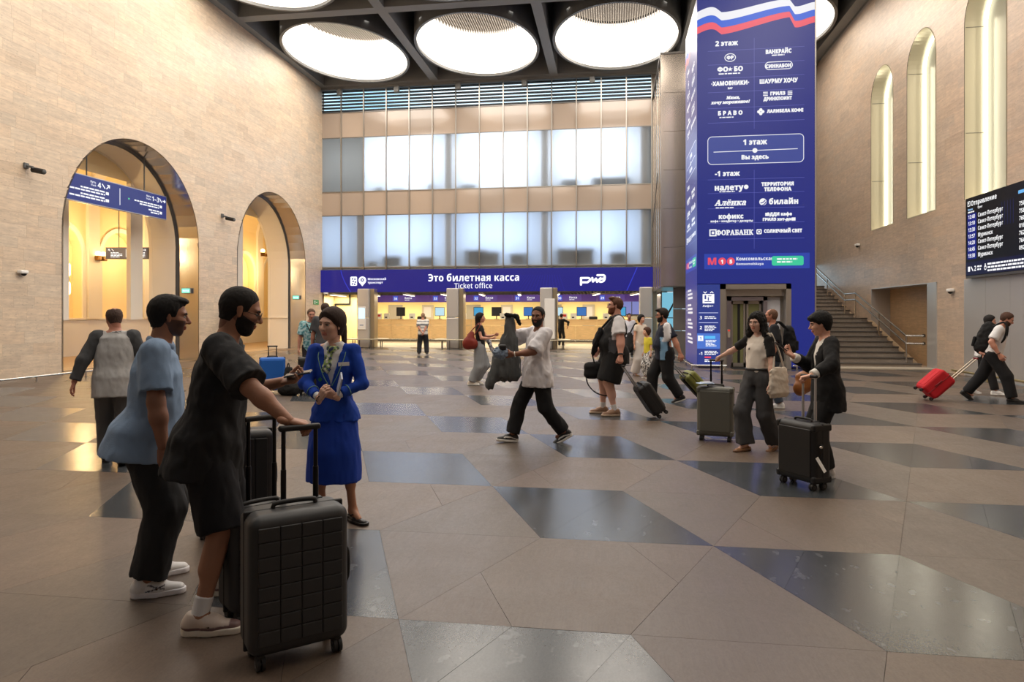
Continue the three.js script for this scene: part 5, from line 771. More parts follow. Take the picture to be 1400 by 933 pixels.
  feet.forEach((f, i) => { const bk = [0, 0, -0.018 * s]; prims.push(cone(hips[i], f.kn, (q.bareLegs ? 0.085 : q.skirt ? 0.055 : 0.07) * s * lf, (q.skirt ? 0.036 : 0.055) * s * lf), cone(f.kn, f.an, (q.skirt ? 0.036 : 0.05) * s * lf, 0.035 * s), cone(v3.add(v3.mix(f.kn, f.an, q.skirt ? 0.3 : 0.12), bk), v3.add(v3.mix(f.kn, f.an, 0.45), bk), (q.skirt ? 0.036 : 0.045) * s * lf, 0.044 * s * lf), cone(f.an, v3.add(f.an, [Math.sin(f.yaw) * 0.1 * s, -0.05 * s, Math.cos(f.yaw) * 0.1 * s]), 0.034 * s, 0.025 * s)); });
  const geos = [net(blend(prims, 0.03 * s), cell, (x, y) => (y < 0.8 * s ? legSkin : skin))];
  const hf = headField(q); const hg = net(hf, hcell, (x, y, z) => (Math.abs(x) < 0.024 && y < -0.049 && y > -0.075 && z > 0.079 ? lipc : q.stubble && y < -0.02 && hf.bare(x, y, z) < 0.004 && !(Math.abs(x) < 0.03 && z > 0.085) ? L3(q.skin[0] * (q.stubbleK ?? 0.8), q.skin[1] * (q.stubbleK ?? 0.8) * 0.97, q.skin[2] * (q.stubbleK ?? 0.8)) : skin)); hg.applyMatrix4(HM); geos.push(hg);
  arms.forEach((a) => { const d = v3.norm(a.dir); geos.push(net(handField(a.wr, d, a.palm, a.left, a.pose, s * (q.fem ? 0.9 : 1)), ncell, skin)); });
  const body = part(root, 'body', merge(geos), SKINMAT);
  // eyes and brows
  if (wd < 18 && !q.noFace) {
    for (const k of [-1, 1]) { const eg = new THREE.SphereGeometry(0.0125, 16, 12); const c = new Float32Array(eg.attributes.position.count * 3); for (let i = 0; i < c.length / 3; i++) { const p = eg.attributes.position, z = p.getZ(i) / 0.0125, iris = z > 0.86; c.set(iris ? [0.02, 0.012, 0.008] : [0.62, 0.6, 0.57], i * 3); } eg.setAttribute('color', new THREE.BufferAttribute(c, 3)); eg.scale(1, 0.72, 1); eg.translate(k * 0.031, 0.004, 0.0765); eg.applyMatrix4(HM); part(root, 'eye', eg, VC(0.2));
      const lid = tube([[k * 0.016, 0.008, 0.0885], [k * 0.03, 0.0125, 0.089], [k * 0.046, 0.007, 0.0815]], 0.0016, 8, 5); const bg = tube([[k * 0.013, 0.021, 0.091], [k * 0.031, 0.0265, 0.089], [k * 0.05, 0.019, 0.0765]], q.fem ? 0.0026 : 0.0042, 10, 6); const m2 = merge([bg, lid]); m2.applyMatrix4(HM); part(root, 'eyebrow', m2, M(srgb(...(q.hairCol ?? [30, 25, 22])), 0.9)); }
  }
  const hairC = L3(...(q.hairCol ?? [30, 25, 22]));
  if (q.hair) { const g = net(hairField(q.hair), hcell, (x, y, z) => { const k = 0.75 + 0.5 * (0.5 + 0.5 * noise3(x * 90, y * 25, z * 90)); return [hairC[0] * k, hairC[1] * k, hairC[2] * k]; }); g.applyMatrix4(HM); part(root, 'hair', g, HAIRMAT); }
  if (q.beard) { const b = q.beard, t = b.t ?? 0.007; const top = (x, z) => (z < 0.02 ? 0.012 : z > 0.07 && Math.abs(x) < 0.034 ? -0.041 : -0.034 + (0.07 - z) * 0.35); const f = prim((x, y, z) => { const rim = Math.min(top(x, z) - y, z + 0.004), d = hf.bare(x, y, z) - 0.0015 - (t + (b.drop ?? 0) * step(-0.06, -0.12, y)) * step(-0.004, 0.03, rim); let c = Math.max((y - top(x, z)), (-0.004 - z)); const mouth = ell([0, -0.061, 0.1], [0.021, 0.008, 0.03])(x, y, z); return Math.max(d, c, -mouth) + 0.0015 * noise3(x * 150, y * 150, z * 150); }, [-0.085, -0.15, -0.015], [0.085, 0.025, 0.13]); const bc = L3(...(b.col ?? q.hairCol)); const g = net(f, hcell, (x, y, z) => { const k = 0.8 + 0.4 * noise3(x * 120, y * 120, z * 120); return [bc[0] * k, bc[1] * k, bc[2] * k]; }); g.applyMatrix4(HM); part(root, 'beard', g, HAIRMAT); }
  if (q.glasses) { const l = []; for (const k of [-1, 1]) { l.push(at(new THREE.TorusGeometry(0.021, q.glasses.r ?? 0.0016, 6, 20), k * 0.031, 0.0, 0.103)); l.push(rod([k * 0.052, 0.004, 0.1], [k * 0.08, 0.006, -0.01], 0.0016, 6)); } l.push(rod([-0.011, 0.003, 0.104], [0.011, 0.003, 0.104], 0.0016, 6)); const g = merge(l); g.applyMatrix4(HM); const o = part(root, 'glasses', g, M(srgb(...(q.glasses.col ?? [40, 36, 34])), 0.35, 0.3)); if (q.glasses.dark) { const lg = merge([-1, 1].map((k) => { const c = new THREE.CylinderGeometry(0.021, 0.021, 0.002, 16); c.rotateX(Math.PI / 2); c.translate(k * 0.031, 0, 0.103); return c; })); lg.applyMatrix4(HM); part(o, 'lens', lg, M(srgb(24, 24, 28), 0.15)); } }
  // garments
  const J = { s, p0, up, R0, R1, A, Fw, sh, hips, arms, feet, fat, af, lf, trunkRings, cell, root, inHead, HM, neckB, S, toLocal, q };
  for (const g of q.wear ?? []) WEAR[g.type](J, g);
  if (q.shoes) feet.forEach((f) => addShoe(root, q.shoes, f.an, f.yaw, f.pitch, cell, s));
  return Object.assign(J, { root });
}
function dressed(J, name, f, g, cell) { const c = g.color ?? L3(...g.col), b = g.vary ?? 0.04; const fn = (x, y, z) => { const k = typeof c === 'function' ? c(x / J.s, y / J.s, z / J.s) : c, n = 1 + b * noise3(x * 7, y * 7, z * 7); return [k[0] * n, k[1] * n, k[2] * n]; }; return part(J.root, g.name ?? name, net(f, cell ?? J.cell, fn), g.mat ?? CLOTH, null, null, g.label); }
const WEAR = {
  top(J, g) { // shirt, polo, jacket: hem in metres below the hip joint, sleeve 0..1 upper arm, 1..2 forearm
    const { s, A, sh, arms, p0, up, R0, R1, fat, q } = J, e = g.loose ?? 0.02, hem = g.hem ?? -0.08, fl = g.flare ?? 0.0;
    const rings = g.rings ? g.rings.map((r) => r.map((c) => c * s)) : [[hem, (0.155 + e + fl) * mix(1, fat, 0.8), (0.112 + e + fl) * fat, -0.004], [0.0, (0.158 + e + fl * 0.6) * mix(1, fat, 0.8), (0.112 + e + fl * 0.6) * fat, 0.002], [0.14, ((q.fem ? 0.124 : 0.142) + e) * fat, (0.1 + e) * fat, 0.012 * fat + (g.belly ?? 0)], [0.34, ((q.fem ? 0.142 : 0.16) + e * 0.6) * mix(1, fat, 0.7), (0.106 + e * 0.6) * mix(1, fat, 0.75), 0.01], [0.45, (q.fem ? 0.14 : 0.158) * mix(1, fat, 0.4) + e * 0.3, 0.09 * mix(1, fat, 0.6) + e * 0.3, 0.0], [0.515, 0.075, 0.066, -0.006], [g.collar ?? 0.53, 0.064, 0.062, -0.008]].map((r) => r.map((c) => c * s));
    const list = [stack(p0, up, R0, R1, rings, g.pow ?? 2.3)];
    sh.forEach((p, i) => {
      const a = arms[i], k = i ? -1 : 1, af = J.af, E = e * 0.85; list.push(cone(v3.add(p, R1, -k * 0.01 * s), v3.add(A(0.49), R1, k * 0.05 * s), (0.058 + E * 0.4) * s * mix(1, af, 0.6), 0.05 * s));
      const sl = g.sleeve ?? 0.6; if (sl <= 0) return;
      if (sl <= 1) { const end = v3.mix(p, a.el, sl), d = v3.norm(v3.sub(a.el, p)); list.push(cutBy(cone(p, v3.add(end, d, 0.04 * s), (0.058 + E * 0.6) * s * af, (0.055 + E * (g.wideSleeve ?? 1)) * s * af), plane(end, d))); }
      else { const end = v3.mix(a.el, a.wr, sl - 1), d = v3.norm(v3.sub(a.wr, a.el)); list.push(cone(p, a.el, (0.058 + E * 0.6) * s * af, (0.05 + E * 0.6) * s * af)); list.push(cutBy(cone(a.el, v3.add(end, d, 0.03 * s), (0.05 + E * 0.6) * s * af, ((g.cuff ?? 0.036) + E * 0.5) * s * af), plane(end, d))); }
    });
    let f = blend(list, (g.soft ?? 0.035) * s);
    f = cutBy(f, plane(v3.add(p0, up, hem * s), v3.mul(up, -1)));
    if (g.vneck) { const V0 = v3.add(A(g.vneck), J.Fw, 0.1 * s); const old = f; f = prim((x, y, z) => { const px = x - p0[0], py = y - p0[1], pz = z - p0[2], v = (px * up[0] + py * up[1] + pz * up[2]) / s, u = Math.abs(px * R1[0] + pz * R1[2]) / s, w = (px * J.Fw[0] + py * J.Fw[1] + pz * J.Fw[2]) / s; const open = w > 0.0 ? u - (v - g.vneck) * (g.vwide ?? 0.42) : 1; return Math.max(old(x, y, z), -open); }, old.lo, old.hi); }
    const am = g.crease ?? 0.005; if (am) f = crease(f, am * s, 9 / s, 5 / s, 9 / s, q.at[0] * 3);
    return dressed(J, 'shirt', f, g);
  },
  trousers(J, g) {
    const { s, hips, feet, p0, up, R0, fat, q } = J, e = g.loose ?? 0.015, lf = J.lf, len = g.len ?? 2, r = g.r ?? [0.1, 0.078, 0.066];
    const list = [stack(p0, [0, 1, 0], R0, R0, [[-0.1, (0.15 + e) * mix(1, fat, 0.7), (0.1 + e) * fat * 0.95], [0.0, (0.152 + e) * mix(1, fat, 0.8), (0.113 + e) * fat, -0.006], [g.waist ?? 0.1, (q.fem ? 0.128 : 0.14) * fat + e * 0.5, (0.1 + e * 0.5) * fat, 0.004]].map((t) => t.map((c) => c * s)), 2.2)];
    feet.forEach((f, i) => { const k = i ? -1 : 1, top = v3.add(hips[i], [k * 0.002, 0, -0.004]);
      if (len <= 1) { const end = v3.mix(hips[i], f.kn, len), d = v3.norm(v3.sub(f.kn, hips[i])); list.push(cutBy(cone(top, v3.add(end, d, 0.05 * s), r[0] * lf * s, r[1] * lf * s), plane(end, d))); }
      else { const end = v3.mix(f.kn, f.an, len - 1), d = v3.norm(v3.sub(f.an, f.kn)); list.push(cone(top, f.kn, r[0] * lf * s, r[1] * lf * s), cutBy(cone(f.kn, v3.add(end, d, 0.05 * s), r[1] * lf * s, r[2] * mix(1, lf, 0.5) * s), plane(end, d))); } });
    let f = blend(list, 0.028 * s); const am = g.crease ?? 0.005; if (am) f = crease(f, am * s, 9 / s, 4 / s, 9 / s, q.at[1]);
    return dressed(J, 'trousers', f, g);
  },
  skirt(J, g) { const { s, p0 } = J; let f = stack(p0, [0, 1, 0], [1, 0, 0], [1, 0, 0], g.rings.map((r) => r.map((c) => c * s)), 2.2); f = crease(f, (g.crease ?? 0.004) * s, 8, 2, 8); return dressed(J, 'skirt', f, g); },
  socks(J, g) { J.feet.forEach((f) => { const a = v3.mix(f.an, f.kn, g.h ?? 0.25), d = v3.norm(v3.sub(f.kn, f.an)); const c = cutBy(cone(f.an, v3.add(a, d, 0.03), 0.041 * J.s, 0.046 * J.s * (g.w ?? 1)), plane(a, d)); dressed(J, 'sock', c, { ...g, vary: 0.02 }, Math.max(0.007, J.cell * 0.6)); }); },
  band(J, g) { const a = J.arms[g.arm], d = v3.norm(v3.sub(a.wr, a.el)), c = v3.add(a.wr, d, -0.02 * J.s), m = new THREE.TorusGeometry((g.r ?? 0.031) * J.s, (g.t ?? 0.006) * J.s, 8, 18); m.applyQuaternion(new THREE.Quaternion().setFromUnitVectors(V(0, 0, 1), V(...d))); m.translate(...c); part(J.root, g.name ?? 'wristband', m, M(srgb(...g.col), 0.5)); },
  collar(J, g) { const { s } = J; const t = new THREE.TorusGeometry((g.r ?? 0.07) * s, (g.t ?? 0.014) * s, 8, 28); t.rotateX(Math.PI / 2); t.scale(1.02, 1.5, 0.98); t.applyQuaternion(new THREE.Quaternion().setFromUnitVectors(V(0, 1, 0), V(...v3.norm(v3.add(J.up, J.Fw, 0.25))))); t.translate(...v3.add(J.A(g.v ?? 0.525), J.Fw, 0.004)); part(J.root, 'collar', t, M(srgb(...g.col), 0.9)); },
};
// ---------------------------------------------------------------- people
const GRIP = { curl: [1.0, 1.05, 1.1, 1.1], thumb: [0.4, 0.7], spread: 0.02 }, SOFT = { curl: [0.4, 0.45, 0.5, 0.55], thumb: [0.5, 0.4] }, HOLD = { curl: [0.6, 0.7, 0.75, 0.8], thumb: [0.6, 0.7] };
const near = (x, y, z, p, r) => (x - p[0]) ** 2 + (y - p[1]) ** 2 + (z - p[2]) ** 2 < r * r;
// front group
const polo = person({ label: 'man in light blue polo shirt, dark trousers and white trainers standing behind suitcases', at: [-2.8, 3.8], H: 1.78, face: 84, skin: [150, 104, 82], hairCol: [14, 12, 12], fat: 1.22, lean: 8, stubble: true, head: { pitch: 4, yaw: 2 },
  hair: { thick: 0.014, front: 0.07, side: -0.004, back: -0.075, amp: 0.002, more: [ell([0, 0.098, 0.03], [0.062, 0.026, 0.066])] }, stubbleK: 0.55,
  LF: [0.17, 0, 0.02, 6], RF: [-0.15, 0, 0.02, -4], R: { l: [-0.29, 0.83, 0.12], pole: [-0.4, -0.2, -0.8], pose: SOFT }, L: { l: [0.26, 0.84, 0.1], pose: SOFT },
  wear: [{ type: 'top', col: [132, 156, 186], hem: -0.15, loose: 0.026, flare: 0.045, sleeve: 0.78, wideSleeve: 1.1, crease: 0.004, belly: 0.02 }, { type: 'collar', col: [128, 152, 182] }, { type: 'trousers', col: [42, 43, 46], r: [0.118, 0.1, 0.092], len: 1.93, loose: 0.006, waist: 0.03, crease: 0.006 }],
  shoes: { kind: 'sneaker', col: [226, 226, 228], sole: [236, 236, 242], color: (x, y, z) => (z > 0.0 && z < 0.1 && y < 0.075 && y > 0.035 && Math.abs(x) > 0.03 && (Math.abs(y - 0.045 - (z - 0.03) * 0.3) < 0.004 || Math.abs(y - 0.07 + (z - 0.03) * 0.35) < 0.004) ? L3(60, 62, 78) : L3(228, 228, 230)) } });
const black = person({ label: 'bearded man in charcoal t-shirt and black shorts gripping the suitcase handle', at: [-2.2, 3.5], H: 1.83, bareLegs: true, face: 84, skin: [158, 112, 88], hairCol: [22, 18, 17], fat: 1.1, lean: 9, stubble: true, head: { pitch: 16, yaw: 0 }, wide: 1.06,
  hair: { thick: 0.007, front: 0.078, side: -0.004, back: -0.07, amp: 0.0015, edge: 0.07 }, beard: { t: 0.0025, drop: 0.004 }, glasses: { dark: true },
  LF: [0.28, 0, 0.06, 10], RF: [-0.22, 0, -0.02, -12], R: { w: [-1.62, 1.115, 3.27], pole: [-0.9, -0.3, -0.2], palm: [0.2, -1, 0.3], dir: [0.25, -0.25, 1], pose: { curl: [0.9, 0.95, 1.0, 1.0], thumb: [0.3, 0.6], spread: 0.02 } }, L: { l: [0.16, 1.2, 0.36], pole: [0.4, -0.9, -0.2], palm: [-0.3, 0.95, 0.1], dir: [-0.3, 0.15, 1], pose: HOLD },
  wear: [{ type: 'top', col: [31, 32, 35], hem: -0.2, loose: 0.034, flare: 0.035, sleeve: 0.95, wideSleeve: 1.5, crease: 0.007 }, { type: 'trousers', name: 'shorts', col: [20, 21, 27], len: 1.0, r: [0.12, 0.112, 0.1], loose: 0.02, crease: 0.006 }, { type: 'socks', col: [222, 222, 224], h: 0.24 }],
  shoes: { kind: 'sneaker', col: [196, 176, 166], sole: [228, 220, 205], lace: [222, 214, 200], color: (x, y, z) => (y < 0.045 || z > 0.15 ? L3(120, 92, 90) : L3(206, 190, 178)) } });
{ const p = black.toLocal([0, 0, 0]); const a = black.arms[0]; const c = v3.add(a.wr, v3.norm(a.dir), 0.1); const t = thing('phone', 'dark phone held in the hand of the charcoal-shirted man', 'phone', black.root.localToWorld(V(c[0] - 0.01, c[1] + 0.035, c[2])).toArray(), black.root.rotation.y); part(t, 'phone_body', box(0.075, 0.009, 0.155, 0.004), M(srgb(30, 32, 36), 0.3), null, [-0.18, -0.25, 0.1]); part(t, 'phone_screen', box(0.068, 0.002, 0.146), M(srgb(60, 64, 72), 0.12), [0, 0.005, 0], [-0.18, -0.25, 0.1]); }
const unif = person({ label: 'station attendant in royal blue jacket and skirt with green patterned neck scarf', at: [-2.22, 5.28], H: 1.69, face: -14, fem: true, skirt: true, skin: [214, 170, 148], legSkin: [176, 126, 98], hairCol: [50, 34, 27], lean: 1, head: { yaw: -26, pitch: 4, roll: -3, size: 1.08 },
  hair: { thick: 0.02, front: 0.062, side: -0.03, back: -0.1, amp: 0.0012, stretch: 0.2, line: [[-0.12, -0.09], [-0.03, -0.08], [0.0, -0.012], [0.03, 0.01], [0.055, 0.045], [0.085, 0.075], [0.13, 0.08]], more: [ell([0, 0.0, -0.1], [0.045, 0.045, 0.035]), cone([0.02, -0.03, -0.12], [0.06, -0.16, -0.08], 0.026, 0.018)] },
  LF: [0.16, 0, 0.04, 42], RF: [-0.1, 0, 0.0, -12], L: { l: [0.05, 1.05, 0.21], pole: [0.9, -0.5, -0.3], palm: [-0.4, 0.3, -0.9], dir: [-0.75, 0.45, 0.3], pose: { curl: [0.5, 0.6, 0.7, 0.7], thumb: [0.3, 0.2] } }, R: { l: [-0.05, 1.04, 0.27], pole: [-0.9, -0.5, -0.3], palm: [0.6, 0.2, -0.8], dir: [0.45, 0.8, 0.3], pose: { curl: [0.5, 0.6, 0.7, 0.8], thumb: [0.3, 0.2] } },
  wear: [{ type: 'top', name: 'blouse', col: [226, 226, 226], hem: -0.02, loose: 0.0, collar: 0.55, sleeve: 1.9, cuff: 0.034, crease: 0.002 }, { type: 'top', name: 'jacket', col: [12, 62, 166], hem: -0.1, loose: 0.02, flare: 0.014, soft: 0.028, sleeve: 1.76, cuff: 0.04, vneck: 0.18, vwide: 0.24, crease: 0.005, rings: [[-0.13, 0.212, 0.17, -0.004], [-0.02, 0.19, 0.15, 0], [0.1, 0.138, 0.112, 0.012], [0.22, 0.142, 0.118, 0.016], [0.34, 0.156, 0.124, 0.016], [0.45, 0.148, 0.1, 0.0], [0.515, 0.078, 0.07, -0.01], [0.535, 0.07, 0.066, -0.012]] },
    { type: 'skirt', col: [12, 56, 158], rings: [[-0.6, 0.226, 0.18, 0.035], [-0.35, 0.216, 0.185, 0.03], [-0.05, 0.184, 0.14, 0.004], [0.12, 0.135, 0.108, 0.01]], crease: 0.006 }],
  shoes: { kind: 'flat', col: [24, 24, 27], sole: [20, 20, 22] } });
{ const r = unif.root, s = unif.s, F = (u, v, w) => v3.add(v3.add(unif.A(v), unif.R1, u * s), unif.Fw, w * s); // scarf, badge, piping
  const scarf = blend([cone(F(-0.05, 0.5, 0.03), F(0.0, 0.49, 0.075), 0.024, 0.026), cone(F(0.05, 0.5, 0.03), F(0.0, 0.49, 0.075), 0.024, 0.026), cone(F(-0.05, 0.51, 0.0), F(-0.045, 0.52, -0.05), 0.022, 0.02), cone(F(0.05, 0.51, 0.0), F(0.045, 0.52, -0.05), 0.022, 0.02), cone(F(-0.015, 0.47, 0.09), F(-0.04, 0.33, 0.125), 0.026, 0.036, unif.Fw, 0.4)], 0.012);
  part(r, 'neck_scarf', net(crease(scarf, 0.004, 40, 40, 40), 0.006, (x, y, z) => { const n = noise3(x * 26, y * 26, z * 26); return n > 0.25 ? L3(60, 70, 110) : n < -0.35 ? L3(225, 228, 215) : L3(150, 176, 104); }), CLOTH);
  part(r, 'name_badge', box(0.085, 0.03, 0.004, 0.001), WHITE, F(0.105, 0.375, 0.122), [0, 0.3, 0.04], 'white name badge');
  part(r, 'brooch', box(0.028, 0.028, 0.004, 0.001), M(srgb(30, 110, 70), 0.4), F(-0.085, 0.25, 0.136), [0, -0.2, 0.7]);
  for (const k of [-1, 1]) part(r, 'lapel_piping', tube([F(k * 0.012, 0.2, 0.142), F(k * 0.06, 0.29, 0.143), F(k * 0.105, 0.42, 0.112), F(k * 0.11, 0.47, 0.075)], 0.003, 20, 6), M(srgb(120, 170, 130), 0.7));
  unif.arms.forEach((a) => { const d = v3.norm(v3.sub(a.wr, a.el)), c = v3.mix(a.el, a.wr, 0.52), m = new THREE.TorusGeometry(0.05 * s, 0.003, 6, 24); m.applyQuaternion(new THREE.Quaternion().setFromUnitVectors(V(0, 0, 1), V(...d))); m.translate(...c); part(r, 'cuff_piping', m, M(srgb(120, 170, 150), 0.7)); });
  { const d = v3.norm(v3.sub(unif.arms[1].wr, unif.arms[1].el)), m = new THREE.TorusGeometry(0.029, 0.004, 6, 20); m.applyQuaternion(new THREE.Quaternion().setFromUnitVectors(V(0, 0, 1), V(...d))); m.translate(...unif.arms[1].wr); part(r, 'bracelet', m, M(srgb(60, 50, 50), 0.3, 0.6)); }
  for (const f of unif.feet) part(r, 'shoe_strap', at(new THREE.TorusGeometry(0.036, 0.006, 6, 20).rotateX(Math.PI / 2 - 0.5), f.an[0] + Math.sin(f.yaw) * 0.03, f.an[1] - 0.035, f.an[2] + Math.cos(f.yaw) * 0.03), BLACK);
  const c = v3.mix(unif.arms[0].wr, unif.arms[1].wr, 0.5), t = thing('phone', 'slim white backed phone held up diagonally by the uniformed attendant', 'phone', r.localToWorld(V(c[0] + 0.1, c[1] + 0.11, c[2] + 0.02)).toArray(), r.rotation.y); const tr = [-0.25, -1.15, -0.85]; part(t, 'phone_body', box(0.085, 0.17, 0.012, 0.004), M(srgb(200, 208, 226), 0.4), null, tr); part(t, 'phone_face', box(0.078, 0.16, 0.003), BLACK, [0.006, 0, -0.004], tr); }
person({ label: 'balding man in light grey waistcoat with dark grey sleeves walking away', at: [-5.5, 6.95], H: 1.75, face: 172, skin: [186, 128, 106], hairCol: [74, 56, 48], fat: 1.16, lean: 5, head: { pitch: 14, yaw: 22 }, noFace: true, hair: { thick: 0.006, side: -0.02, back: -0.07, bald: [0, 0.1, -0.025] },
  LF: [0.1, 0, 0.12, 0], RF: [-0.1, 0.02, -0.2, 0, 20], L: { l: [0.38, 0.92, -0.06], pole: [0.6, 0.1, -0.8], pose: SOFT }, R: { l: [-0.28, 0.95, 0.2], pose: SOFT },
  wear: [{ type: 'top', col: [72, 74, 77], name: 'shirt', hem: -0.08, loose: 0.018, sleeve: 1.9, cuff: 0.045, crease: 0.006 }, { type: 'top', name: 'waistcoat', col: [176, 176, 176], hem: -0.2, loose: 0.034, flare: 0.01, sleeve: 0, crease: 0.006 }, { type: 'trousers', col: [92, 92, 92], r: [0.115, 0.095, 0.085], len: 1.95 }], shoes: { kind: 'dress', col: [35, 32, 30], sole: [30, 28, 26] } });
// middle distance
const white = person({ label: 'bearded man in oversized white t-shirt striding with a grey jacket in his hand', at: [-0.97, 8.9], H: 1.8, face: -72, skin: [140, 94, 72], hairCol: [24, 20, 18], lean: -2, twist: 8, head: { yaw: 42, pitch: 4 }, stubble: true, hip: 0.9,
  hair: { thick: 0.006, front: 0.08, side: 0.005, back: -0.06, amp: 0.001 }, beard: { t: 0.004, drop: 0.006 }, RF: [-0.08, 0.0, 0.31, 0, -6], LF: [0.08, 0.03, -0.33, 0, 26], R: { l: [-0.2, 1.5, 0.26], pole: [-0.6, -0.7, 0], palm: [0, 0, -1], dir: [0.1, 0.9, 0.3], pose: GRIP }, L: { l: [0.14, 1.12, 0.36], pole: [0.7, -0.7, -0.5], palm: [-0.9, 0.3, 0], pose: HOLD },
  wear: [{ type: 'top', col: [224, 222, 226], hem: -0.2, loose: 0.05, flare: 0.03, sleeve: 0.98, wideSleeve: 1.5, crease: 0.011 }, { type: 'trousers', col: [24, 24, 27], r: [0.112, 0.095, 0.086], len: 1.93, crease: 0.008 }, { type: 'band', arm: 0, col: [225, 222, 210] }],
  shoes: { kind: 'sneaker', col: [26, 26, 28], sole: [225, 222, 216], lace: [230, 230, 226], color: (x, y, z) => (Math.abs(x) > 0.032 && Math.abs(y - 0.055 - Math.sin(z * 26) * 0.012) < 0.007 && z < 0.12 ? L3(225, 222, 216) : L3(26, 26, 28)) } });
{ // the jacket he carries, hung from the raised hand
  const w = white.root, g = white.arms[1].wr; const top = [g[0] + 0.02, g[1] + 0.06, g[2] + 0.05];
  const T = (a, b, c) => v3.add(top, [a, b, c]), W = [1, 0, 0];
  const f = blend([cone(top, T(0, -0.3, 0.02), 0.05, 0.085, W, 0.8), cone(T(0, -0.3, 0.02), T(0.01, -0.68, 0.06), 0.09, 0.14, W, 0.55), cone(T(0, -0.28, -0.02), T(0.02, -0.72, -0.05), 0.075, 0.1, W, 0.6), cone(T(0, -0.3, 0.05), T(0, -0.68, 0.16), 0.075, 0.12, W, 0.6), cone(T(0.01, -0.55, 0.14), T(0.02, -0.86, 0.28), 0.08, 0.06, W, 0.7)], 0.04);
  const o = new THREE.Group(); o.name = numbered('jacket'); scene.add(o); o.position.copy(w.position); o.rotation.copy(w.rotation); tag(o, 'grey jacket hanging from the raised hand of the white-shirted man', 'jacket');
  part(o, 'jacket_cloth', net(crease(f, 0.016, 16, 3, 16, 3), 0.012, (x, y, z) => { const k = 1 + 0.15 * noise3(x * 9, y * 3, z * 9); return [0.1 * k, 0.105 * k, 0.105 * k]; }), CLOTH);
  part(o, 'black_strap', net(crease(blend([cone(v3.add(top, [0.02, 0.03, -0.08]), v3.add(top, [0.02, 0.05, 0.06]), 0.032, 0.028), cone(v3.add(top, [0.03, 0.0, -0.09]), v3.add(top, [0.03, -0.07, -0.12]), 0.03, 0.024)], 0.02), 0.008, 30, 30, 30), 0.012, [0.008, 0.008, 0.009]), CLOTH);
  const h = white.arms[0].wr, pw = w.localToWorld(V(h[0] - 0.02, h[1] + 0.02, h[2] + 0.16)), t = thing('clear_pouch', 'bluish plastic pouch with black item held in front of the white-shirted man', 'pouch', pw.toArray(), w.rotation.y); part(t, 'pouch', net(crease(ell([0, 0, 0], [0.05, 0.08, 0.1]), 0.012, 20, 20, 20), 0.01, L3(120, 138, 160)), LEATHER); part(t, 'black_item', box(0.07, 0.07, 0.09, 0.02).translate(0.02, 0.07, -0.02), BLACK);
}
const big = person({ label: 'large bearded man in black shirt with white sleeve and black shorts', at: [0.03, 11.5], H: 1.94, face: -82, skin: [206, 150, 130], legSkin: [214, 168, 150], hairCol: [86, 54, 38], fat: 1.62, lean: -3, head: { yaw: 4, pitch: -2 }, hair: { thick: 0.014, front: 0.07, side: 0.0, back: -0.06, more: [ell([0, 0.11, 0.04], [0.06, 0.03, 0.06])] }, beard: { t: 0.006, drop: 0.012, col: [120, 66, 40] }, glasses: { col: [60, 50, 48] },
  bareLegs: true, LF: [0.14, 0, 0.02, 8], RF: [-0.14, 0, 0.16, -6], L: { w: [0.13, 0.86, 11.06], pole: [0.6, 0, -0.8], pose: GRIP }, R: { l: [-0.3, 0.95, 0.2], pose: SOFT },
  wear: [{ type: 'top', hem: -0.16, loose: 0.02, sleeve: 0.8, wideSleeve: 1.6, belly: 0.06, crease: 0.006, color: (x, y, z) => (x > 0.235 && y > 1.12 && z < 0.08 && z > -0.11 ? L3(222, 220, 222) : x > 0.12 && y < 1.16 && z > -0.01 && z < 0.12 ? L3(74, 75, 80) : L3(22, 22, 24)) }, { type: 'trousers', name: 'shorts', col: [20, 20, 22], len: 0.98, r: [0.135, 0.13, 0.1] }, { type: 'socks', col: [218, 214, 212], h: 0.22 }, { type: 'band', arm: 0, col: [30, 28, 28], r: 0.04, t: 0.01 }], shoes: { kind: 'sneaker', col: [150, 116, 92], sole: [196, 172, 148] } });
const navy = person({ label: 'bearded man in navy polo with white and pale blue panels towing a case', at: [0.98, 13.4], H: 1.8, face: -76, skin: [190, 132, 108], hairCol: [34, 25, 21], fat: 1.32, lean: 1, head: { yaw: -2, pitch: 6 }, hair: { thick: 0.022, front: 0.07, side: -0.005, back: -0.07, amp: 0.005, more: [ell([0, 0.105, 0.05], [0.06, 0.032, 0.06])] }, beard: { t: 0.006, drop: 0.008 }, glasses: {},
  LF: [0.1, 0.02, -0.26, 0, 18], RF: [-0.1, 0, 0.22, 0, -4], hip: 0.915, L: { l: [0.34, 0.9, -0.2], pole: [0.5, 0, -0.8], pose: SOFT }, R: { w: [1.1, 0.72, 13.62], pole: [-0.5, 0, -0.8], pose: GRIP },
  wear: [{ type: 'top', hem: -0.14, loose: 0.018, sleeve: 0.85, wideSleeve: 1.6, belly: 0.05, crease: 0.005, color: (x, y, z) => (x > 0.2 && y > 1.12 && z > -0.03 ? L3(226, 226, 230) : x > 0.1 && y < 1.2 && z > 0.0 && z < 0.13 ? L3(128, 170, 204) : L3(24, 30, 48)) }, { type: 'trousers', col: [23, 23, 26], r: [0.115, 0.092, 0.082], len: 1.95 }], shoes: { kind: 'dress', col: [28, 27, 28], sole: [200, 196, 190] } });
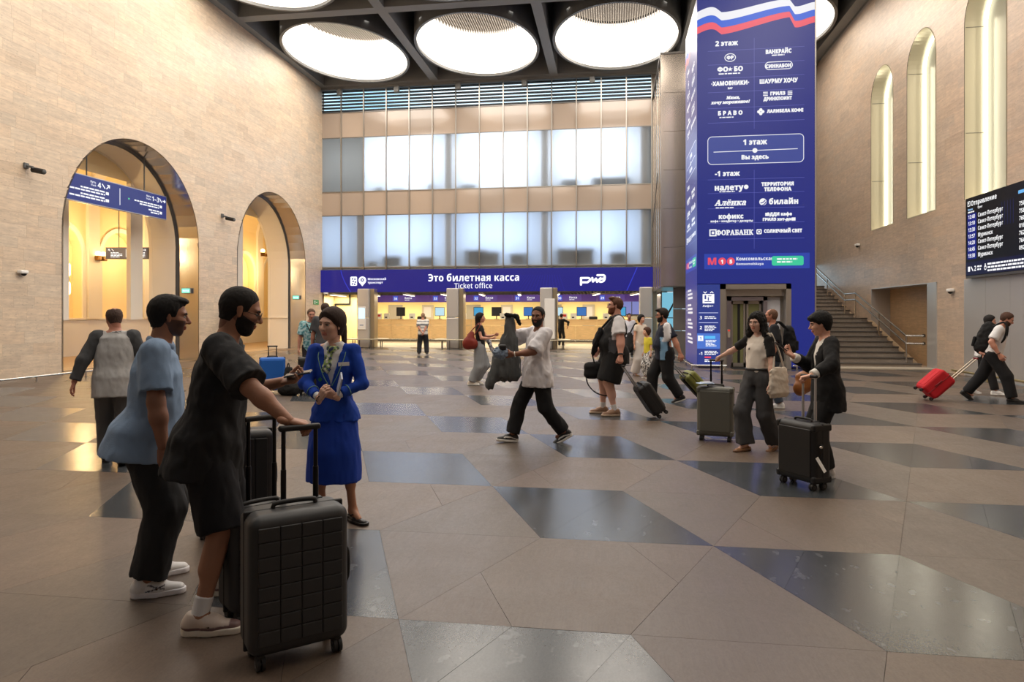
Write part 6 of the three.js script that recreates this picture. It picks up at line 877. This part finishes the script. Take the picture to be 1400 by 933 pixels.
const girl = person({ label: 'young woman with wavy black hair, glasses and cream raglan t-shirt with black sleeves', at: [1.74, 8.7], H: 1.69, face: -38, fem: true, skin: [222, 178, 158], hairCol: [16, 13, 13], lean: -2, head: { yaw: 6, pitch: 4 }, glasses: { col: [90, 70, 60], r: 0.0013 },
  hair: { thick: 0.026, front: 0.066, side: -0.06, back: -0.12, amp: 0.009, freq: 38, soft: 0.03, line: [[-0.14, -0.12], [0.0, -0.12], [0.03, -0.02], [0.06, 0.05], [0.13, 0.07]], more: [cone([0.085, 0.02, -0.01], [0.115, -0.15, 0.0], 0.038, 0.04), cone([-0.085, 0.02, -0.01], [-0.11, -0.15, 0.0], 0.038, 0.042), cone([0, 0.0, -0.09], [0, -0.16, -0.085], 0.06, 0.075)] },
  LF: [0.09, 0.02, -0.22, 0, 14], RF: [-0.09, 0, 0.12, -4], hip: 0.925, R: { w: [1.34, 1.07, 9.3], pole: [-0.3, -0.9, -0.2], palm: [0, -1, 0.1], pose: GRIP }, L: { l: [0.25, 0.84, 0.06], pose: SOFT },
  wear: [{ type: 'top', hem: 0.06, loose: 0.01, sleeve: 0.75, wideSleeve: 1.7, crease: 0.006, color: (x, y, z) => (Math.abs(x) + (y - 1.2) * 0.24 > 0.168 && y > 1.14 ? L3(28, 27, 28) : near(x, y, z, [-0.05, 1.29, 0.13], 0.034) ? L3(70, 66, 62) : L3(228, 218, 206)) }, { type: 'trousers', col: [66, 66, 68], r: [0.115, 0.105, 0.115], len: 1.97, waist: 0.13, loose: 0.026, crease: 0.008 }], shoes: { kind: 'flat', col: [150, 110, 78], sole: [110, 78, 55] } });
part(girl.root, 'belt', (() => { const g = new THREE.TorusGeometry(1, 0.11, 8, 40); g.rotateX(Math.PI / 2); g.scale(0.142, 0.16, 0.118); const c = girl.A(0.1); g.translate(c[0], girl.p0[1] + 0.1, c[2]); return g; })(), M(srgb(30, 28, 28), 0.4));
const suit = person({ label: 'young man in black suit jacket over white shirt looking at a phone', at: [2.18, 7.45], H: 1.69, face: -74, skin: [218, 166, 142], hairCol: [14, 12, 12], lean: 2, head: { yaw: -2, pitch: 12 }, hair: { thick: 0.022, front: 0.042, side: -0.012, back: -0.085, amp: 0.003, line: [[-0.14, -0.09], [-0.05, -0.085], [-0.022, -0.01], [0.018, 0.0], [0.03, 0.02], [0.07, 0.035], [0.13, 0.04]], more: [ell([0, 0.075, 0.055], [0.068, 0.036, 0.055])] },
  LF: [0.1, 0, 0.04, 4], RF: [-0.1, 0, 0.02, -4], R: { w: [1.86, 1.22, 7.55], pole: [-0.4, -0.9, -0.2], palm: [0.4, 0.6, -0.4], dir: [0.1, 0.55, 0.8], pose: HOLD }, L: { w: [1.9, 1.06, 7.02], pole: [0.6, -0.6, -0.6], palm: [0, -1, 0.1], dir: [-0.2, -0.2, 1], pose: GRIP },
  wear: [{ type: 'top', name: 'shirt', col: [224, 220, 212], hem: -0.05, loose: 0.002, sleeve: 1.94, cuff: 0.05, crease: 0.002 }, { type: 'top', name: 'jacket', col: [21, 21, 23], hem: -0.24, loose: 0.034, flare: 0.02, sleeve: 1.72, cuff: 0.046, vneck: 0.06, vwide: 0.22, crease: 0.007 }, { type: 'trousers', col: [20, 20, 22], r: [0.108, 0.095, 0.09], len: 1.97 }], shoes: { kind: 'sneaker', col: [226, 224, 222], sole: [232, 230, 228] } });
part(suit.root, 'lapel_pin', new THREE.SphereGeometry(0.007, 8, 6), WHITE, v3.add(v3.add(suit.A(0.36), suit.R1, 0.09), suit.Fw, 0.125));
{ const h = suit.arms[1], c = v3.add(v3.add(h.wr, v3.norm(h.dir), 0.13), [0.03, 0.03, 0.02]), t = thing('phone', 'phone tilted in the raised hand of the young man in black suit', 'phone', suit.root.localToWorld(V(...c)).toArray(), suit.root.rotation.y); part(t, 'phone_body', box(0.072, 0.15, 0.009, 0.004), M(srgb(28, 28, 32), 0.3), null, [0.9, 0, 0]); part(t, 'camera_bump', box(0.03, 0.03, 0.006, 0.002), M(srgb(60, 40, 40), 0.3), [0.01, 0.02, 0.04], [0.9, 0, 0]); }
person({ label: 'balding man in dark navy t-shirt with black backpack waiting by the lift', at: [2.8, 12.6], H: 1.76, face: -84, skin: [188, 128, 104], hairCol: [110, 80, 62], lean: 2, fat: 1.15, head: { yaw: -4 }, hair: { thick: 0.004, side: -0.01, back: -0.06, bald: [0, 0.09, 0.06] }, LF: [0.1, 0, 0.1, 0], RF: [-0.1, 0, -0.1, 0], L: { l: [0.27, 0.84, 0.06], pose: SOFT },
  wear: [{ type: 'top', col: [30, 32, 38], hem: -0.1, loose: 0.024, sleeve: 0.8, wideSleeve: 1.5 }, { type: 'trousers', col: [66, 76, 92], r: [0.1, 0.08, 0.07], len: 1.95 }, { type: 'band', name: 'wristwatch', arm: 0, col: [24, 24, 26], t: 0.009 }], shoes: { kind: 'sneaker', col: [224, 224, 224] } });
person({ label: 'slim woman in black t-shirt and loose grey trousers carrying a red handbag', at: [-3.1, 15.9], H: 1.72, face: 82, fem: true, skin: [206, 150, 126], hairCol: [26, 19, 18], lean: -1, hip: 0.92, head: { pitch: -2 }, hair: { thick: 0.016, front: 0.07, side: -0.05, back: -0.14, amp: 0.002, line: [[-0.14, -0.14], [-0.02, -0.14], [0.01, -0.02], [0.05, 0.05], [0.13, 0.075]], more: [cone([0, 0.0, -0.085], [0, -0.28, -0.1], 0.055, 0.04)] },
  LF: [0.09, 0.03, -0.1, 0, 10], RF: [-0.08, 0, -0.2, 0, 0], R: { l: [-0.12, 1.12, 0.3], pole: [-0.5, -0.9, -0.3], palm: [0.3, 1, 0], pose: HOLD }, L: { l: [0.1, 1.2, 0.36], pole: [0.5, -0.9, -0.3], pose: HOLD },
  wear: [{ type: 'top', col: [24, 24, 26], hem: -0.0, loose: 0.008, sleeve: 0.45, crease: 0.004 }, { type: 'trousers', col: [148, 152, 156], r: [0.13, 0.125, 0.1], len: 1.95, waist: 0.14, crease: 0.01 }], shoes: { kind: 'sneaker', col: [228, 220, 208] } });
const tow = person({ label: 'man in white t-shirt with big black backpack towing a red case', at: [7.16, 14.3], H: 1.78, face: 86, skin: [204, 146, 124], hairCol: [76, 50, 38], lean: 14, head: { pitch: 24 }, fat: 1.12, hip: 0.9, beard: { t: 0.006 }, hair: { thick: 0.012, front: 0.075, side: 0.0, back: -0.06 },
  RF: [-0.09, 0.0, 0.3, 0, 0], LF: [0.09, 0.05, -0.42, 0, 38], R: { l: [-0.28, 0.9, 0.12], pole: [-0.4, 0, -0.8], pose: SOFT }, L: { w: [6.84, 0.8, 14.25], pole: [0.3, 0.3, -0.9], pose: GRIP },
  wear: [{ type: 'top', col: [224, 224, 226], hem: -0.06, loose: 0.024, sleeve: 0.8, wideSleeve: 1.4 }, { type: 'trousers', col: [26, 27, 30], r: [0.115, 0.098, 0.09], len: 1.96 }, { type: 'band', arm: 1, col: [40, 34, 32] }], shoes: { kind: 'dress', col: [30, 28, 27], sole: [30, 28, 27] } });
person({ label: 'person in white top half hidden behind the man towing the red case', at: [7.62, 15.6], H: 1.66, face: 84, skin: [200, 146, 124], hairCol: [24, 20, 20], lean: 8, head: { pitch: 10 }, hair: { thick: 0.018, side: -0.03, back: -0.09 }, RF: [-0.09, 0, 0.24, 0, 0], LF: [0.09, 0.02, -0.2, 0, 16], wear: [{ type: 'top', col: [222, 222, 224], hem: -0.12, loose: 0.03, sleeve: 0.8 }, { type: 'trousers', col: [26, 26, 28], r: [0.1, 0.085, 0.08], len: 1.94 }], shoes: { kind: 'sneaker', col: [232, 232, 232] } });
person({ label: 'man in patterned teal short-sleeved shirt with a black pouch beside the further arch', at: [-6.75, 14.7], H: 1.8, face: 8, skin: [196, 140, 118], hairCol: [96, 74, 58], head: { pitch: 8 }, hair: { thick: 0.01, front: 0.07 }, wear: [{ type: 'top', hem: -0.12, loose: 0.026, sleeve: 0.85, wideSleeve: 1.5, color: (x, y, z) => { const n = noise3(x * 16, y * 16, z * 16); return n > 0.15 ? L3(196, 220, 222) : n < -0.3 ? L3(70, 130, 140) : L3(130, 190, 196); } }, { type: 'trousers', col: [38, 38, 42] }], shoes: { kind: 'sneaker', col: [60, 58, 58] } });
person({ label: 'tall man in dark grey t-shirt seen from behind beside the teal shirted man', at: [-6.2, 14.2], H: 1.92, face: 168, skin: [190, 132, 110], hairCol: [58, 42, 34], noFace: true, hair: { thick: 0.007, side: -0.01, back: -0.06 }, wear: [{ type: 'top', col: [70, 70, 74], hem: -0.12, loose: 0.03, sleeve: 0.8, wideSleeve: 1.5 }, { type: 'trousers', col: [50, 50, 54] }], shoes: { kind: 'sneaker', col: [50, 50, 52] } });
// far distance
person({ label: 'man in plaid white shirt with hands clasped behind his back at the counter', at: [-7.72, 27.4], H: 1.74, face: 178, skin: [196, 140, 116], hairCol: [150, 120, 96], noFace: true, fat: 1.12, hair: { thick: 0.005, side: 0.0, back: -0.05 }, LF: [0.16, 0, 0, 12], RF: [-0.16, 0, 0, -12], L: { l: [0.04, 0.96, -0.2], pole: [1, -0.2, -0.2], pose: SOFT }, R: { l: [-0.04, 0.94, -0.2], pole: [-1, -0.2, -0.2], pose: SOFT },
  wear: [{ type: 'top', hem: -0.1, loose: 0.03, sleeve: 0.85, wideSleeve: 1.5, color: (x, y) => (Math.abs(((y * 7.5) % 1) - 0.5) < 0.14 ? L3(86, 92, 104) : L3(222, 220, 214)) }, { type: 'trousers', col: [36, 38, 44], r: [0.11, 0.095, 0.09], len: 1.97 }], shoes: { kind: 'sneaker', col: [60, 54, 50] } });
person({ label: 'dark haired woman in pale top with black shoulder bag beside the child', at: [0.72, 18.9], H: 1.66, face: 40, fem: true, skin: [212, 160, 136], hairCol: [16, 13, 13], hair: { thick: 0.024, front: 0.06, side: -0.06, back: -0.1, line: [[-0.14, -0.1], [0.0, -0.1], [0.03, -0.02], [0.06, 0.05], [0.13, 0.06]] }, LF: [0.1, 0, 0.2, 0], RF: [-0.1, 0, -0.1, 0], wear: [{ type: 'top', col: [226, 214, 200], hem: -0.06, loose: 0.02, sleeve: 0.5 }, { type: 'trousers', col: [210, 204, 200], r: [0.13, 0.13, 0.14], len: 1.95 }], shoes: { kind: 'flat', col: [160, 130, 90], sole: [120, 96, 70] } });
person({ label: 'child in yellow t-shirt and black and white patterned trousers', at: [0.92, 18.3], H: 1.28, face: -60, fem: true, skin: [210, 160, 136], hairCol: [70, 44, 32], head: { size: 1.3 }, hair: { thick: 0.02, side: -0.04, back: -0.1, line: [[-0.14, -0.1], [0.0, -0.1], [0.03, -0.02], [0.06, 0.05], [0.13, 0.06]] }, wear: [{ type: 'top', col: [214, 200, 60], hem: -0.06, loose: 0.03, sleeve: 0.8 }, { type: 'trousers', r: [0.13, 0.13, 0.14], len: 1.95, color: (x, y, z) => (noise3(x * 22, y * 22, z * 22) > 0.05 ? L3(40, 40, 42) : L3(214, 212, 210)) }], shoes: { kind: 'flat', col: [190, 160, 110] } });
person({ label: 'distant man in white shirt walking out from the ticket counters', at: [0.62, 27], H: 1.72, face: 6, skin: [170, 116, 94], hairCol: [30, 24, 22], hair: { thick: 0.01 }, LF: [0.09, 0, 0.16, 0], RF: [-0.09, 0, -0.12, 0], wear: [{ type: 'top', col: [214, 214, 220], hem: -0.12, loose: 0.026, sleeve: 1.2 }, { type: 'trousers', col: [40, 40, 44] }], shoes: { kind: 'dress', col: [30, 30, 30] } });
person({ label: 'customer in dull green shirt leaning on the oak counter behind a column', at: [-9.3, 41.0], H: 1.72, face: 170, skin: [196, 140, 116], hairCol: [60, 44, 36], noFace: true, hair: { thick: 0.01 }, wear: [{ type: 'top', col: [96, 126, 116], hem: -0.1, loose: 0.03, sleeve: 0.8 }, { type: 'trousers', col: [96, 50, 66] }], shoes: { kind: 'sneaker', col: [50, 48, 46] } });
person({ label: 'customer dressed in black at the oak counter beside the white panel', at: [-2.75, 36.8], H: 1.72, face: 150, skin: [196, 140, 116], hairCol: [24, 20, 20], noFace: true, hair: { thick: 0.014 }, L: { l: [0.36, 1.05, 0.1], pole: [1, 0, 0] }, R: { l: [-0.36, 1.05, 0.1], pole: [-1, 0, 0] }, wear: [{ type: 'top', col: [20, 20, 22], hem: -0.1, loose: 0.03, sleeve: 1.8 }, { type: 'trousers', col: [22, 22, 24] }], shoes: { kind: 'sneaker', col: [30, 30, 32] } });
// ---------------------------------------------------------------- luggage and bags
const RB = (w, h, d, r, n = 4) => new RoundedBoxGeometry(w, h, d, n, r);
function caseParts(t, { w, h, d, col, rough = 0.55, ribs = 4, rows = 1, handle = 0.36, pole = [40, 40, 42], poleX = 0.075, shift = 0, soft = false, wheelR = 0.03, z0 = 0, trim = [26, 26, 28], bumpers = false }) {
  const y0 = 0.065, bh = h - y0, shellM = M(srgb(...col), rough, 0, soft ? { bumpMap: weave, bumpScale: 0.002 } : {}), trimM = M(srgb(...trim), 0.6), pm = M(srgb(...pole), 0.3, 0.7);
  part(t, 'shell', RB(w, bh, d * 0.92, Math.min(0.055, d * 0.3)).translate(0, y0 + bh / 2, z0), shellM);
  part(t, 'zip_seam', RB(w + 0.006, bh + 0.005, 0.018, 0.009).translate(0, y0 + bh / 2, z0), trimM);
  const mw = w - 0.075, mh = bh - 0.11, gap = rows > 1 ? 0.004 : 0.007;
  for (const sd of [1, -1]) for (let c = 0; c < ribs; c++) for (let r = 0; r < rows; r++) { const pw = mw / ribs, ph = mh / rows; part(t, 'raised_panel', RB(pw - gap, ph - gap, 0.02, rows > 1 ? 0.004 : 0.008, 2).translate(-mw / 2 + pw * (c + 0.5), y0 + 0.06 + ph * (r + 0.5), z0 + sd * (d * 0.46 - 0.002)), shellM); }
  if (bumpers) for (const sx of [-1, 1]) for (const sy of [0, 1]) part(t, 'corner_guard', RB(0.05, 0.07, d * 0.94, 0.02, 2).translate(sx * (w / 2 - 0.022), y0 + 0.04 + sy * (bh - 0.08), z0), shellM);
  for (const sx of [-1, 1]) for (const sz of [-1, 1]) { const x = sx * (w / 2 - 0.055), z = z0 + sz * (d / 2 - 0.06); const f = part(t, 'wheel', merge([-1, 1].map((k) => { const g = new THREE.CylinderGeometry(wheelR, wheelR, 0.016, 20); g.rotateZ(Math.PI / 2); g.translate(x + k * 0.012, wheelR, z + 0.008); return g; })), M(srgb(34, 34, 36), 0.6)); part(f, 'wheel_fork', merge([box(0.04, 0.035, 0.05, 0.01).translate(x, y0 - 0.006, z), rod([x - 0.022, wheelR, z + 0.008], [x + 0.022, wheelR, z + 0.008], 0.008)]), trimM); part(f, 'hub', (() => { const g = new THREE.CylinderGeometry(wheelR * 0.5, wheelR * 0.5, 0.044, 14); g.rotateZ(Math.PI / 2); return g.translate(x, wheelR, z + 0.008); })(), M(srgb(90, 90, 92), 0.4, 0.5)); }
  part(t, 'top_handle', tube([[-0.1, h - 0.004, z0], [-0.085, h + 0.022, z0], [0.085, h + 0.022, z0], [0.1, h - 0.004, z0]], 0.012, 20, 8), trimM);
  part(t, 'side_handle', tube([[w / 2 - 0.004, y0 + bh * 0.36, z0 + 0.03], [w / 2 + 0.02, y0 + bh * 0.42, z0 + 0.03], [w / 2 + 0.02, y0 + bh * 0.6, z0 + 0.03], [w / 2 - 0.004, y0 + bh * 0.66, z0 + 0.03]], 0.011, 20, 8), trimM);
  if (handle) { const z = z0 - d / 2 + 0.05, H = part(t, 'telescopic_handle', merge([-1, 1].flatMap((k) => [rod([shift + k * poleX, h - 0.12, z], [shift + k * poleX, h + handle, z], 0.011, 10), rod([shift + k * poleX, h - 0.02, z], [shift + k * poleX, h + handle * 0.45, z], 0.014, 10)])), pm); part(H, 'grip', RB(poleX * 2 + 0.05, 0.03, 0.034, 0.013, 3).translate(shift, h + handle + 0.008, z), trimM); part(H, 'socket', RB(poleX * 2 + 0.06, 0.014, 0.05, 0.006, 2).translate(shift, h - 0.002, z), trimM); }
  return t;
}
const suitcase = (name, label, [x, d], turn, o) => caseParts(thing(name, label, 'suitcase', [x, 0, -d], turn), o);
function towed(name, label, [bx0, bd], hand, o) { // leaning towards the hand, rolling on its back wheels
  const t = thing(name, label, 'suitcase', [bx0, 0, -bd]), B = [bx0, 0.0, -bd], Hn = [hand[0], hand[1], -hand[2]], Y = v3.norm(v3.sub(Hn, B)); let X = v3.norm(v3.cross(Y, [0, 1, 0])), Z = v3.cross(X, Y); if (Z[1] < 0) { X = v3.mul(X, -1); Z = v3.cross(X, Y); }
  t.quaternion.setFromRotationMatrix(new THREE.Matrix4().makeBasis(V(...X), V(...Y), V(...Z))); const L = v3.len(v3.sub(Hn, B)); t.position.y += 0.018; return caseParts(t, { ...o, z0: o.d / 2 - 0.06, handle: L - o.h - 0.02 });
}
suitcase('suitcase', 'large charcoal ribbed suitcase with extended handle gripped by the charcoal-shirted man', [-1.54, 3.17], 40 * RAD, { w: 0.47, h: 0.72, d: 0.29, col: [48, 49, 51], rough: 0.5, ribs: 4, rows: 8, handle: 0.355, poleX: 0.08, shift: 0.05, wheelR: 0.034 });
suitcase('suitcase', 'smaller charcoal ribbed suitcase right behind the large charcoal one', [-1.93, 3.56], 52 * RAD, { w: 0.4, h: 0.6, d: 0.25, col: [46, 47, 50], ribs: 4, rows: 6, handle: 0.46, shift: 0.04 });
suitcase('suitcase', 'tall black suitcase standing between the two men and the attendant', [-2.84, 4.86], 30 * RAD, { w: 0.54, h: 0.78, d: 0.3, col: [30, 30, 33], ribs: 5, handle: 0 });
suitcase('suitcase', 'bright blue hard suitcase with short raised handle', [-7.1, 13.6], 26 * RAD, { w: 0.52, h: 0.76, d: 0.3, col: [24, 98, 190], ribs: 1, handle: 0.22, poleX: 0.08 });
{ const t = thing('soft_bag', 'black soft bag leaning on the side of the blue suitcase', 'bag', [-6.58, 0, -13.3]); part(t, 'bag_body', net(crease(blend([cone([0, 0.16, 0], [0, 0.5, 0], 0.15, 0.09, [0, 0, 1], 0.8), cone([-0.1, 0.14, 0], [0.12, 0.14, 0], 0.14, 0.14)], 0.05), 0.012, 12, 12, 12), 0.02, L3(26, 26, 28)), CLOTH); part(t, 'strap', tube([[-0.05, 0.55, 0], [0, 0.66, 0.02], [0.06, 0.5, 0.05]], 0.012), BLACK); }
suitcase('suitcase', 'black suitcase beside the soft bag behind the attendant', [-6.22, 13.5], 20 * RAD, { w: 0.46, h: 0.78, d: 0.28, col: [24, 24, 26], ribs: 3, handle: 0 });
{ const t = thing('soft_bag', 'small black bag on the floor left of the blue suitcase', 'bag', [-7.62, 0, -13.7]); part(t, 'bag_body', net(crease(blend([cone([-0.1, 0.16, 0], [0.12, 0.16, 0], 0.16, 0.15), cone([0, 0.2, 0], [0, 0.34, 0], 0.13, 0.08)], 0.05), 0.012, 12, 12, 12), 0.02, L3(28, 28, 30)), CLOTH); part(t, 'strap', tube([[-0.1, 0.3, 0], [0, 0.5, 0.02], [0.1, 0.3, 0.0]], 0.012), BLACK); }
suitcase('suitcase', 'grey green hard suitcase held by the young woman with glasses', [1.34, 9.36], -14 * RAD, { w: 0.46, h: 0.71, d: 0.28, col: [98, 98, 90], rough: 0.45, ribs: 1, handle: 0.33, poleX: 0.07, pole: [24, 24, 26], bumpers: true, trim: [60, 58, 54] });
{ const t = thing('folded_papers', 'pale blue folded papers on top of the grey green suitcase', 'papers', [1.2, 0.745, -9.32], 0.3); part(t, 'sheet', RB(0.2, 0.012, 0.14, 0.005, 2).translate(0, 0.006, 0), M(srgb(176, 196, 222), 0.8)); part(t, 'sheet', RB(0.14, 0.01, 0.11, 0.004, 2).translate(0.02, 0.018, 0), M(srgb(206, 216, 232), 0.8)); }
{ const t = suitcase('suitcase', 'black cabin suitcase with pale handle poles and white airline tag', [1.82, 6.98], -58 * RAD, { w: 0.47, h: 0.63, d: 0.25, col: [20, 20, 22], ribs: 1, handle: 0.42, poleX: 0.075, pole: [190, 190, 192], bumpers: true, wheelR: 0.034 }); part(t, 'airline_tag', box(0.035, 0.15, 0.003).rotateZ(0.7).translate(0.3, 0.27, 0.1), WHITE, null, null, 'white paper tag'); part(t, 'bag_charm', new THREE.SphereGeometry(0.016, 10, 8).translate(0.262, 0.42, 0.06), CHROME); }
towed('suitcase', 'black ribbed cabin suitcase towed by the large bearded man', [0.7, 11.2], [0.15, 0.84, 11.06], { w: 0.38, h: 0.6, d: 0.25, col: [22, 22, 24], ribs: 4, pole: [150, 150, 152] });
{ const t = towed('suitcase', 'lime green suitcase with black band towed by the navy shirted man', [1.76, 13.85], [1.12, 0.72, 13.62], { w: 0.4, h: 0.62, d: 0.25, col: [120, 122, 52], ribs: 1, pole: [150, 150, 152] }); part(t, 'luggage_band', RB(0.13, 0.52, 0.29, 0.02, 2).translate(0, 0.34, 0.065), BLACKSOFT); }
towed('suitcase', 'bright red soft trolley case towed by the man with the backpack', [6.02, 14.35], [6.84, 0.82, 14.25], { w: 0.48, h: 0.58, d: 0.36, col: [186, 16, 30], rough: 0.8, ribs: 2, soft: true, pole: [205, 190, 170], trim: [120, 12, 22] });
// bags worn by people stand on their own, placed by the wearer
function worn(J, name, label, category, build) { const o = new THREE.Group(); o.name = numbered(name); scene.add(o); o.position.copy(J.root.position); o.rotation.copy(J.root.rotation); tag(o, label, category); build(o, J); return o; }
const blob = (o, name, f, c, col, cr = 0.008, fq = 14, m = CLOTH) => part(o, name, net(crease(f, cr, fq, fq, fq), c, col), m);
worn(girl, 'tote_bag', 'cream canvas tote bag on the shoulder of the young woman with glasses', 'bag', (o, J) => { const s = J.sh[0], c = [s[0] + 0.1, 0.95, -0.06]; blob(o, 'bag_body', stack([c[0], 0.95, c[2]], [0, 1, 0], [0, 0, 1], [0, 0, 1], [[-0.28, 0.13, 0.045], [-0.22, 0.17, 0.062], [-0.08, 0.165, 0.055], [0.03, 0.14, 0.035], [0.08, 0.12, 0.022]], 2.6), 0.01, L3(214, 202, 186), 0.005, 9); for (const k of [-1, 1]) part(o, 'strap', tube([[c[0], 1.0, c[2] + k * 0.1], [c[0] - 0.03, 1.2, c[2] + k * 0.05], [s[0] + 0.02, s[1] + 0.065, s[2] + k * 0.02], [s[0] - 0.02, s[1] + 0.06, s[2] + k * 0.035]], 0.012, 24, 6), M(srgb(212, 200, 184), 0.9)); });
worn(girl, 'brown_bag', 'tan leather bag behind the cream tote', 'bag', (o, J) => { blob(o, 'bag_body', blend([cone([0.36, 0.78, -0.32], [0.42, 0.86, -0.5], 0.1, 0.09, [1, 0, 0], 0.7), cone([0.36, 0.9, -0.34], [0.4, 0.95, -0.48], 0.07, 0.06)], 0.04), 0.013, L3(152, 92, 40), 0.002, 8, LEATHER); part(o, 'strap', tube([[0.38, 0.96, -0.36], [0.36, 1.05, -0.4], [0.4, 0.98, -0.48]], 0.01), M(srgb(120, 70, 30), 0.6)); });
const bagOn = (at0, face, fn, ...a) => worn({ root: { position: V(at0[0], 0, -at0[1]), rotation: new THREE.Euler(0, face * RAD + Math.atan2(-at0[0], at0[1]), 0) } }, ...a, fn);
const pack = (w, h, d, y, z, c) => (o) => { blob(o, 'pack_body', blend([cone([0, y + 0.1, z], [0, y + h - 0.12, z], w, w * 0.85, [0, 0, 1], d / w), cone([0, y + 0.1, z - d * 0.7], [0, y + h * 0.5, z - d * 0.7], w * 0.75, w * 0.7, [0, 0, 1], 0.5)], 0.05), 0.018, L3(...c), 0.01, 10); part(o, 'front_pocket', RB(w * 1.2, h * 0.34, 0.05, 0.02, 3).translate(0, y + h * 0.28, z - d * 1.25), M(srgb(c[0] + 8, c[1] + 8, c[2] + 8), 0.9)); for (const k of [-1, 1]) part(o, 'shoulder_strap', tube([[k * 0.1, y + h - 0.06, z + d * 0.5], [k * 0.13, y + h + 0.05, z + d + 0.07], [k * 0.14, y + h - 0.02, z + d + 0.14], [k * 0.15, y + h * 0.5, z + d + 0.14], [k * 0.16, y + 0.1, z + d * 0.8]], 0.02, 30, 6), BLACKSOFT); };
{ const o = bagOn([7.16, 14.3], 86, pack(0.17, 0.56, 0.14, 0.92, -0.17, [20, 20, 22]), 'backpack', 'bulky black backpack on the man towing the red case', 'backpack'); o.children.forEach((c) => { c.rotation.x = 0.2; c.position.y = 0.02; c.position.z = -0.17; }); }
bagOn([2.8, 12.6], -84, pack(0.14, 0.5, 0.1, 0.98, -0.24, [20, 20, 22]), 'backpack', 'black backpack on the balding man by the lift', 'backpack');
worn(big, 'sling_bag', 'black sling bag across the chest of the large bearded man', 'bag', (o, J) => { blob(o, 'bag_body', blend([cone([0.05, 1.2, 0.32], [0.08, 1.38, 0.25], 0.08, 0.07, [0, 0, 1], 0.7), cone([0.05, 1.1, 0.33], [0.03, 1.02, 0.36], 0.05, 0.04)], 0.04), 0.014, L3(20, 20, 22)); part(o, 'strap', tube([[0.08, 1.42, 0.24], [0.14, 1.6, 0.08], [0.1, 1.62, -0.04]], 0.018, 20, 6), BLACKSOFT); });
worn(big, 'shoulder_bag', 'black camera bag hanging low with a trailing strap beside the large man', 'bag', (o, J) => { blob(o, 'bag_body', blend([cone([-0.05, 0.78, 0.3], [-0.05, 0.78, 0.42], 0.1, 0.09), cone([-0.05, 0.68, 0.32], [-0.05, 0.68, 0.42], 0.09, 0.09)], 0.03), 0.014, L3(20, 20, 22), 0.005); part(o, 'trailing_strap', tube([[-0.02, 0.7, 0.48], [0.0, 0.5, 0.44], [0.02, 0.36, 0.3], [0.04, 0.32, 0.12], [0.02, 0.4, 0.06]], 0.012, 30, 6), BLACKSOFT); part(o, 'shoulder_strap', tube([[0.0, 0.86, 0.34], [0.1, 1.1, 0.38], [0.14, 1.4, 0.24]], 0.012, 20, 6), BLACKSOFT); });
bagOn([-3.1, 15.9], 82, (o) => { blob(o, 'bag_body', blend([cone([-0.22, 0.98, -0.24], [-0.22, 0.98, -0.14], 0.14, 0.13, [1, 0, 0], 0.6), cone([-0.22, 1.06, -0.2], [-0.22, 1.22, -0.16], 0.13, 0.06, [1, 0, 0], 0.6)], 0.04), 0.018, L3(128, 40, 28), 0.003, 8, LEATHER); part(o, 'strap', tube([[-0.22, 1.18, -0.26], [-0.18, 1.4, -0.06], [-0.16, 1.47, 0.0], [-0.2, 1.38, 0.02], [-0.22, 1.18, -0.1]], 0.014, 24, 6), M(srgb(110, 34, 24), 0.6)); }, 'handbag', 'reddish brown leather handbag of the woman in grey trousers', 'bag');
bagOn([-3.1, 15.9], 82, (o) => { blob(o, 'scarf_cloth', blend([cone([0.02, 1.05, 0.2], [0.02, 0.72, 0.34], 0.05, 0.035), cone([0.02, 0.72, 0.34], [0.0, 0.62, 0.4], 0.035, 0.03)], 0.02), 0.016, (x, y, z) => (noise3(x * 24, y * 24, z * 24) > 0 ? L3(190, 192, 200) : L3(60, 66, 84))); }, 'scarf', 'grey and white patterned scarf hanging from the hand of the woman in grey trousers', 'scarf');
bagOn([0.72, 18.9], 40, (o) => { blob(o, 'bag_body', blend([cone([-0.28, 0.8, -0.1], [-0.28, 1.1, -0.08], 0.17, 0.1, [1, 0, 0], 0.5)], 0.04), 0.024, L3(22, 22, 25)); part(o, 'strap', tube([[-0.26, 1.18, -0.08], [-0.18, 1.4, 0], [-0.1, 1.42, 0.0]], 0.02, 20, 6), BLACKSOFT); }, 'shoulder_bag', 'large black shoulder bag of the dark haired woman beside the child', 'bag');
bagOn([-6.75, 14.7], 8, (o) => { blob(o, 'bag_body', blend([cone([0.06, 0.98, 0.24], [0.16, 0.98, 0.22], 0.09, 0.08)], 0.04), 0.02, L3(22, 22, 24)); part(o, 'strap', tube([[0.1, 1.05, 0.22], [-0.05, 1.3, 0.2], [-0.12, 1.5, 0.05]], 0.012, 20, 6), BLACKSOFT); }, 'belt_pouch', 'black pouch worn across the teal patterned shirt', 'bag');
renderer.render(scene, camera);
